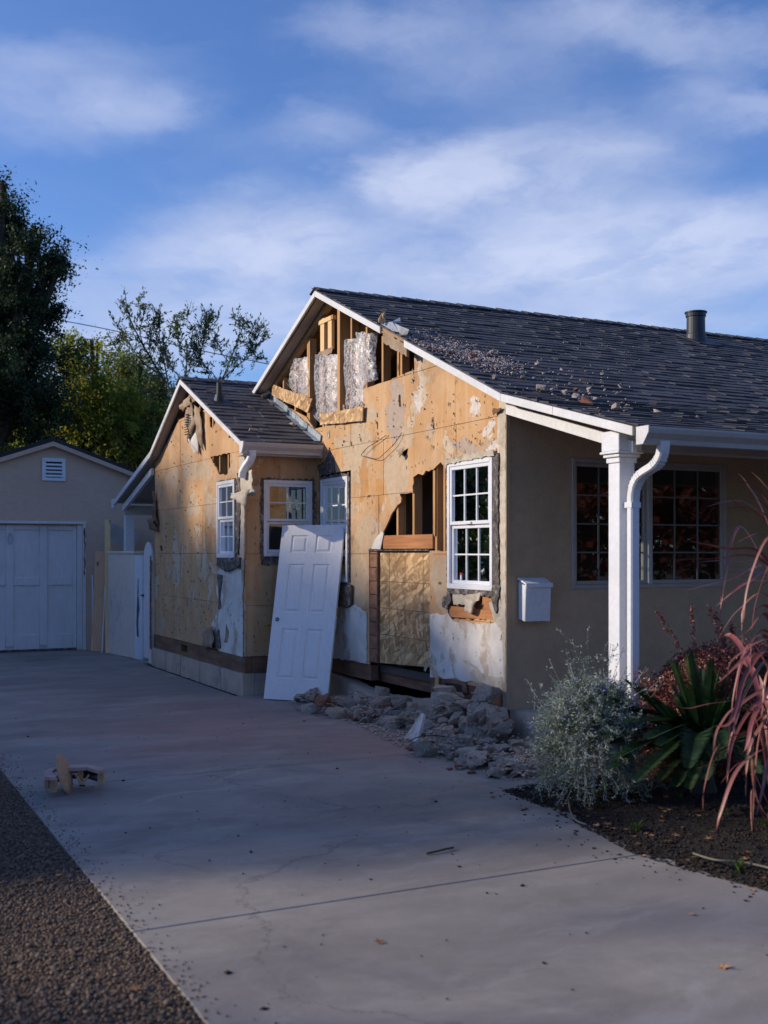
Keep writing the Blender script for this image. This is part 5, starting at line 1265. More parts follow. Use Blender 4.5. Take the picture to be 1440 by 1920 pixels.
vn = P_('gable_vent', [box(vx0, vx1, GY - .03, GY - .003, vz1 - .06, vz1), box(vx0, vx1, GY - .03, GY - .003, vz0, vz0 + .05), box(vx0, vx0 + .06, GY - .03, GY - .003, vz0 + .052, vz1 - .062), box(vx1 - .06, vx1, GY - .03, GY - .003, vz0 + .052, vz1 - .062)], M['white'], garage, bev=.002)
P_('vent_dark_panel', [box(vx0 + .061, vx1 - .061, GY - .006, GY - .004, vz0 + .051, vz1 - .061)], M['black'], vn)  # flat black panel paints the dark behind the slats; the wall is solid
for k in range(4):
    z = vz0 + .06 + k * (vz1 - vz0 - .13) / 4
    P_('slat', [bar((vx0 + .062, GY - .018, z + .02), (vx1 - .062, GY - .018, z + .02), .026, .034, up=(0, .5, 1))], M['white'], vn)

# ================================================================== FENCE, GATE, POST
fence = thing('garden_wall', 'low pale stucco garden wall between the garage and the house', 'garden wall', (4.25, 17.1, 0))
def slab_wall(pa, pb, t, z0, z1):
    a, b = Vector((*pa, 0)), Vector((*pb, 0)); d = (b - a).normalized(); n = Vector((-d.y, d.x, 0)) * t
    V = [tuple(p + q + Vector((0, 0, z))) for p in (a, b) for q in (Vector((0, 0, 0)), n) for z in (z0, z1)]
    return V, [(0, 1, 3, 2), (4, 6, 7, 5), (0, 4, 5, 1), (2, 3, 7, 6), (0, 2, 6, 4), (1, 5, 7, 3)]
P_('wall_body', [slab_wall((4.29, 17.20), (4.12, 18.25), -.14, 0, 1.62)], M['fence'], fence, bev=.01)
P_('coping', [slab_wall((4.275, 17.18), (4.105, 18.27), -.17, 1.623, 1.665)], M['fence'], fence, bev=.006)
P_('end_post', [slab_wall((4.33, 16.93), (4.29, 17.195), -.12, 0, 1.60)], M['white'], fence, bev=.006)
tear = jag([(17.02, .35), (17.06, .5), (17.0, .8), (17.05, 1.0), (17.03, 1.25), (17.06, 1.05), (17.09, .85), (17.12, .6), (17.1, .36)], .05, .012, 7)
P_('torn_edge', [plate(tear, [], 'x', 4.300, 4.306)], M['felt'], fence)
gate = thing('garden_gate', 'narrow white arched wooden gate beside the stripped bay', 'gate', (4.37, 16.7, 0))
gyc, gw = 16.68, .25
def gz(y): return 1.48 + math.sqrt(max(0, 1 - ((y - gyc) / (gw + .01)) ** 2)) * .32
for k in range(5):
    ya = gyc - gw + k * (2 * gw / 5) + .002; yb = ya + 2 * gw / 5 - .004
    P_('gate_board', [plate([(ya, .05), (yb, .05), (yb, gz(yb)), ((ya + yb) / 2, gz((ya + yb) / 2)), (ya, gz(ya))], [], 'x', 4.36, 4.385)], M['garage_paint'], gate, bev=.002)
P_('latch', [box(4.325, 4.358, 16.88, 16.95, .98, 1.0)], M['wire'], gate)
pier = P_('gate_pier', [box(4.30, 4.44, YC + .015, 16.41, 0, 1.52)], M['fence'], None, base=(4.37, 16.3, 0), bev=.008); tag(pier, 'short stucco pier between the arched gate and the stripped bay', 'pier')
tf = P_('torn_felt', [plate(jag([(YC - .01, .22), (YC + .05, .25), (YC + .055, .8), (YC + .045, 1.3), (YC + .05, 1.58), (YC - .02, 1.60), (YC + .0, 1.0)], .05, .014, 9), [], 'x', 4.288, 4.298)], M['felt'], wallb)
pp = P_('porch_post', [box(XB - .01, XB + .13, 17.98, 18.10, 1.62, 2.30)], M['white'], house, bev=.004)
sp_ = tag(P_('tilted_panel', [bar(at(222, 1022, 18.9), at(236, 992, 18.9), .5, .03, up=(0, -1, .4))], M['metal_sheet'], None, base=tuple(at(229, 1012, 18.9))), 'small grey board leaning behind the white porch post on the garden wall', 'board')

# boards leaning between garage and garden wall
def lean(name, p_bot, p_top, w, t, mat, label, grp=None):
    d = (Vector(p_top) - Vector(p_bot)).normalized(); s = Vector((1, -.1, 0)).normalized(); u = s.cross(d).normalized(); s = d.cross(u).normalized()
    V = [tuple(Vector(e) + s * a * w / 2 + u * b * t / 2) for e in (p_bot, p_top) for a in (-1, 1) for b in (-1, 1)]
    o = obj(name, V, [(0, 1, 3, 2), (4, 6, 7, 5), (0, 4, 5, 1), (2, 3, 7, 6), (0, 2, 6, 4), (1, 5, 7, 3)], M[mat], None, base=p_bot); bevel(o, .004); tag(o, label, 'board', grp); return o
dB = 18.35
def gp_(px, d): p = on_z(px, 1230); q = at(px, 1035, d); return Vector((q.x, q.y, .005))
def lp(name, pxb, pxt, pyt, w, t, mat, label, d=dB, back=.35):
    b = gp_(pxb, d); q = at(pxt, pyt, d + back); return lean(name, tuple(b), tuple(q), w, t, mat, label, 'lumber leaning by the garage')
lp('plank', 182, 190, 1034, .20, .03, 'redwood', 'wide reddish plank leaning beside the garage door', 18.5)
lp('timber_stud', 203, 201.5, 975, .088, .04, 'pine', 'tall knotty pine stud standing in front of the wide plank', 18.15, .5)
lp('trim_strip', 174, 173, 1078, .025, .02, 'white', 'thin white strip left of the wide plank', 18.75, .2)
lp('trim_strip', 191, 197, 1100, .018, .02, 'white', 'thin white strip in front of the wide plank', 18.3, .3)

# ================================================================== the odd wooden device on the driveway
tb = on_z(130, 1487)
dT = tb.dot(Vector((FX, FY, 0)))
toy = thing('wooden_device', 'pink plywood bracket with a large thin disc, lying on the left of the driveway', 'wooden device', tuple(tb))
def tp(px, py, dd=0.0): return at(px, py, dT + dd)
def slab3(pts_px, dd, thick, mat, name, up=Vector((0, 0, 1))):
    """top outline in photo pixels on a horizontal plane, extruded down"""
    z = thick[0]; top = [on_z(a, b, z) for a, b in pts_px]
    V = [tuple(p) for p in top] + [(p.x, p.y, z - thick[1]) for p in top]; n = len(top)
    F = [tuple(range(n)), tuple(range(2 * n - 1, n - 1, -1))] + [(i, i + n, (i + 1) % n + n, (i + 1) % n) for i in range(n)]
    o = obj(name, V, F, mat, toy); fix_normals(o); bm = bmesh.new(); bm.from_mesh(o.data); bmesh.ops.triangulate(bm, faces=bm.faces); bm.to_mesh(o.data); bm.free(); return o
slab3([(82, 1447), (92, 1441), (107, 1438.5), (128, 1437), (131, 1434), (162, 1433), (193, 1439), (194, 1442), (184, 1445), (163, 1438.5), (137, 1440), (118, 1440), (103, 1441), (98, 1447), (106, 1455), (99, 1458), (84, 1456)], 0, (.16, .022), M['toy'], 'top_plate')
slab3([(84, 1463), (94, 1456), (108, 1454), (160, 1450), (193, 1455), (194, 1459), (184, 1461), (162, 1454.5), (120, 1456), (108, 1462), (100, 1468)], 0, (.085, .018), M['black'], 'lower_plate')
for px0, px1, y0, y1 in ((85, 93, 1450, 1472), (95, 106, 1457, 1473), (148, 155, 1439, 1452), (184, 195, 1444, 1457)):
    a = on_z((px0 + px1) / 2, y0, .15); w_ = (px1 - px0) / 2100 * dT
    P_('block', [bar((a.x, a.y, .05), (a.x, a.y, .14), w_, .045, up=(FX, FY, 0))], M['toywood'], toy, bev=.002)
P_('spool', [tube([on_z(127, 1446, .11), on_z(147, 1444, .11)], .020, 12)], M['rafter'], toy)
P_('handle_grip', [tube([on_z(156, 1445, .115), on_z(184, 1447, .10)], .026, 12)], M['black'], toy)
for k in range(2): P_('leg', [bar(tp((142, 167)[k], 1452, .02), tp(154, 1473, .0), .010, .012)], M['toywood'], toy)
P_('foot', [bar(tp(149, 1473), tp(159, 1473), .012, .012)], M['black'], toy)
cc = tp(121, 1459, -.03); rr = 78 / 2 / 2100 * dT
vw = ray(121, 1459).normalized(); sd = vw.cross(Vector((0, 0, 1))).normalized(); ax_ = (sd * .93 - vw * .26 + Vector((0, 0, .24))).normalized()
uu = ax_.cross(Vector((0, 0, 1))).normalized(); vv = uu.cross(ax_).normalized()
V, F = [], []
prof_ = [(0.002, -.010), (rr * .6, -.006), (rr, -.002), (rr, .002), (rr * .6, .006), (0.002, .010)]
for r, n_ in prof_:
    for k in range(36): a = 2 * math.pi * k / 36; V.append(tuple(cc + ax_ * n_ + (uu * math.cos(a) + vv * math.sin(a)) * r))
for L in range(5):
    for k in range(36): F.append((L * 36 + k, L * 36 + (k + 1) % 36, (L + 1) * 36 + (k + 1) % 36, (L + 1) * 36 + k))
disc = obj('disc', V, F, M['toywood'], toy, smooth=True); fix_normals(disc)
mz = min((disc.matrix_world @ v.co).z for v in disc.data.vertices) if False else min(v[2] for v in V)
disc.location.z = -mz + .003

# ================================================================== RUBBLE
def rock_mesh(seed, sharp=True, flat=1.0):
    rn = random.Random(seed); bm = bmesh.new()
    npt = rn.choice((9, 11, 13))
    for i in range(npt):
        p = Vector((rn.gauss(0, 1), rn.gauss(0, 1), rn.gauss(0, 1))).normalized(); p = Vector((max(-.75, min(.75, p.x * 1.2)), max(-.7, min(.7, p.y * 1.2)), max(-.6, min(.6, p.z * 1.15)))); bm.verts.new(p)
    bmesh.ops.convex_hull(bm, input=bm.verts[:])
    bmesh.ops.delete(bm, geom=[v for v in bm.verts if not v.link_faces], context='VERTS')
    bmesh.ops.bevel(bm, geom=bm.edges[:], offset=.05, segments=1, affect='EDGES')
    bmesh.ops.triangulate(bm, faces=bm.faces)
    bmesh.ops.subdivide_edges(bm, edges=[e for e in bm.edges if e.calc_length() > .28], cuts=2, use_grid_fill=True)
    bmesh.ops.triangulate(bm, faces=bm.faces)
    for L_ in (.22, .15, .10):
        bmesh.ops.subdivide_edges(bm, edges=[e for e in bm.edges if e.calc_length() > L_], cuts=1)
        bmesh.ops.triangulate(bm, faces=bm.faces)
    amp = rn.choice((.03, .05, .08, .11))
    for v in bm.verts:
        n = v.co.normalized(); q = v.co * 3 + Vector((seed, 0, 0))
        v.co += n * (noise.noise(q) * amp + noise.noise(q * 2.7) * amp * .6 + noise.noise(q * 7) * amp * .35 + noise.noise(q * 15) * amp * .15)
    z0 = min(v.co.z for v in bm.verts); 
    for v in bm.verts: v.co.z -= z0
    bmesh.ops.recalc_face_normals(bm, faces=bm.faces)
    return bm
ROCKS = {}
for mk in ('rock_grey', 'rock_warm', 'rock_pink', 'crumb'):
    ROCKS[mk] = []
    for s in range(10):
        bm = rock_mesh(s * 7 + 3); me = bpy.data.meshes.new('chunk'); bm.to_mesh(me); bm.free(); me.materials.append(M[mk]); ROCKS[mk].append(me)
rr_ = random.Random(77)
HG = {}; CS = .04
def hkey(x, y): return (int(math.floor(x / CS)), int(math.floor(y / CS)))
def htop(x, y, r):
    vals = []
    k = int(math.ceil(r / CS))
    for i in range(-k, k + 1):
        for j in range(-k, k + 1):
            if (i * i + j * j) * CS * CS <= r * r: vals.append(HG.get((hkey(x, y)[0] + i, hkey(x, y)[1] + j), 0.0))
    vals.sort(); return vals[int(len(vals) * .62)] if vals else 0.0
def hput(x, y, r, z):
    k = int(math.ceil(r / CS))
    for i in range(-k, k + 1):
        for j in range(-k, k + 1):
            q = (i * i + j * j) * CS * CS / (r * r)
            if q <= 1: kk = (hkey(x, y)[0] + i, hkey(x, y)[1] + j); HG[kk] = max(HG.get(kk, 0), z * (1 - .45 * q))
def chunk(x, y, sx, sy, sz, mk, label, group, name='rubble_chunk', cat='rubble', z=None, rot=None):
    me = rr_.choice(ROCKS[mk]); r = (sx + sy) * .33
    zt = htop(x, y, r * .7) if z is None else z
    zt = max(0.0, zt - sz * .12 if zt > .02 else 0.0)
    o = link(name, me, None, (x, y, zt - .004)); o.scale = (sx / 1.4, sy / 1.4, sz / 1.2)
    tl = .35 if zt > .03 else .10
    o.rotation_euler = rot or (rr_.uniform(-tl, tl), rr_.uniform(-tl, tl), rr_.uniform(0, 6.28))
    hput(x, y, r, zt + sz * .85)
    tag(o, label, cat, group); return o
GR = 'broken concrete and stucco chunks heaped along the wall'
# support heap close to the wall
def heap(n, xr_, yr_, smin, smax, zlab, mats=('rock_grey', 'rock_grey', 'rock_warm', 'rock_grey', 'rock_pink', 'rock_warm')):
    for i in range(n):
        t = rr_.random() ** .8; y = rr_.uniform(*yr_); x = xr_[1] - (xr_[1] - xr_[0]) * t
        s = rr_.uniform(smin, smax) * (1 - .2 * t)
        mk = rr_.choice(mats)
        size = 'small' if s < .12 else 'medium'
        colr = {'rock_grey': 'grey concrete chunk', 'rock_warm': 'tan stucco chunk', 'rock_pink': 'reddish brick chunk'}[mk]
        chunk(x, y, s * rr_.uniform(.9, 1.8), s * rr_.uniform(.7, 1.3), s * rr_.uniform(.35, .9), mk, '%s %s in %s' % (size, colr, zlab), GR + ', ' + size + ' ' + colr + ', ' + zlab.split(' ')[1])
heap(9, (5.0, 5.14), (8.2, 9.9), .15, .24, 'the main heap below the near window', ('rock_grey', 'rock_warm'))
heap(8, (4.9, 5.1), (7.9, 8.9), .15, .24, 'the main heap below the near window', ('rock_grey', 'rock_warm'))
heap(46, (4.66, 5.12), (9.6, 11.5), .08, .15, 'the far heap near the leaning door')
heap(12, (4.95, 5.14), (7.9, 8.9), .14, .22, 'the main heap below the near window', ('rock_grey', 'rock_warm'))
heap(26, (4.75, 5.15), (8.0, 9.8), .09, .17, 'the main heap below the near window')
heap(30, (4.70, 5.15), (7.2, 8.3), .08, .16, 'the near heap beside the silver bush')
heap(22, (4.50, 5.1), (9.4, 11.4), .07, .13, 'the far heap near the leaning door')
heap(34, (4.35, 5.1), (6.75, 8.2), .06, .15, 'the near heap beside the silver bush', ('rock_warm', 'rock_warm', 'rock_grey'))
# chunks one can point at: px, py of the centre, height above ground of the centre, size (m), material, label
KEY = [
    (907, 1296, .36, .26, .20, .20, 'rock_grey', 'jagged grey chunk topmost in the heap at the house corner'),
    (903, 1325, .24, .24, .16, .24, 'rock_grey', 'squarish flat-faced block standing near the top of the main heap'),
    (868, 1310, .26, .32, .22, .15, 'rock_grey', 'long rough slab lying high in the heap under the floor vent'),
    (935, 1338, .22, .28, .24, .24, 'rock_warm', 'rounded warm chunk with a reddish fleck at the house corner'),
    (915, 1363, .16, .28, .22, .20, 'rock_grey', 'big pale rounded chunk in the middle of the main heap'),
    (883, 1350, .18, .24, .20, .16, 'rock_warm', 'tan blocky chunk left of the big pale rounded one'),
    (842, 1342, .18, .34, .24, .18, 'rock_grey', 'long dark-undersided slab in front of the dark doorway gap'),
    (812, 1338, .16, .22, .18, .24, 'rock_warm', 'upright tan chunk behind the leaning triangular plate'),
    (823, 1372, .12, .28, .20, .26, 'rock_warm', 'flat-faced tan block right of the leaning triangular plate'),
    (800, 1398, .08, .26, .20, .18, 'rock_grey', 'isolated grey chunk at the driveway edge of the main heap'),
    (873, 1390, .12, .34, .26, .22, 'rock_grey', 'large rough grey chunk in front of the main heap'),
    (925, 1392, .10, .30, .20, .16, 'rock_grey', 'broad flat slab lying in front of the rounded pale chunk'),
    (895, 1425, .06, .24, .20, .15, 'rock_warm', 'smooth squared pale block nearest the driveway joint'),
    (880, 1412, .08, .20, .16, .14, 'rock_grey', 'small pale chunk tucked behind the smooth squared block'),
    (945, 1418, .08, .22, .20, .14, 'rock_grey', 'grey angular chunk left of the low wide boulder'),
    (988, 1435, .06, .34, .26, .18, 'rock_grey', 'low wide boulder at the near right foot of the heap'),
    (940, 1440, .04, .18, .14, .10, 'rock_grey', 'thin grey flake left of the low wide boulder'),
    (775, 1326, .14, .20, .14, .22, 'rock_warm', 'upright tan plate in the gap between the two heaps'),
    (750, 1330, .12, .26, .18, .16, 'rock_grey', 'grey chunk behind the long curved twig'),
    (735, 1350, .07, .26, .16, .10, 'rock_warm', 'flat tan slab lying at the driveway edge of the middle heap'),
    (680, 1328, .12, .26, .20, .20, 'rock_warm', 'smooth triangular tan chunk in the far heap'),
    (715, 1318, .15, .22, .14, .20, 'rock_warm', 'upright tan flake right of the smooth triangular chunk'),
    (716, 1296, .24, .26, .20, .18, 'rock_grey', 'rough grey chunk on top of the far heap'),
    (682, 1305, .18, .24, .18, .14, 'rock_grey', 'rounded grey chunk left of the top of the far heap'),
    (608, 1308, .16, .26, .20, .14, 'rock_pink', 'reddish brick lump at the foot of the leaning door'),
    (585, 1326, .06, .24, .16, .12, 'rock_grey', 'grey ragged chunk farthest left of the far heap'),
    (632, 1335, .06, .22, .18, .12, 'rock_warm', 'tan ragged chunk at the driveway side of the far heap'),
    (683, 1347, .04, .18, .14, .11, 'rock_grey', 'small square dark chunk alone before the far heap'),
    (648, 1312, .14, .24, .20, .15, 'rock_grey', 'grey broken lump behind the tan ragged chunk'),
    (760, 1352, .05, .16, .12, .08, 'rock_grey', 'little grey piece beside the flat tan slab'),
]
for (px, py, zc, sx, sy, sz, mk, lb) in KEY:
    p = on_z(px, py, zc)
    if p.x > 5.10 - sy * .3:
        X_ = 5.10 - sy * .3; yy_, zc = on_x(px, py, X_); p = Vector((X_, yy_, zc))
    chunk(p.x, p.y, sx * .84, sy * .84, sz * .84, mk, lb, None, z=max(0, zc - sz * .5))
rs = np.random.RandomState(61); n = 2600
fy = rs.uniform(6.8, 11.6, n); fx = 5.15 - rs.rand(n) ** .7 * np.interp(fy, [6.8, 8.5, 9.7, 11.6], [.75, .80, .62, .55])
fz = np.array([HG.get(hkey(a, b), 0.0) for a, b in zip(fx, fy)]) + .004
V, F = octa(n, fx, fy, fz, rs.uniform(.005, .022, n), 62, .7)
quads_obj('rubble_fines', V, M['rock_warm'], F=F, kind='stuff')['label'] = 'small fragments and dust between the rubble chunks'
# leaning triangular plate of stucco
tri = [on_z(757, 1385, .01), on_z(782, 1391, .01), at(795, 1338, 9.9), at(790, 1336, 9.95)]
tri = [(p.x, p.y, p.z) for p in tri]
nv = (Vector(tri[1]) - Vector(tri[0])).cross(Vector(tri[2]) - Vector(tri[0])).normalized() * .03
V = tri + [tuple(Vector(p) - nv) for p in tri]
o = obj('stucco_plate', V, [(0, 1, 2, 3), (7, 6, 5, 4), (0, 4, 5, 1), (1, 5, 6, 2), (2, 6, 7, 3), (3, 7, 4, 0)], M['white_plaster'], None, base=tri[0]); fix_normals(o); tag(o, 'pale triangular stucco plate leaning on the heap at the driveway', 'rubble')
def scatter_small(lst, mk, lab, grp, s0, s1, name='rubble_fragment'):
    for (px, py) in lst:
        p = on_z(px, py, .01); s = rr_.uniform(s0, s1)
        chunk(p.x, p.y, s * 1.3, s, s * .6, mk, lab, grp, name=name, z=0)
scatter_small([(770, 1375), (785, 1408), (762, 1398), (752, 1388), (845, 1407), (860, 1432), (862, 1440), (870, 1437), (920, 1452), (945, 1458), (1000, 1452), (1015, 1440), (700, 1352), (652, 1345), (617, 1336), (560, 1330), (570, 1325), (1010, 1425), (968, 1408), (1020, 1455)], 'rock_warm', 'small fragment scattered on the concrete at the edge of the rubble', 'small fragments along the rubble edge', .03, .07)
scatter_small([(767, 1387), (776, 1397), (765, 1402), (861, 1438), (842, 1440), (884, 1447), (770, 1405)], 'rock_pink', 'small red brick fragment on the concrete at the edge of the rubble', 'red fragments along the rubble edge', .035, .06)
wire('twig', smooth_pts([on_z(697, 1345, .02), on_z(716, 1340, .10), on_z(735, 1330, .16), on_z(760, 1317, .22)]), .007, 'long thin curved twig on the far heap', 'twig', 'stem')
wire('wire', smooth_pts([on_z(765, 1390, .02), on_z(785, 1382, .08), on_z(810, 1379, .10), on_z(835, 1381, .1)]), .004, 'thin wire sticking out of the rubble by the triangular plate', 'wire')
bp = on_z(1021, 1379, .18)
lbo = obj('bottle_wrapper', *tube([bp, bp + Vector((.05, .02, .03))], [.03, .025], 8), M['bluesticker'], None, base=tuple(bp)); tag(lbo, 'small blue and white crushed bottle in the rubble beside the silver bush', 'litter')
# stucco and brick crumbs on the roof
RG = 'debris pieces on the dark shingle roof'
big = [(1100, 758, .16, 'rock_pink', 'red brick piece with mortar lying on the lower roof'), (1078, 747, .11, 'crumb', 'pale mortar lump just left of the red brick piece'), (1015, 733, .11, 'crumb', 'pale lump on the lower roof above the white fascia'), (1036, 735, .07, 'crumb', 'upright pale lump right of the leftmost roof lump'), (1060, 740, .09, 'crumb', 'pale flattish lump between upright lump and mortar lump'), (1233, 776, .09, 'crumb', 'lone pale lump on the roof right of the red brick piece'), (1308, 784, .05, 'crumb', 'farthest right pale crumb on the roof above the gutter'), (1155, 767, .09, 'crumb', 'flat pale piece on the roof midway to the lone lump'), (1009, 685, .07, 'crumb', 'lone pink crumb high on the roof slope'), (885, 672, .10, 'rock_pink', 'small red brick piece within the crumb trail on the roof'), (923, 663, .07, 'crumb', 'pale piece at the upper end of the crumb trail'), (932, 710, .09, 'crumb', 'pale piece near the fascia below the crumb trail'), (952, 692, .08, 'crumb', 'pale flat piece right of the crumb trail'), (962, 703, .06, 'crumb', 'pinkish piece at the lower end of the crumb trail'), (1080, 733, .06, 'rock_pink', 'tiny red piece on the roof above the red brick'), (1125, 772, .05, 'rock_pink', 'tiny orange piece just above the white gutter corner')]
for (px, py, s, mk, lb) in big:
    p = roof_pt(px, py, .03); o = link('roof_debris', rr_.choice(ROCKS[mk]), None, tuple(p)); s *= .72; o.scale = (s / 1.3, s / 1.5, s / 2.0); o.rotation_euler = (.3, rr_.uniform(-.4, .4), rr_.uniform(0, 6)); tag(o, lb, 'debris')
for i in range(130):
    t = rr_.random(); cx = 775 + t * 190; cy = 632 + t * 66
    px = cx + rr_.gauss(0, 12); py = cy + rr_.gauss(0, 5) * (.5 + t * .6)
    p = roof_pt(px, py, .026)
    if p.y > RY_ or p.x < RX0: continue
    s = rr_.uniform(.012, .034); mk = 'crumb' if rr_.random() > .22 else 'rock_pink'
    o = link('roof_crumb', rr_.choice(ROCKS[mk]), None, tuple(p)); o.scale = (s / 1.3, s / 1.4, s / 1.8); o.rotation_euler = (.3, 0, rr_.uniform(0, 6))
    zn = 'upper end of the trail, near the bent flashing' if t < .33 else ('middle of the trail above the white fascia' if t < .67 else 'lower end of the trail, toward the red brick'); cl_ = 'pale' if mk == 'crumb' else 'red'; tag(o, '%s crumb at the %s' % (cl_, zn), 'debris', '%s roof crumbs, %s' % (cl_, zn))
for i in range(34):
    px = rr_.uniform(980, 1180); py = 700 + (px - 980) * .22 + rr_.gauss(0, 16); p = roof_pt(px, py, .026)
    if p.y > RY_ or p.x < RX0: continue
    s = rr_.uniform(.015, .035)
    o = link('roof_crumb', rr_.choice(ROCKS['crumb']), None, tuple(p)); o.scale = (s / 1.3, s / 1.4, s / 1.8); o.rotation_euler = (.3, 0, rr_.uniform(0, 6))
    tag(o, 'tiny pale crumb scattered over the lower right of the roof', 'debris', 'pale crumbs scattered over the lower roof')
# fine dust of stucco on the roof
Vx = []
rs = np.random.RandomState(4)
for i in range(2600):
    t = rs.rand(); p = roof_pt(772 + t * 190 + rs.randn() * 14, 629 + t * 62 + rs.randn() * 7, .026) if i < 2300 else roof_pt(rs.uniform(800, 1200), rs.uniform(640, 780), .026)
    if RX0 < p.x and p.y < RY_: Vx.append(p)
V, F = octa(len(Vx), np.array([p.x for p in Vx]), np.array([p.y for p in Vx]), np.array([p.z for p in Vx]), rs.uniform(.003, .010, len(Vx)), 44)
quads_obj('roof_grit', V, M['crumb'], F=F, kind='stuff')['label'] = 'fine pale stucco grit on the shingles'
# debris on the bay roof
for (px, py, s, lb) in ((500, 745, .13, 'brown splinter lying at the top of the bay roof'), (470, 765, .06, 'pale flake on the bay roof right of the vent'), (563, 793, .12, 'brown bark-like flake on the lower bay roof'), (548, 798, .08, 'small flake left of the brown one on the bay roof'), (532, 742, .07, 'pale crumb by the slanted OSB on the bay roof'), (392, 735, .06, 'pale flake on the bay roof left of the vent'), (475, 808, .07, 'pale scrap low on the bay roof')):
    r = ray(px, py)
    for k in range(5000):
        p = Vector((0, 0, CAMZ)) + r * (12 + k * .001)
        if BX0 < p.x and p.z <= zbay(p.y) + .03: break
    o = link('roof_debris', rr_.choice(ROCKS['crumb']), None, tuple(p)); o.scale = (s, s / 1.6, s / 4); o.rotation_euler = (.4, 0, rr_.uniform(0, 6)); tag(o, lb, 'debris')

# ================================================================== FALLEN LEAVES, TWIGS
def leaf_mesh(seed):
    rn = random.Random(seed); pts = []
    for k in range(10):
        a = -math.pi / 2 + 2 * math.pi * k / 10; r = (1.0 if k % 2 else .42) * rn.uniform(.8, 1.15)
        if k == 0: r = .3
        pts.append((r * math.cos(a), r * math.sin(a), .18 * r * r * rn.uniform(-.2, 1.6)))
    V = [(0, 0, .02)] + pts + [(0, -1.1, .1)]
    return V, [(0, 1 + k, 1 + (k + 1) % 10) for k in range(10)] + [(0, 11, 1)]
LEAF = []
for s in range(5):
    V, F = leaf_mesh(s); me = bpy.data.meshes.new('fallen_leaf'); me.from_pydata(V, [], F); me.materials.append(M['deadleaf']); LEAF.append(me)
def leaf(px, py, s, lb, grp=None, z=None):
    p = on_z(px, py); zz = soil_z(p.x, p.y) + .012 if (p.x > edge_x(p.y) and p.y < 6.58) else .006
    if p.x < DX0: zz = .004
    o = link('fallen_leaf', rr_.choice(LEAF), None, (p.x, p.y, zz)); o.scale = (s, s, s); o.rotation_euler = (rr_.uniform(-.2, .2), rr_.uniform(-.2, .2), rr_.uniform(0, 6.28)); tag(o, lb, 'leaf', grp)
for (px, py, s, lb) in ((712, 1768, .030, 'orange leaf alone in the sunlit patch of the lower driveway'), (1358, 1815, .032, 'orange leaf at the lower right of the driveway'), (256, 1855, .034, 'yellowish leaf on the gravel near the bottom of the driveway edge'), (75, 1652, .035, 'orange leaf on the gravel at the left edge'), (110, 1642, .02, 'small brown leaf right of the one on the gravel at left'), (981, 1518, .045, 'red-brown leaf on the concrete near the silver bush'), (925, 1496, .03, 'pale orange leaf on the concrete left of the red-brown one'), (595, 1342, .04, 'orange leaf on the concrete at the foot of the far heap'), (1296, 1716, .02, 'small brown leaf on the concrete below the garden bed'), (1410, 1671, .025, 'tiny brown leaf where bed and concrete meet at right'), (738, 1389, .05, 'orange leaf beside the wire at the main heap'), (885, 1443, .04, 'orange leaf in front of the smooth squared block'), (952, 1447, .04, 'orange leaf by the grey flake at the near heap'), (1017, 1459, .04, 'orange leaf under the silver bush beside the slab edge'), (1205, 1606, .022, 'reddish leaf at the end of the concrete joint')):
    leaf(px, py, s, lb)
for i in range(70):
    y = rr_.uniform(3.6, 6.5); x = edge_x(y) + abs(rr_.gauss(0, .35)) + .03
    dep = x * FX + y * FY; px = 720 + 2100 * (x * RX + y * RY) / dep; py = 1035 + 2100 * CAMZ / dep
    leaf(px, py, rr_.uniform(.015, .032), 'curled brown leaf on the dark soil of the garden bed', 'leaves on the garden bed')
wire('twig', smooth_pts([on_z(800, 1600, .008), on_z(815, 1597, .012), on_z(835, 1592, .015), on_z(850, 1589, .01)]), .006, 'short dark twig on the middle of the driveway', 'twig', 'bark')
wire('dry_blade', smooth_pts([on_z(1300, 1600, .03), on_z(1340, 1612, .06), on_z(1400, 1618, .05), on_z(1460, 1632, .05)]), .006, 'dry tan leaf blade lying across the soil at right', 'leaf', 'stem')
wire('dry_blade', smooth_pts([on_z(1066, 1500, .04), on_z(1070, 1522, .03), on_z(1080, 1538, .03), on_z(1100, 1546, .02)]), .006, 'thin dry stem curling under the silver bush', 'twig', 'stem')

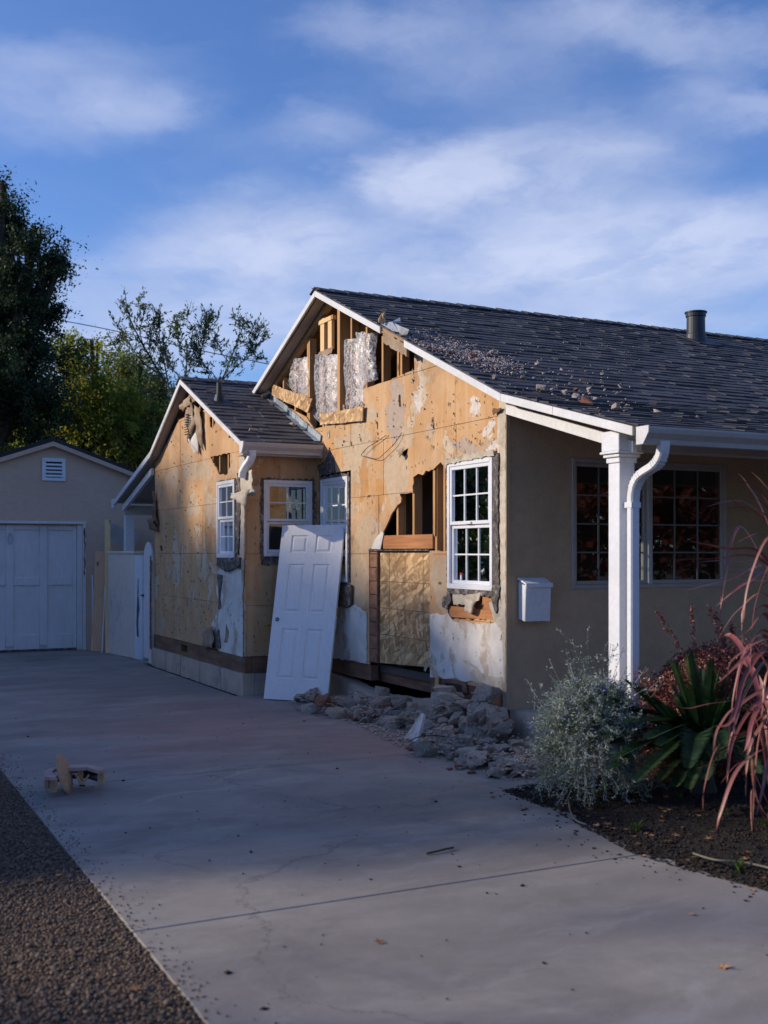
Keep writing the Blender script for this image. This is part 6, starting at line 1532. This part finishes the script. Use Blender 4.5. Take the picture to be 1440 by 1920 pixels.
# ================================================================== FOLIAGE
def leafcards(C, size, seed, aspect=2.2, up=0.3, dirs=None):
    """one rhombic leaf per centre in C"""
    rs = np.random.RandomState(seed); n = len(C)
    d = rs.normal(size=(n, 3)) if dirs is None else dirs + rs.normal(size=(n, 3)) * .45
    d /= np.linalg.norm(d, axis=1)[:, None]
    nn = rs.normal(size=(n, 3)) + np.array([0, 0, up]); s = np.cross(d, nn); s /= np.linalg.norm(s, axis=1)[:, None] + 1e-9
    L = size * rs.uniform(.6, 1.35, n); W = L / aspect
    nrm = np.cross(s, d)
    V = np.stack([C, C + d * (L * .5)[:, None] + s * (W * .5)[:, None] + nrm * (L * .06)[:, None], C + d * L[:, None], C + d * (L * .5)[:, None] - s * (W * .5)[:, None] + nrm * (L * .06)[:, None]], 1)
    return V.reshape(-1, 3)
def blob_points(blobs, n, seed, sub=40, sig=.16, squash=.8, hollow=0.35):
    """blobs: (centre Vector, radius). twig clumps within each, leaves round the clumps"""
    rs = np.random.RandomState(seed); w = np.array([b[1] ** 2 for b in blobs]); w /= w.sum(); out = []
    for (c, r), ww in zip(blobs, w):
        k = max(6, int(n * ww)); ns = max(4, int(sub * (r ** 1.3)))
        d = rs.normal(size=(ns, 3)); d /= np.linalg.norm(d, axis=1)[:, None]
        rad = (hollow + (1 - hollow) * rs.rand(ns) ** .5) * r
        cen = d * rad[:, None] * np.array([1, 1, squash]) + np.array(c)
        idx = rs.randint(0, ns, k); s = sig * rs.uniform(.5, 1.5, ns)
        # leaves strung along short twigs
        tdir = d + rs.normal(size=(ns, 3)) * .6 + np.array([0, 0, .25]); tdir /= np.linalg.norm(tdir, axis=1)[:, None]
        t = np.clip(rs.normal(size=k), -1.7, 1.7) * s[idx] * 1.6
        out.append(cen[idx] + tdir[idx] * t[:, None] + np.clip(rs.normal(size=(k, 3)), -1.6, 1.6) * (s[idx] * .5)[:, None])
    return np.concatenate(out)
def tree(name, label, base, blobs, n, lsize, mat, seed, trunk_r=.2, aspect=2.2, sub=40, sig=.16, limbs=True, cat='tree', group=None, hollow=.35, fork=None):
    t = thing(name, label, cat, base, group)
    b = Vector(base); cen = sum((Vector(c) for c, r in blobs), Vector()) / len(blobs)
    fk = fork or Vector((b.x * .7 + cen.x * .3, b.y * .7 + cen.y * .3, b.z + (cen.z - b.z) * .45))
    parts = [tube(smooth_pts([b, b.lerp(fk, .5) + Vector((.05, .05, 0)), fk], 4), [trunk_r * (1 - .04 * k) for k in range(9)], 8)]
    if limbs:
        rn = random.Random(seed)
        for (c, r) in blobs:
            c = Vector(c); mid = fk.lerp(c, .5) + Vector((rn.uniform(-.2, .2), rn.uniform(-.2, .2), rn.uniform(0, .3)))
            P3 = smooth_pts([fk, mid, c], 4); parts.append(tube(P3, [trunk_r * .5 * (1 - .09 * k) for k in range(len(P3))], 5))
            for q in range(5):
                e = c + Vector((rn.gauss(0, 1), rn.gauss(0, 1), rn.gauss(.4, .7))).normalized() * r * .9
                parts.append(tube([mid.lerp(c, rn.random()), e.lerp(c, .5) + Vector((0, 0, .1)), e], [trunk_r * .18, trunk_r * .12, trunk_r * .05], 4))
    P_('trunk', parts, M['bark'], t)
    C = blob_points(blobs, n, seed, sub, sig, hollow=hollow)
    quads_obj('crown', leafcards(C, lsize, seed, aspect), M[mat], t)
    return t
def B(l, d, sc=1.0):
    rn = random.Random(int(d * 10)); return [(at(px, py, d + rn.uniform(-1, 1) * r / 2100 * d * .8), r / 2100 * d) for px, py, r in l]
# big evergreen oak at the left
dO = 27
tree('oak_tree', 'tall dark evergreen oak at the left edge behind the garage', (at(-60, 1035, dO).x, at(-60, 1035, dO).y, 0),
     B([(-20, 420, 60), (10, 385, 26), (50, 500, 62), (95, 500, 36), (112, 500, 22), (20, 600, 95), (85, 575, 30), (40, 700, 90), (-60, 560, 130), (-70, 720, 130), (75, 660, 34), (45, 790, 80), (25, 440, 38), (66, 450, 22), (5, 352, 14)], dO), 95000, .085, 'oak', 1, .35, 2.0, 46, .17)
# autumn tree masses behind the garage roof
dM = 31
tree('autumn_tree', 'yellow-green autumn tree above the garage ridge', (at(160, 1035, dM).x, at(160, 1035, dM).y, 0),
     B([(150, 680, 40), (120, 660, 26), (175, 720, 60), (130, 770, 70), (210, 790, 70), (165, 835, 80), (175, 650, 20), (100, 820, 70)], dM), 34000, .11, 'yel', 2, .2, 2.2, 26, .24)
tree('autumn_tree', 'brownish thinning tree between the garage and the bay roof', (at(270, 1035, dM + 2).x, at(270, 1035, dM + 2).y, 0),
     B([(262, 720, 52), (240, 690, 34), (298, 735, 34), (285, 790, 64), (245, 820, 70), (300, 850, 60), (225, 745, 40), (318, 770, 28), (330, 820, 40)], dM + 2), 30000, .11, 'brownleaf', 3, .18, 2.4, 24, .25)
tree('autumn_tree', 'dark green tree filling the gap low behind the garage', (at(90, 1035, dM + 5).x, at(90, 1035, dM + 5).y, 0),
     B([(60, 830, 90), (150, 870, 90), (250, 880, 80), (210, 845, 60), (0, 860, 90), (310, 900, 60), (290, 830, 40)], dM + 5), 36000, .12, 'oak', 4, .2, 2.2, 26, .28)
# the airy branchy tree beside the bay ridge
dS = 26
airy = thing('airy_tree', 'airy thin-branched tree rising above the bay ridge against the sky', 'tree', (at(345, 1035, dS).x, at(345, 1035, dS).y, 0))
BR = [([(350, 900), (330, 760), (300, 700), (270, 650), (245, 600), (238, 570)], 7), ([(300, 700), (268, 680), (240, 640), (218, 605)], 4), ([(318, 735), (310, 690), (300, 640), (298, 592)], 5), ([(300, 660), (318, 630), (335, 605), (345, 590)], 3),
      ([(330, 760), (345, 715), (350, 670), (335, 640), (330, 600)], 5), ([(350, 680), (372, 650), (385, 620), (400, 592)], 4), ([(378, 640), (376, 615), (388, 600)], 2), ([(350, 900), (390, 760), (415, 715), (430, 680), (445, 640), (455, 610), (440, 600)], 6), ([(415, 715), (440, 690), (470, 665), (495, 628)], 4), ([(430, 680), (410, 655), (402, 640), (390, 610)], 3), ([(450, 650), (472, 640), (480, 622), (470, 612)], 2), ([(470, 665), (482, 672), (472, 655)], 2), ([(270, 650), (262, 620), (270, 590), (262, 568)], 3), ([(285, 675), (280, 650), (285, 620), (292, 600)], 3), ([(340, 740), (370, 725), (400, 722), (425, 735)], 3), ([(260, 640), (232, 632), (214, 640)], 2),
      ([(318, 735), (290, 740), (265, 722), (250, 690)], 3), ([(345, 715), (322, 690), (312, 665), (306, 640)], 3), ([(352, 700), (362, 680), (366, 650), (360, 620)], 2), ([(405, 735), (392, 700), (380, 690), (372, 668)], 2)]
rn = random.Random(6); tubes = []; LC = []; LD = []
for pl, w in BR:
    p3 = smooth_pts([at(a, b, dS + math.sin(a * .07) * .6) for a, b in pl], 5); k = len(p3)
    tubes.append(tube(p3, [max(.008, w * .0045 * (1 - .75 * i / k)) for i in range(k)], 5))
    for i in range(max(1, int(k * .25)), k):
        for q in range(3):
            base_ = p3[i] + Vector((rn.gauss(0, .05), rn.gauss(0, .05), rn.gauss(0, .05)))
            if rn.random() < .72:
                dr = (p3[i] - p3[i - 1]).normalized() + Vector((rn.gauss(0, .6), rn.gauss(0, .6), rn.gauss(.2, .4))); dr.normalize(); LL = rn.uniform(.12, .42)
                tubes.append(tube([base_, base_ + dr * LL], [.008, .004], 3))
                for s in range(11): f = rn.random(); LC.append(tuple(base_ + dr * LL * f + Vector((rn.gauss(0, .02), rn.gauss(0, .02), rn.gauss(0, .02))))); LD.append(tuple(dr))
P_('trunk', tubes, M['bark'], airy)
quads_obj('crown', leafcards(np.array(LC), .085, 5, 2.6, dirs=np.array(LD)), M['thin'], airy)
# trees beside and behind the camera's view: they shade the lot
NB = 'street trees left of the driveway'
def H(yp): return float(np.interp(yp, [0, 6.8, 7.2, 7.6, 10.8, 11.3, 11.9, 13.0, 15.6, 18.1, 20.2, 22.4, 23.6, 25.0, 30], [5.4, 5.2, 4.6, 1.6, 1.6, 5.0, 5.4, 5.8, 6.72, 7.12, 7.4, 7.95, 8.8, 10.0, 10.7]))
TX = -27.0
for i, yy in enumerate(np.arange(11.0, 41.0, 2.7)):
    bl = []; rn = random.Random(i + 40)
    def HH(y): return H(y - 9.5) + 8.58
    for k in range(7):
        yk = yy - 1.35 + k * .45; h = HH(yk); r = .8
        bl.append(((TX + rn.uniform(-.4, .4), yk, h - .25 - r * .8 + rn.uniform(-.05, .05)), r))
        bl.append(((TX + rn.uniform(-.9, .9), yk, h - 1.9), 1.1))
    z = HH(yy) - 3.0
    while z > HH(yy) - 9.5: bl += [((TX + .3, yy - .75, min(z, HH(yy - .75) - 2.0)), 1.4), ((TX - .3, yy + .75, min(z, HH(yy + .75) - 2.0)), 1.4)]; z -= 1.5
    tree('street_tree', 'tall dense green tree in the far row left of the driveway', (TX, float(yy), 0), bl, 12000, .42, 'oak', 100 + i, .2, 1.5, 34, .34, True, group=NB, hollow=.1)
hdg = thing('shade_hedge', 'green hedge added out of view left of the gravel to darken the driveway', 'hedge', (-3.4, 8, 0))  # unseen hedge added to block low sky and darken the driveway
rs = np.random.RandomState(71); n = 16000
Ch = np.stack([-3.4 + rs.uniform(-.45, .45, n), rs.uniform(-2, 22, n), rs.uniform(.05, 1.5, n)], 1)
quads_obj('foliage', leafcards(Ch, .22, 72, 1.6), M['oak'], hdg)
P_('stems', [tube([(-3.4, yk, 0), (-3.35, yk + .1, 1.3)], [.04, .015], 5) for yk in np.arange(-1.5, 22, .8)], M['bark'], hdg)
nh = thing('shade_house', 'low house added out of view left of the driveway to hold off sun and low sky', 'house', (-14.5, 17, 0))  # unseen house added as a solid block against stray sun and low sky
P_('wall', [box(-17.5, -11.5, 8.5, 26, 0, 2.6)], M['fence'], nh)
P_('roof', [plate([(-18, 2.5), (-14.5, 4.3), (-11, 2.5), (-11, 2.62), (-14.5, 4.45), (-18, 2.62)], [], 'y', 8.1, 26.4)], M['roof_felt'], nh)
mb_ = [((x, y, z), r) for x, y, z, r in ((14, -3, 3.6, 2.0), (12.2, -3.4, 2.4, 1.6), (16.2, -2.6, 2.6, 1.7), (14, -3.6, 1.7, 1.6), (17.8, -3, 3.8, 1.8), (10.8, -4.6, 3.4, 1.7), (19.5, -3, 2.2, 1.7), (12.6, -4, 4.9, 1.6))]
tree('maple_tree', 'broad dark red maple across the front garden', (14.0, -3, 0), mb_, 34000, .16, 'redleaf', 55, .15, 1.5, 30, .25, hollow=.1)
tree('street_tree', 'broad green tree added unseen across the street for the window reflections', (8, -14, 0), [((8, -14, 6), 3.2), ((4.5, -14, 5), 2.4), ((11.5, -14, 5), 2.6), ((16, -13, 5.5), 3.0), ((20, -12, 5), 3.2), ((24, -10, 5), 3.2), ((18, -12, 2.6), 2.8), ((24, -9, 2.4), 2.6), ((12, -13, 2.4), 2.6)], 34000, .26, 'oak', 56, .3, 1.6, 20, .4, hollow=.1)  # tree added behind the camera to fill the window reflections
for i, (x, y, h) in enumerate(((-13, 44, 9), (-7, 40, 9.5), (-18, 52, 11), (-24, 60, 12), (-1.5, 37, 8), (-31, 68, 13), (-12, 56, 12))):  # trees added outside the frame so the gable windows reflect something dark
    tree('reflection_tree', 'big leafy tree added out of view to darken the window reflections', (x, y, 0), [((x, y, h * .72), h * .27), ((x - 2.2, y, h * .5), h * .26), ((x + 2.0, y, h * .5), h * .24), ((x, y, h * .3), h * .27), ((x - 2, y, h * .2), h * .2), ((x + 2, y, h * .2), h * .2)], 12000, .38, 'oak', 300 + i, .25, 1.6, 14, .5, group='unseen trees added for the window reflections', hollow=.1)
# power line
wl = [at(110, 600, 30) + Vector((0, 0, 0)), at(232, 624, 30), at(370, 656, 30), at(500, 682, 30)]
wire('power_line', smooth_pts([at(-200, 545, 30)] + wl + [at(800, 745, 30)]), .012, 'thin power line crossing the sky behind the airy tree', 'power line')

# ---- silver bush
def bush_points(c, rad, n, seed, sub, sig, droop=0):
    return blob_points([(Vector(c), 1.0)], n, seed, sub, sig)
sbx, sby = 4.56, 6.04
sb = thing('silver_bush', 'silvery grey-green bushy shrub with sprawling stems beside the rubble', 'shrub', (sbx, sby, 0))
rn = random.Random(9); tubes = []; LC = []; LD = []
for i in range(1050):
    a = rn.uniform(0, 6.28); el = rn.uniform(-.15, 1.45); rxy = .40 * math.cos(el) ** .8; L = 1.0
    tip = Vector((sbx + math.cos(a) * rxy * rn.uniform(.65, 1.12), sby + math.sin(a) * rxy * rn.uniform(.65, 1.12), .37 + math.sin(el) * .40 * rn.uniform(.8, 1.12)))
    if el < .25: tip.z = rn.uniform(.03, .42); 
    root = Vector((sbx + rn.gauss(0, .06), sby + rn.gauss(0, .06), .05))
    mid = root.lerp(tip, .55) + Vector((0, 0, .12 + rn.uniform(0, .08)))
    long_ = rn.random() < .06
    if long_: tip += (tip - root).normalized() * rn.uniform(.10, .28) + Vector((0, 0, .05))
    p3 = smooth_pts([root, mid, tip], 6)
    tubes.append(tube(p3[5:], .0018, 3, cap=False))
    for j in range(5, len(p3) - 1):
        seg = p3[j + 1] - p3[j]; dn = seg.normalized()
        for q in range(9 if not long_ else 5):
            b_ = p3[j] + seg * rn.random() + Vector((rn.gauss(0, .012), rn.gauss(0, .012), rn.gauss(0, .012))); LC.append(tuple(b_)); LD.append(tuple(dn * .6 + Vector((rn.gauss(0, .6), rn.gauss(0, .6), rn.gauss(0, .6)))))
    # side sprigs
    for q in range(2):
        b_ = p3[rn.randrange(6, len(p3))]; dr = Vector((rn.gauss(0, 1), rn.gauss(0, 1), rn.gauss(.3, .8))).normalized(); l_ = rn.uniform(.04, .12)
        tubes.append(tube([b_, b_ + dr * l_], .0014, 3, cap=False))
        for s in range(12): LC.append(tuple(b_ + dr * l_ * rn.random())); LD.append(tuple(dr + Vector((rn.gauss(0, .6), rn.gauss(0, .6), rn.gauss(0, .6)))))
P_('stems', tubes, M['greyleaf'], sb)
quads_obj('foliage', leafcards(np.array(LC), .019, 15, 3.2, dirs=np.array(LD)), M['greyleaf'], sb)
fl = []
for i in range(46):
    a = rn.uniform(0, 6.28); el = rn.uniform(.2, 1.3); fl.append((sbx + .43 * math.cos(a) * math.cos(el), sby + .43 * math.sin(a) * math.cos(el), .40 + .42 * math.sin(el)))
fl = np.array(fl); quads_obj('flowers', leafcards(np.repeat(fl, 4, 0), .016, 16, 1.4), M['flower'], sb, kind='stuff')

# ---- purple barberry hedge behind
hd = thing('purple_hedge', 'clipped purple-leaved hedge under the porch window', 'hedge', (5.95, 6.25, 0))
rs = np.random.RandomState(31); n = 52000
hx_, hy_ = 5.98, 6.24
u = rs.normal(size=(n, 3)); u /= np.linalg.norm(u, axis=1)[:, None]; u[:, 2] = np.abs(u[:, 2])
pq = np.sign(u) * np.abs(u) ** .8
rad = rs.uniform(.86, 1.02, n)[:, None]
C = pq * rad * np.array([.80, .36, .92]) + np.array([hx_, hy_, .05]); C += rs.normal(size=(n, 3)) * .012
quads_obj('foliage', leafcards(C, .022, 32, 1.7), M['berry'], hd)
tubes = []; LC = []; LD = []
for (px, py, bx_px, by_px) in ((1232, 1148, 1278, 1212), (1296, 1137, 1303, 1208), (1328, 1137, 1358, 1205), (1342, 1150, 1362, 1206), (1372, 1170, 1376, 1200)):
    d_ = 8.05; a_, b_ = at(bx_px, by_px + 10, d_), at(px, py, d_); p3 = smooth_pts([a_, a_.lerp(b_, .5) + Vector((.01, 0, .02)), b_], 5)
    tubes.append(tube(p3, .003, 4))
    for i in range(190): f = rn.random(); q = a_.lerp(b_, f); LC.append((q.x + rn.gauss(0, .008), q.y + rn.gauss(0, .008), q.z + rn.gauss(0, .008))); LD.append((0, 0, .3))
inner = []
for i in range(60):
    a = rn.uniform(0, 6.28); r = rn.uniform(.1, .85); inner.append(tube([(hx_ + rn.gauss(0, .3), hy_ + rn.gauss(0, .1), .0), (hx_ + r * .9 * math.cos(a), hy_ + r * .4 * math.sin(a), .72 * (1 - r * r * .6))], [.008, .003], 4))
P_('stems', tubes + inner, M['stem'], hd)
quads_obj('sprigs', leafcards(np.array(LC), .018, 33, 1.7, dirs=np.array(LD)), M['berry'], hd)
core = blob_points([(Vector((hx_ - .4, hy_, .42)), .42), (Vector((hx_ + .4, hy_, .42)), .42), (Vector((hx_, hy_, .45)), .42)], 9000, 34, 60, .08)
quads_obj('inner_foliage', leafcards(core, .03, 35, 1.7), M['berry'], hd)

# ---- cycad
cyx, cyy = 5.27, 5.75
cy = thing('cycad', 'dark green cycad with stiff feathery fronds in the garden bed', 'plant', (cyx, cyy, 0))
P_('trunk', [lathe((cyx, cyy, 0), [(.085, -.02), (.09, .05), (.07, .12), (.04, .24)], 14)], M['bark'], cy)
def frond(pts, seed):
    rn = random.Random(seed); L = sum((pts[i + 1] - pts[i]).length for i in range(len(pts) - 1)); n = len(pts); az = rn.uniform(0, 6)
    V, F = tube(pts, [.0065 * (1 - .75 * i / n) for i in range(n)], 4)
    up0 = Vector((0, 0, 1)); side0 = None
    for i in range(int(n * .12), n - 1):
        for sub_ in range(4):
            f = i + sub_ / 4
            j = int(f); q = pts[j].lerp(pts[j + 1], f - j); tdir = (pts[min(j + 1, n - 1)] - pts[max(j - 1, 0)]).normalized(); side = tdir.cross(up0)
            if side.length < .18: side = (side0 or Vector((RX, RY, 0))).copy()
            side.normalize(); side0 = side.copy(); nrm = side.cross(tdir).normalized()
            t = f / n; ll = L * .135 * math.sin(math.pi * min(1, .10 + t * .93)) ** .6 * rn.uniform(.9, 1.08) + .008
            for sg in (-1, 1):
                dd = (side * sg * .72 + tdir * .68 + nrm * .28).normalized(); w = tdir * .0062
                n0 = len(V); e = q + dd * ll
                V += [tuple(q - w), tuple(q + w), tuple(q + dd * ll * .6 + w * .8 - nrm * .002), tuple(e), tuple(q + dd * ll * .6 - w * .8)]
                F.append((n0, n0 + 1, n0 + 2, n0 + 3, n0 + 4))
    return V, F
rn = random.Random(12); cyb = Vector((cyx, cyy, .22)); dcy = cyx * FX + cyy * FY
tips = [(1137, 1384, -.25), (1152, 1327, -.05), (1150, 1424, -.40), (1172, 1276, .10), (1212, 1296, .05), (1256, 1242, .2), (1290, 1230, .1), (1335, 1238, .15), (1376, 1232, .2), (1412, 1252, .1), (1445, 1238, 0), (1490, 1290, -.1),
        (1195, 1462, -.55), (1176, 1356, -.35), (1232, 1322, -.25), (1300, 1292, -.3), (1352, 1312, -.35), (1400, 1335, -.3), (1236, 1398, -.55), (1290, 1440, -.7), (1470, 1400, -.3), (1440, 1470, -.6), (1260, 1285, .45), (1400, 1290, .5), (1500, 1350, .3), (1200, 1330, .4), (1330, 1265, .6), (1180, 1400, .1), (1360, 1400, -.7)]
tips += [(a + rn.uniform(-30, 45), b + rn.uniform(-25, 30), c + rn.uniform(-.15, .25)) for a, b, c in tips] + [(rn.uniform(1230, 1420), rn.uniform(1400, 1500), rn.uniform(-.9, -.5)) for k in range(8)]
for i, (px, py, dd) in enumerate(tips):
    e = at(px, py, dcy + dd * .9 - .25); h = e - cyb; ln = h.length
    mid = cyb + h * .5 + Vector((0, 0, ln * (.16 if h.z < .45 else .05))); q1 = cyb + h * .18 + Vector((0, 0, ln * .10))
    pts_ = smooth_pts([cyb, q1, mid, e], 7)
    obj('frond', *frond(pts_, i), M['cycad'], cy)

# ---- flax with pink strap leaves, rooted just outside the right edge
def strap_mat():
    m, g, bs = new_mat('flax_leaf'); p = g.n('ShaderNodeNewGeometry').outputs['Position']
    oi = g.n('ShaderNodeObjectInfo').outputs['Random']
    c = g.mix(oi, (0.25, 0.060, 0.062), (0.28, 0.125, 0.085))
    uvn = g.n('ShaderNodeTexCoord').outputs['UV']; sx = g.n('ShaderNodeSeparateXYZ', None, Vector=uvn)
    stripe = g.noise(g.scale(uvn, (22, 1.2, 1)), 1, 3)
    c = g.mix(g.step(stripe, .4, .65, 0, .65), c, (0.19, 0.055, 0.065))
    c = g.mix(g.step(sx.outputs[1], 0.0, .35, .85, 0), c, (0.11, 0.10, 0.035))
    c = g.mix(g.step(g.noise(p, 9, 3), .55, .7, 0, .4), c, (0.42, 0.27, 0.12))
    g.set(bs.inputs['Base Color'], c); bs.inputs['Roughness'].default_value = .42
    bs.inputs['Subsurface Weight'].default_value = 0.0
    return m
M['strap'] = strap_mat()
fxb = Vector((5.12, 4.93, .02))
flax = thing('flax_plant', 'pink and bronze strap-leaved flax arching in from the right edge', 'plant', tuple(fxb))
def strap(cp, w, seed):
    rn = random.Random(seed); pts = smooth_pts(cp, 8); n = len(pts); V = []; F = []; uv = []
    for i, p in enumerate(pts):
        t = i / (n - 1); d = (pts[min(i + 1, n - 1)] - pts[max(i - 1, 0)]).normalized()
        s = d.cross(Vector((0, 0, 1)))
        if s.length < .15: s = Vector((RX, RY, 0)) * .8 + s
        s.normalize(); tw = math.sin(t * 2.5 + seed) * .8; nn = s.cross(d).normalized(); s2 = (s * math.cos(tw) + nn * math.sin(tw)).normalized(); n2 = s2.cross(d).normalized()
        ww = w * (min(1, .45 + t * 2.2)) * (1 - t ** 3.5) ** .8 + .0006
        for k, a in enumerate((-1, 0, 1)): V.append(tuple(p + s2 * a * ww / 2 - n2 * (ww * .16 if a == 0 else 0))); uv.append((k / 2, t))
    for i in range(n - 1):
        for k in range(2): a = i * 3 + k; F.append((a, a + 1, a + 4, a + 3))
    o = obj('leaf_blade', V, F, M['strap'], flax, smooth=True)
    ul = o.data.uv_layers.new(name='UVMap')
    for lp_ in o.data.loops: ul.data[lp_.index].uv = uv[lp_.vertex_index]
    return o
# control points in photo pixels with distance from the camera plane; start at the clump
SL = [  # (list of (px,py,dist)), width
    ([(1500, 1180, 6.5), (1440, 980, 6.4), (1400, 905, 6.35), (1383, 887, 6.3)], .060),
    ([(1540, 1120, 6.6), (1470, 960, 6.5), (1430, 905, 6.4), (1408, 884, 6.4)], .035),
    ([(1530, 1200, 6.5), (1450, 985, 6.4), (1400, 958, 6.3), (1368, 932, 6.2)], .016),
    ([(1520, 1240, 6.5), (1440, 1050, 6.3), (1360, 1028, 6.1), (1290, 1014, 6.0)], .034),
    ([(1520, 1260, 6.5), (1440, 1060, 6.3), (1330, 1048, 6.1), (1270, 1050, 6.0)], .030),
    ([(1520, 1260, 6.5), (1450, 1075, 6.4), (1400, 1068, 6.3), (1360, 1064, 6.2)], .038),
    ([(1500, 1300, 6.5), (1440, 1076, 6.2), (1370, 1085, 6.0), (1285, 1108, 5.9)], .022),
    ([(1520, 1280, 6.5), (1445, 1090, 6.2), (1400, 1092, 6.0), (1342, 1137, 5.9)], .044),
    ([(1500, 1350, 6.5), (1445, 1126, 6.2), (1385, 1143, 6.0), (1342, 1205, 5.9)], .034),
    ([(1500, 1380, 6.5), (1450, 1150, 6.1), (1390, 1170, 5.9), (1340, 1232, 5.8)], .034),
    ([(1490, 1400, 6.5), (1445, 1165, 6.1), (1400, 1185, 5.9), (1350, 1225, 5.8)], .040),
    ([(1500, 1420, 6.4), (1440, 1200, 6.0), (1395, 1235, 5.8), (1345, 1282, 5.7)], .044),
    ([(1490, 1440, 6.4), (1448, 1230, 6.0), (1400, 1262, 5.8), (1372, 1350, 5.7), (1342, 1362, 5.7)], .046),
    ([(1480, 1450, 6.4), (1445, 1250, 6.0), (1402, 1290, 5.8), (1380, 1350, 5.7), (1360, 1420, 5.7)], .030),
    ([(1480, 1480, 6.4), (1460, 1290, 6.0), (1415, 1340, 5.7), (1400, 1400, 5.6), (1388, 1415, 5.6)], .046),
    ([(1470, 1500, 6.4), (1470, 1340, 6.0), (1435, 1340, 5.8), (1400, 1370, 5.7), (1330, 1430, 5.6), (1305, 1440, 5.6)], .026),
    ([(1470, 1500, 6.4), (1470, 1380, 6.0), (1420, 1370, 5.8), (1350, 1395, 5.6), (1322, 1470, 5.5), (1318, 1520, 5.5)], .026),
    ([(1460, 1520, 6.3), (1475, 1420, 6.0), (1440, 1402, 5.8), (1385, 1440, 5.5), (1352, 1520, 5.4), (1340, 1575, 5.4)], .046),
    ([(1460, 1530, 6.3), (1480, 1440, 6.0), (1445, 1420, 5.8), (1430, 1480, 5.6), (1418, 1530, 5.5)], .040),
    ([(1450, 1500, 6.3), (1430, 1400, 6.2), (1412, 1330, 6.1), (1398, 1300, 6.1)], .020),
    ([(1448, 1540, 6.3), (1420, 1500, 6.0), (1410, 1430, 5.9), (1418, 1330, 5.9)], .026),
    ([(1455, 1520, 6.3), (1438, 1440, 6.1), (1428, 1340, 6.0), (1440, 1250, 6.0)], .030),
    ([(1440, 1550, 6.3), (1412, 1480, 6.1), (1408, 1520, 5.9), (1410, 1560, 5.8)], .018),
    ([(1455, 1540, 6.3), (1400, 1430, 6.1), (1350, 1470, 5.9)], .012),
    ([(1470, 1380, 6.5), (1400, 1320, 6.3), (1340, 1318, 6.1), (1290, 1328, 6.1), (1262, 1320, 6.1)], .010),
]
rn = random.Random(91)
for i in range(17):
    ex = rn.uniform(1335, 1470); ey = rn.uniform(1180, 1560); dd = rn.uniform(5.5, 6.4); tx = ex + rn.uniform(15, 70); ty = min(ey - rn.uniform(60, 260), 1330)
    SL.append(([(1475 + rn.uniform(-20, 50), (1500 + ty) / 2 + 40, 6.4), (tx + 30, ty, dd + .15), (ex + 12, ty + (ey - ty) * .35, dd), (ex, ey, dd - .05)], rn.uniform(.016, .040)))
for i in range(9):
    ex = rn.uniform(1290, 1400); ey = rn.uniform(880, 1120); SL.append(([(1530, 1280, 6.6), (1480, (ey + 1150) / 2, 6.5), ((ex + 1480) / 2, ey + 10, 6.4), (ex, ey + rn.uniform(-12, 25), 6.2)], rn.uniform(.014, .03)))
for i, (cp, w) in enumerate(SL):
    pts3 = [fxb + Vector(((i % 5) * .012, (i % 3) * .015, 0))] + [at(a, b, d) for a, b, d in cp]
    strap(pts3, w * .60, i)
rn = random.Random(5)
for i in range(26):      # the rest of the clump outside the frame
    az = rn.uniform(-1.9, 1.3); L = rn.uniform(.7, 1.2); d = Vector((math.cos(az), math.sin(az), 0))
    b = fxb + Vector((rn.gauss(.05, .04), rn.gauss(-.02, .04), 0))
    strap([b, b + d * L * .2 + Vector((0, 0, L * .7)), b + d * L * .6 + Vector((0, 0, L * .95)), b + d * L * .95 + Vector((0, 0, L * .5))], rn.uniform(.025, .045), i + 50)
P_('leaf_base', [tube([fxb + Vector((0, 0, -.04)), fxb + Vector((0, 0, .12))], [.09, .07], 10)], M['bark'], flax)

# ---- small weeds in the soil
def weed(px, py, s, n, label, seed):
    p = on_z(px, py); rn = random.Random(seed); V, F = [], []
    z0 = soil_z(p.x, p.y)
    for i in range(n):
        a = rn.uniform(0, 6.28); l_ = s * rn.uniform(.5, 1.2); b = Vector((p.x + rn.gauss(0, s * .15), p.y + rn.gauss(0, s * .15), z0)); o_ = Vector((math.cos(a), math.sin(a), 0)); w = Vector((-math.sin(a), math.cos(a), 0)) * s * .05
        n0 = len(V); m_ = b + o_ * l_ * .2 + Vector((0, 0, l_ * .6)); e = b + o_ * l_ * .5 + Vector((0, 0, l_))
        V += [tuple(b - w), tuple(b + w), tuple(m_ + w), tuple(m_ - w), tuple(e)]; F += [(n0, n0 + 1, n0 + 2, n0 + 3), (n0 + 3, n0 + 2, n0 + 4)]
    o = obj('weed', V, F, M['weed'], None, base=(p.x, p.y, z0)); tag(o, label, 'weed')
M['weed'] = leaf_mat('weed_leaves', [(0.05, 0.11, 0.02), (0.10, 0.17, 0.03)], 8, .35)
weed(1385, 1640, .07, 26, 'bright green grass tuft on the soil at the lower right', 1)
weed(1195, 1565, .07, 22, 'small green tuft at the bed edge beside the concrete', 2)
weed(1432, 1562, .06, 16, 'green sprout under the flax at the right edge', 3)
weed(1360, 1545, .05, 12, 'little sprout in the shade of the flax', 4)
weed(1275, 1510, .05, 12, 'pale sprout under the cycad', 5)
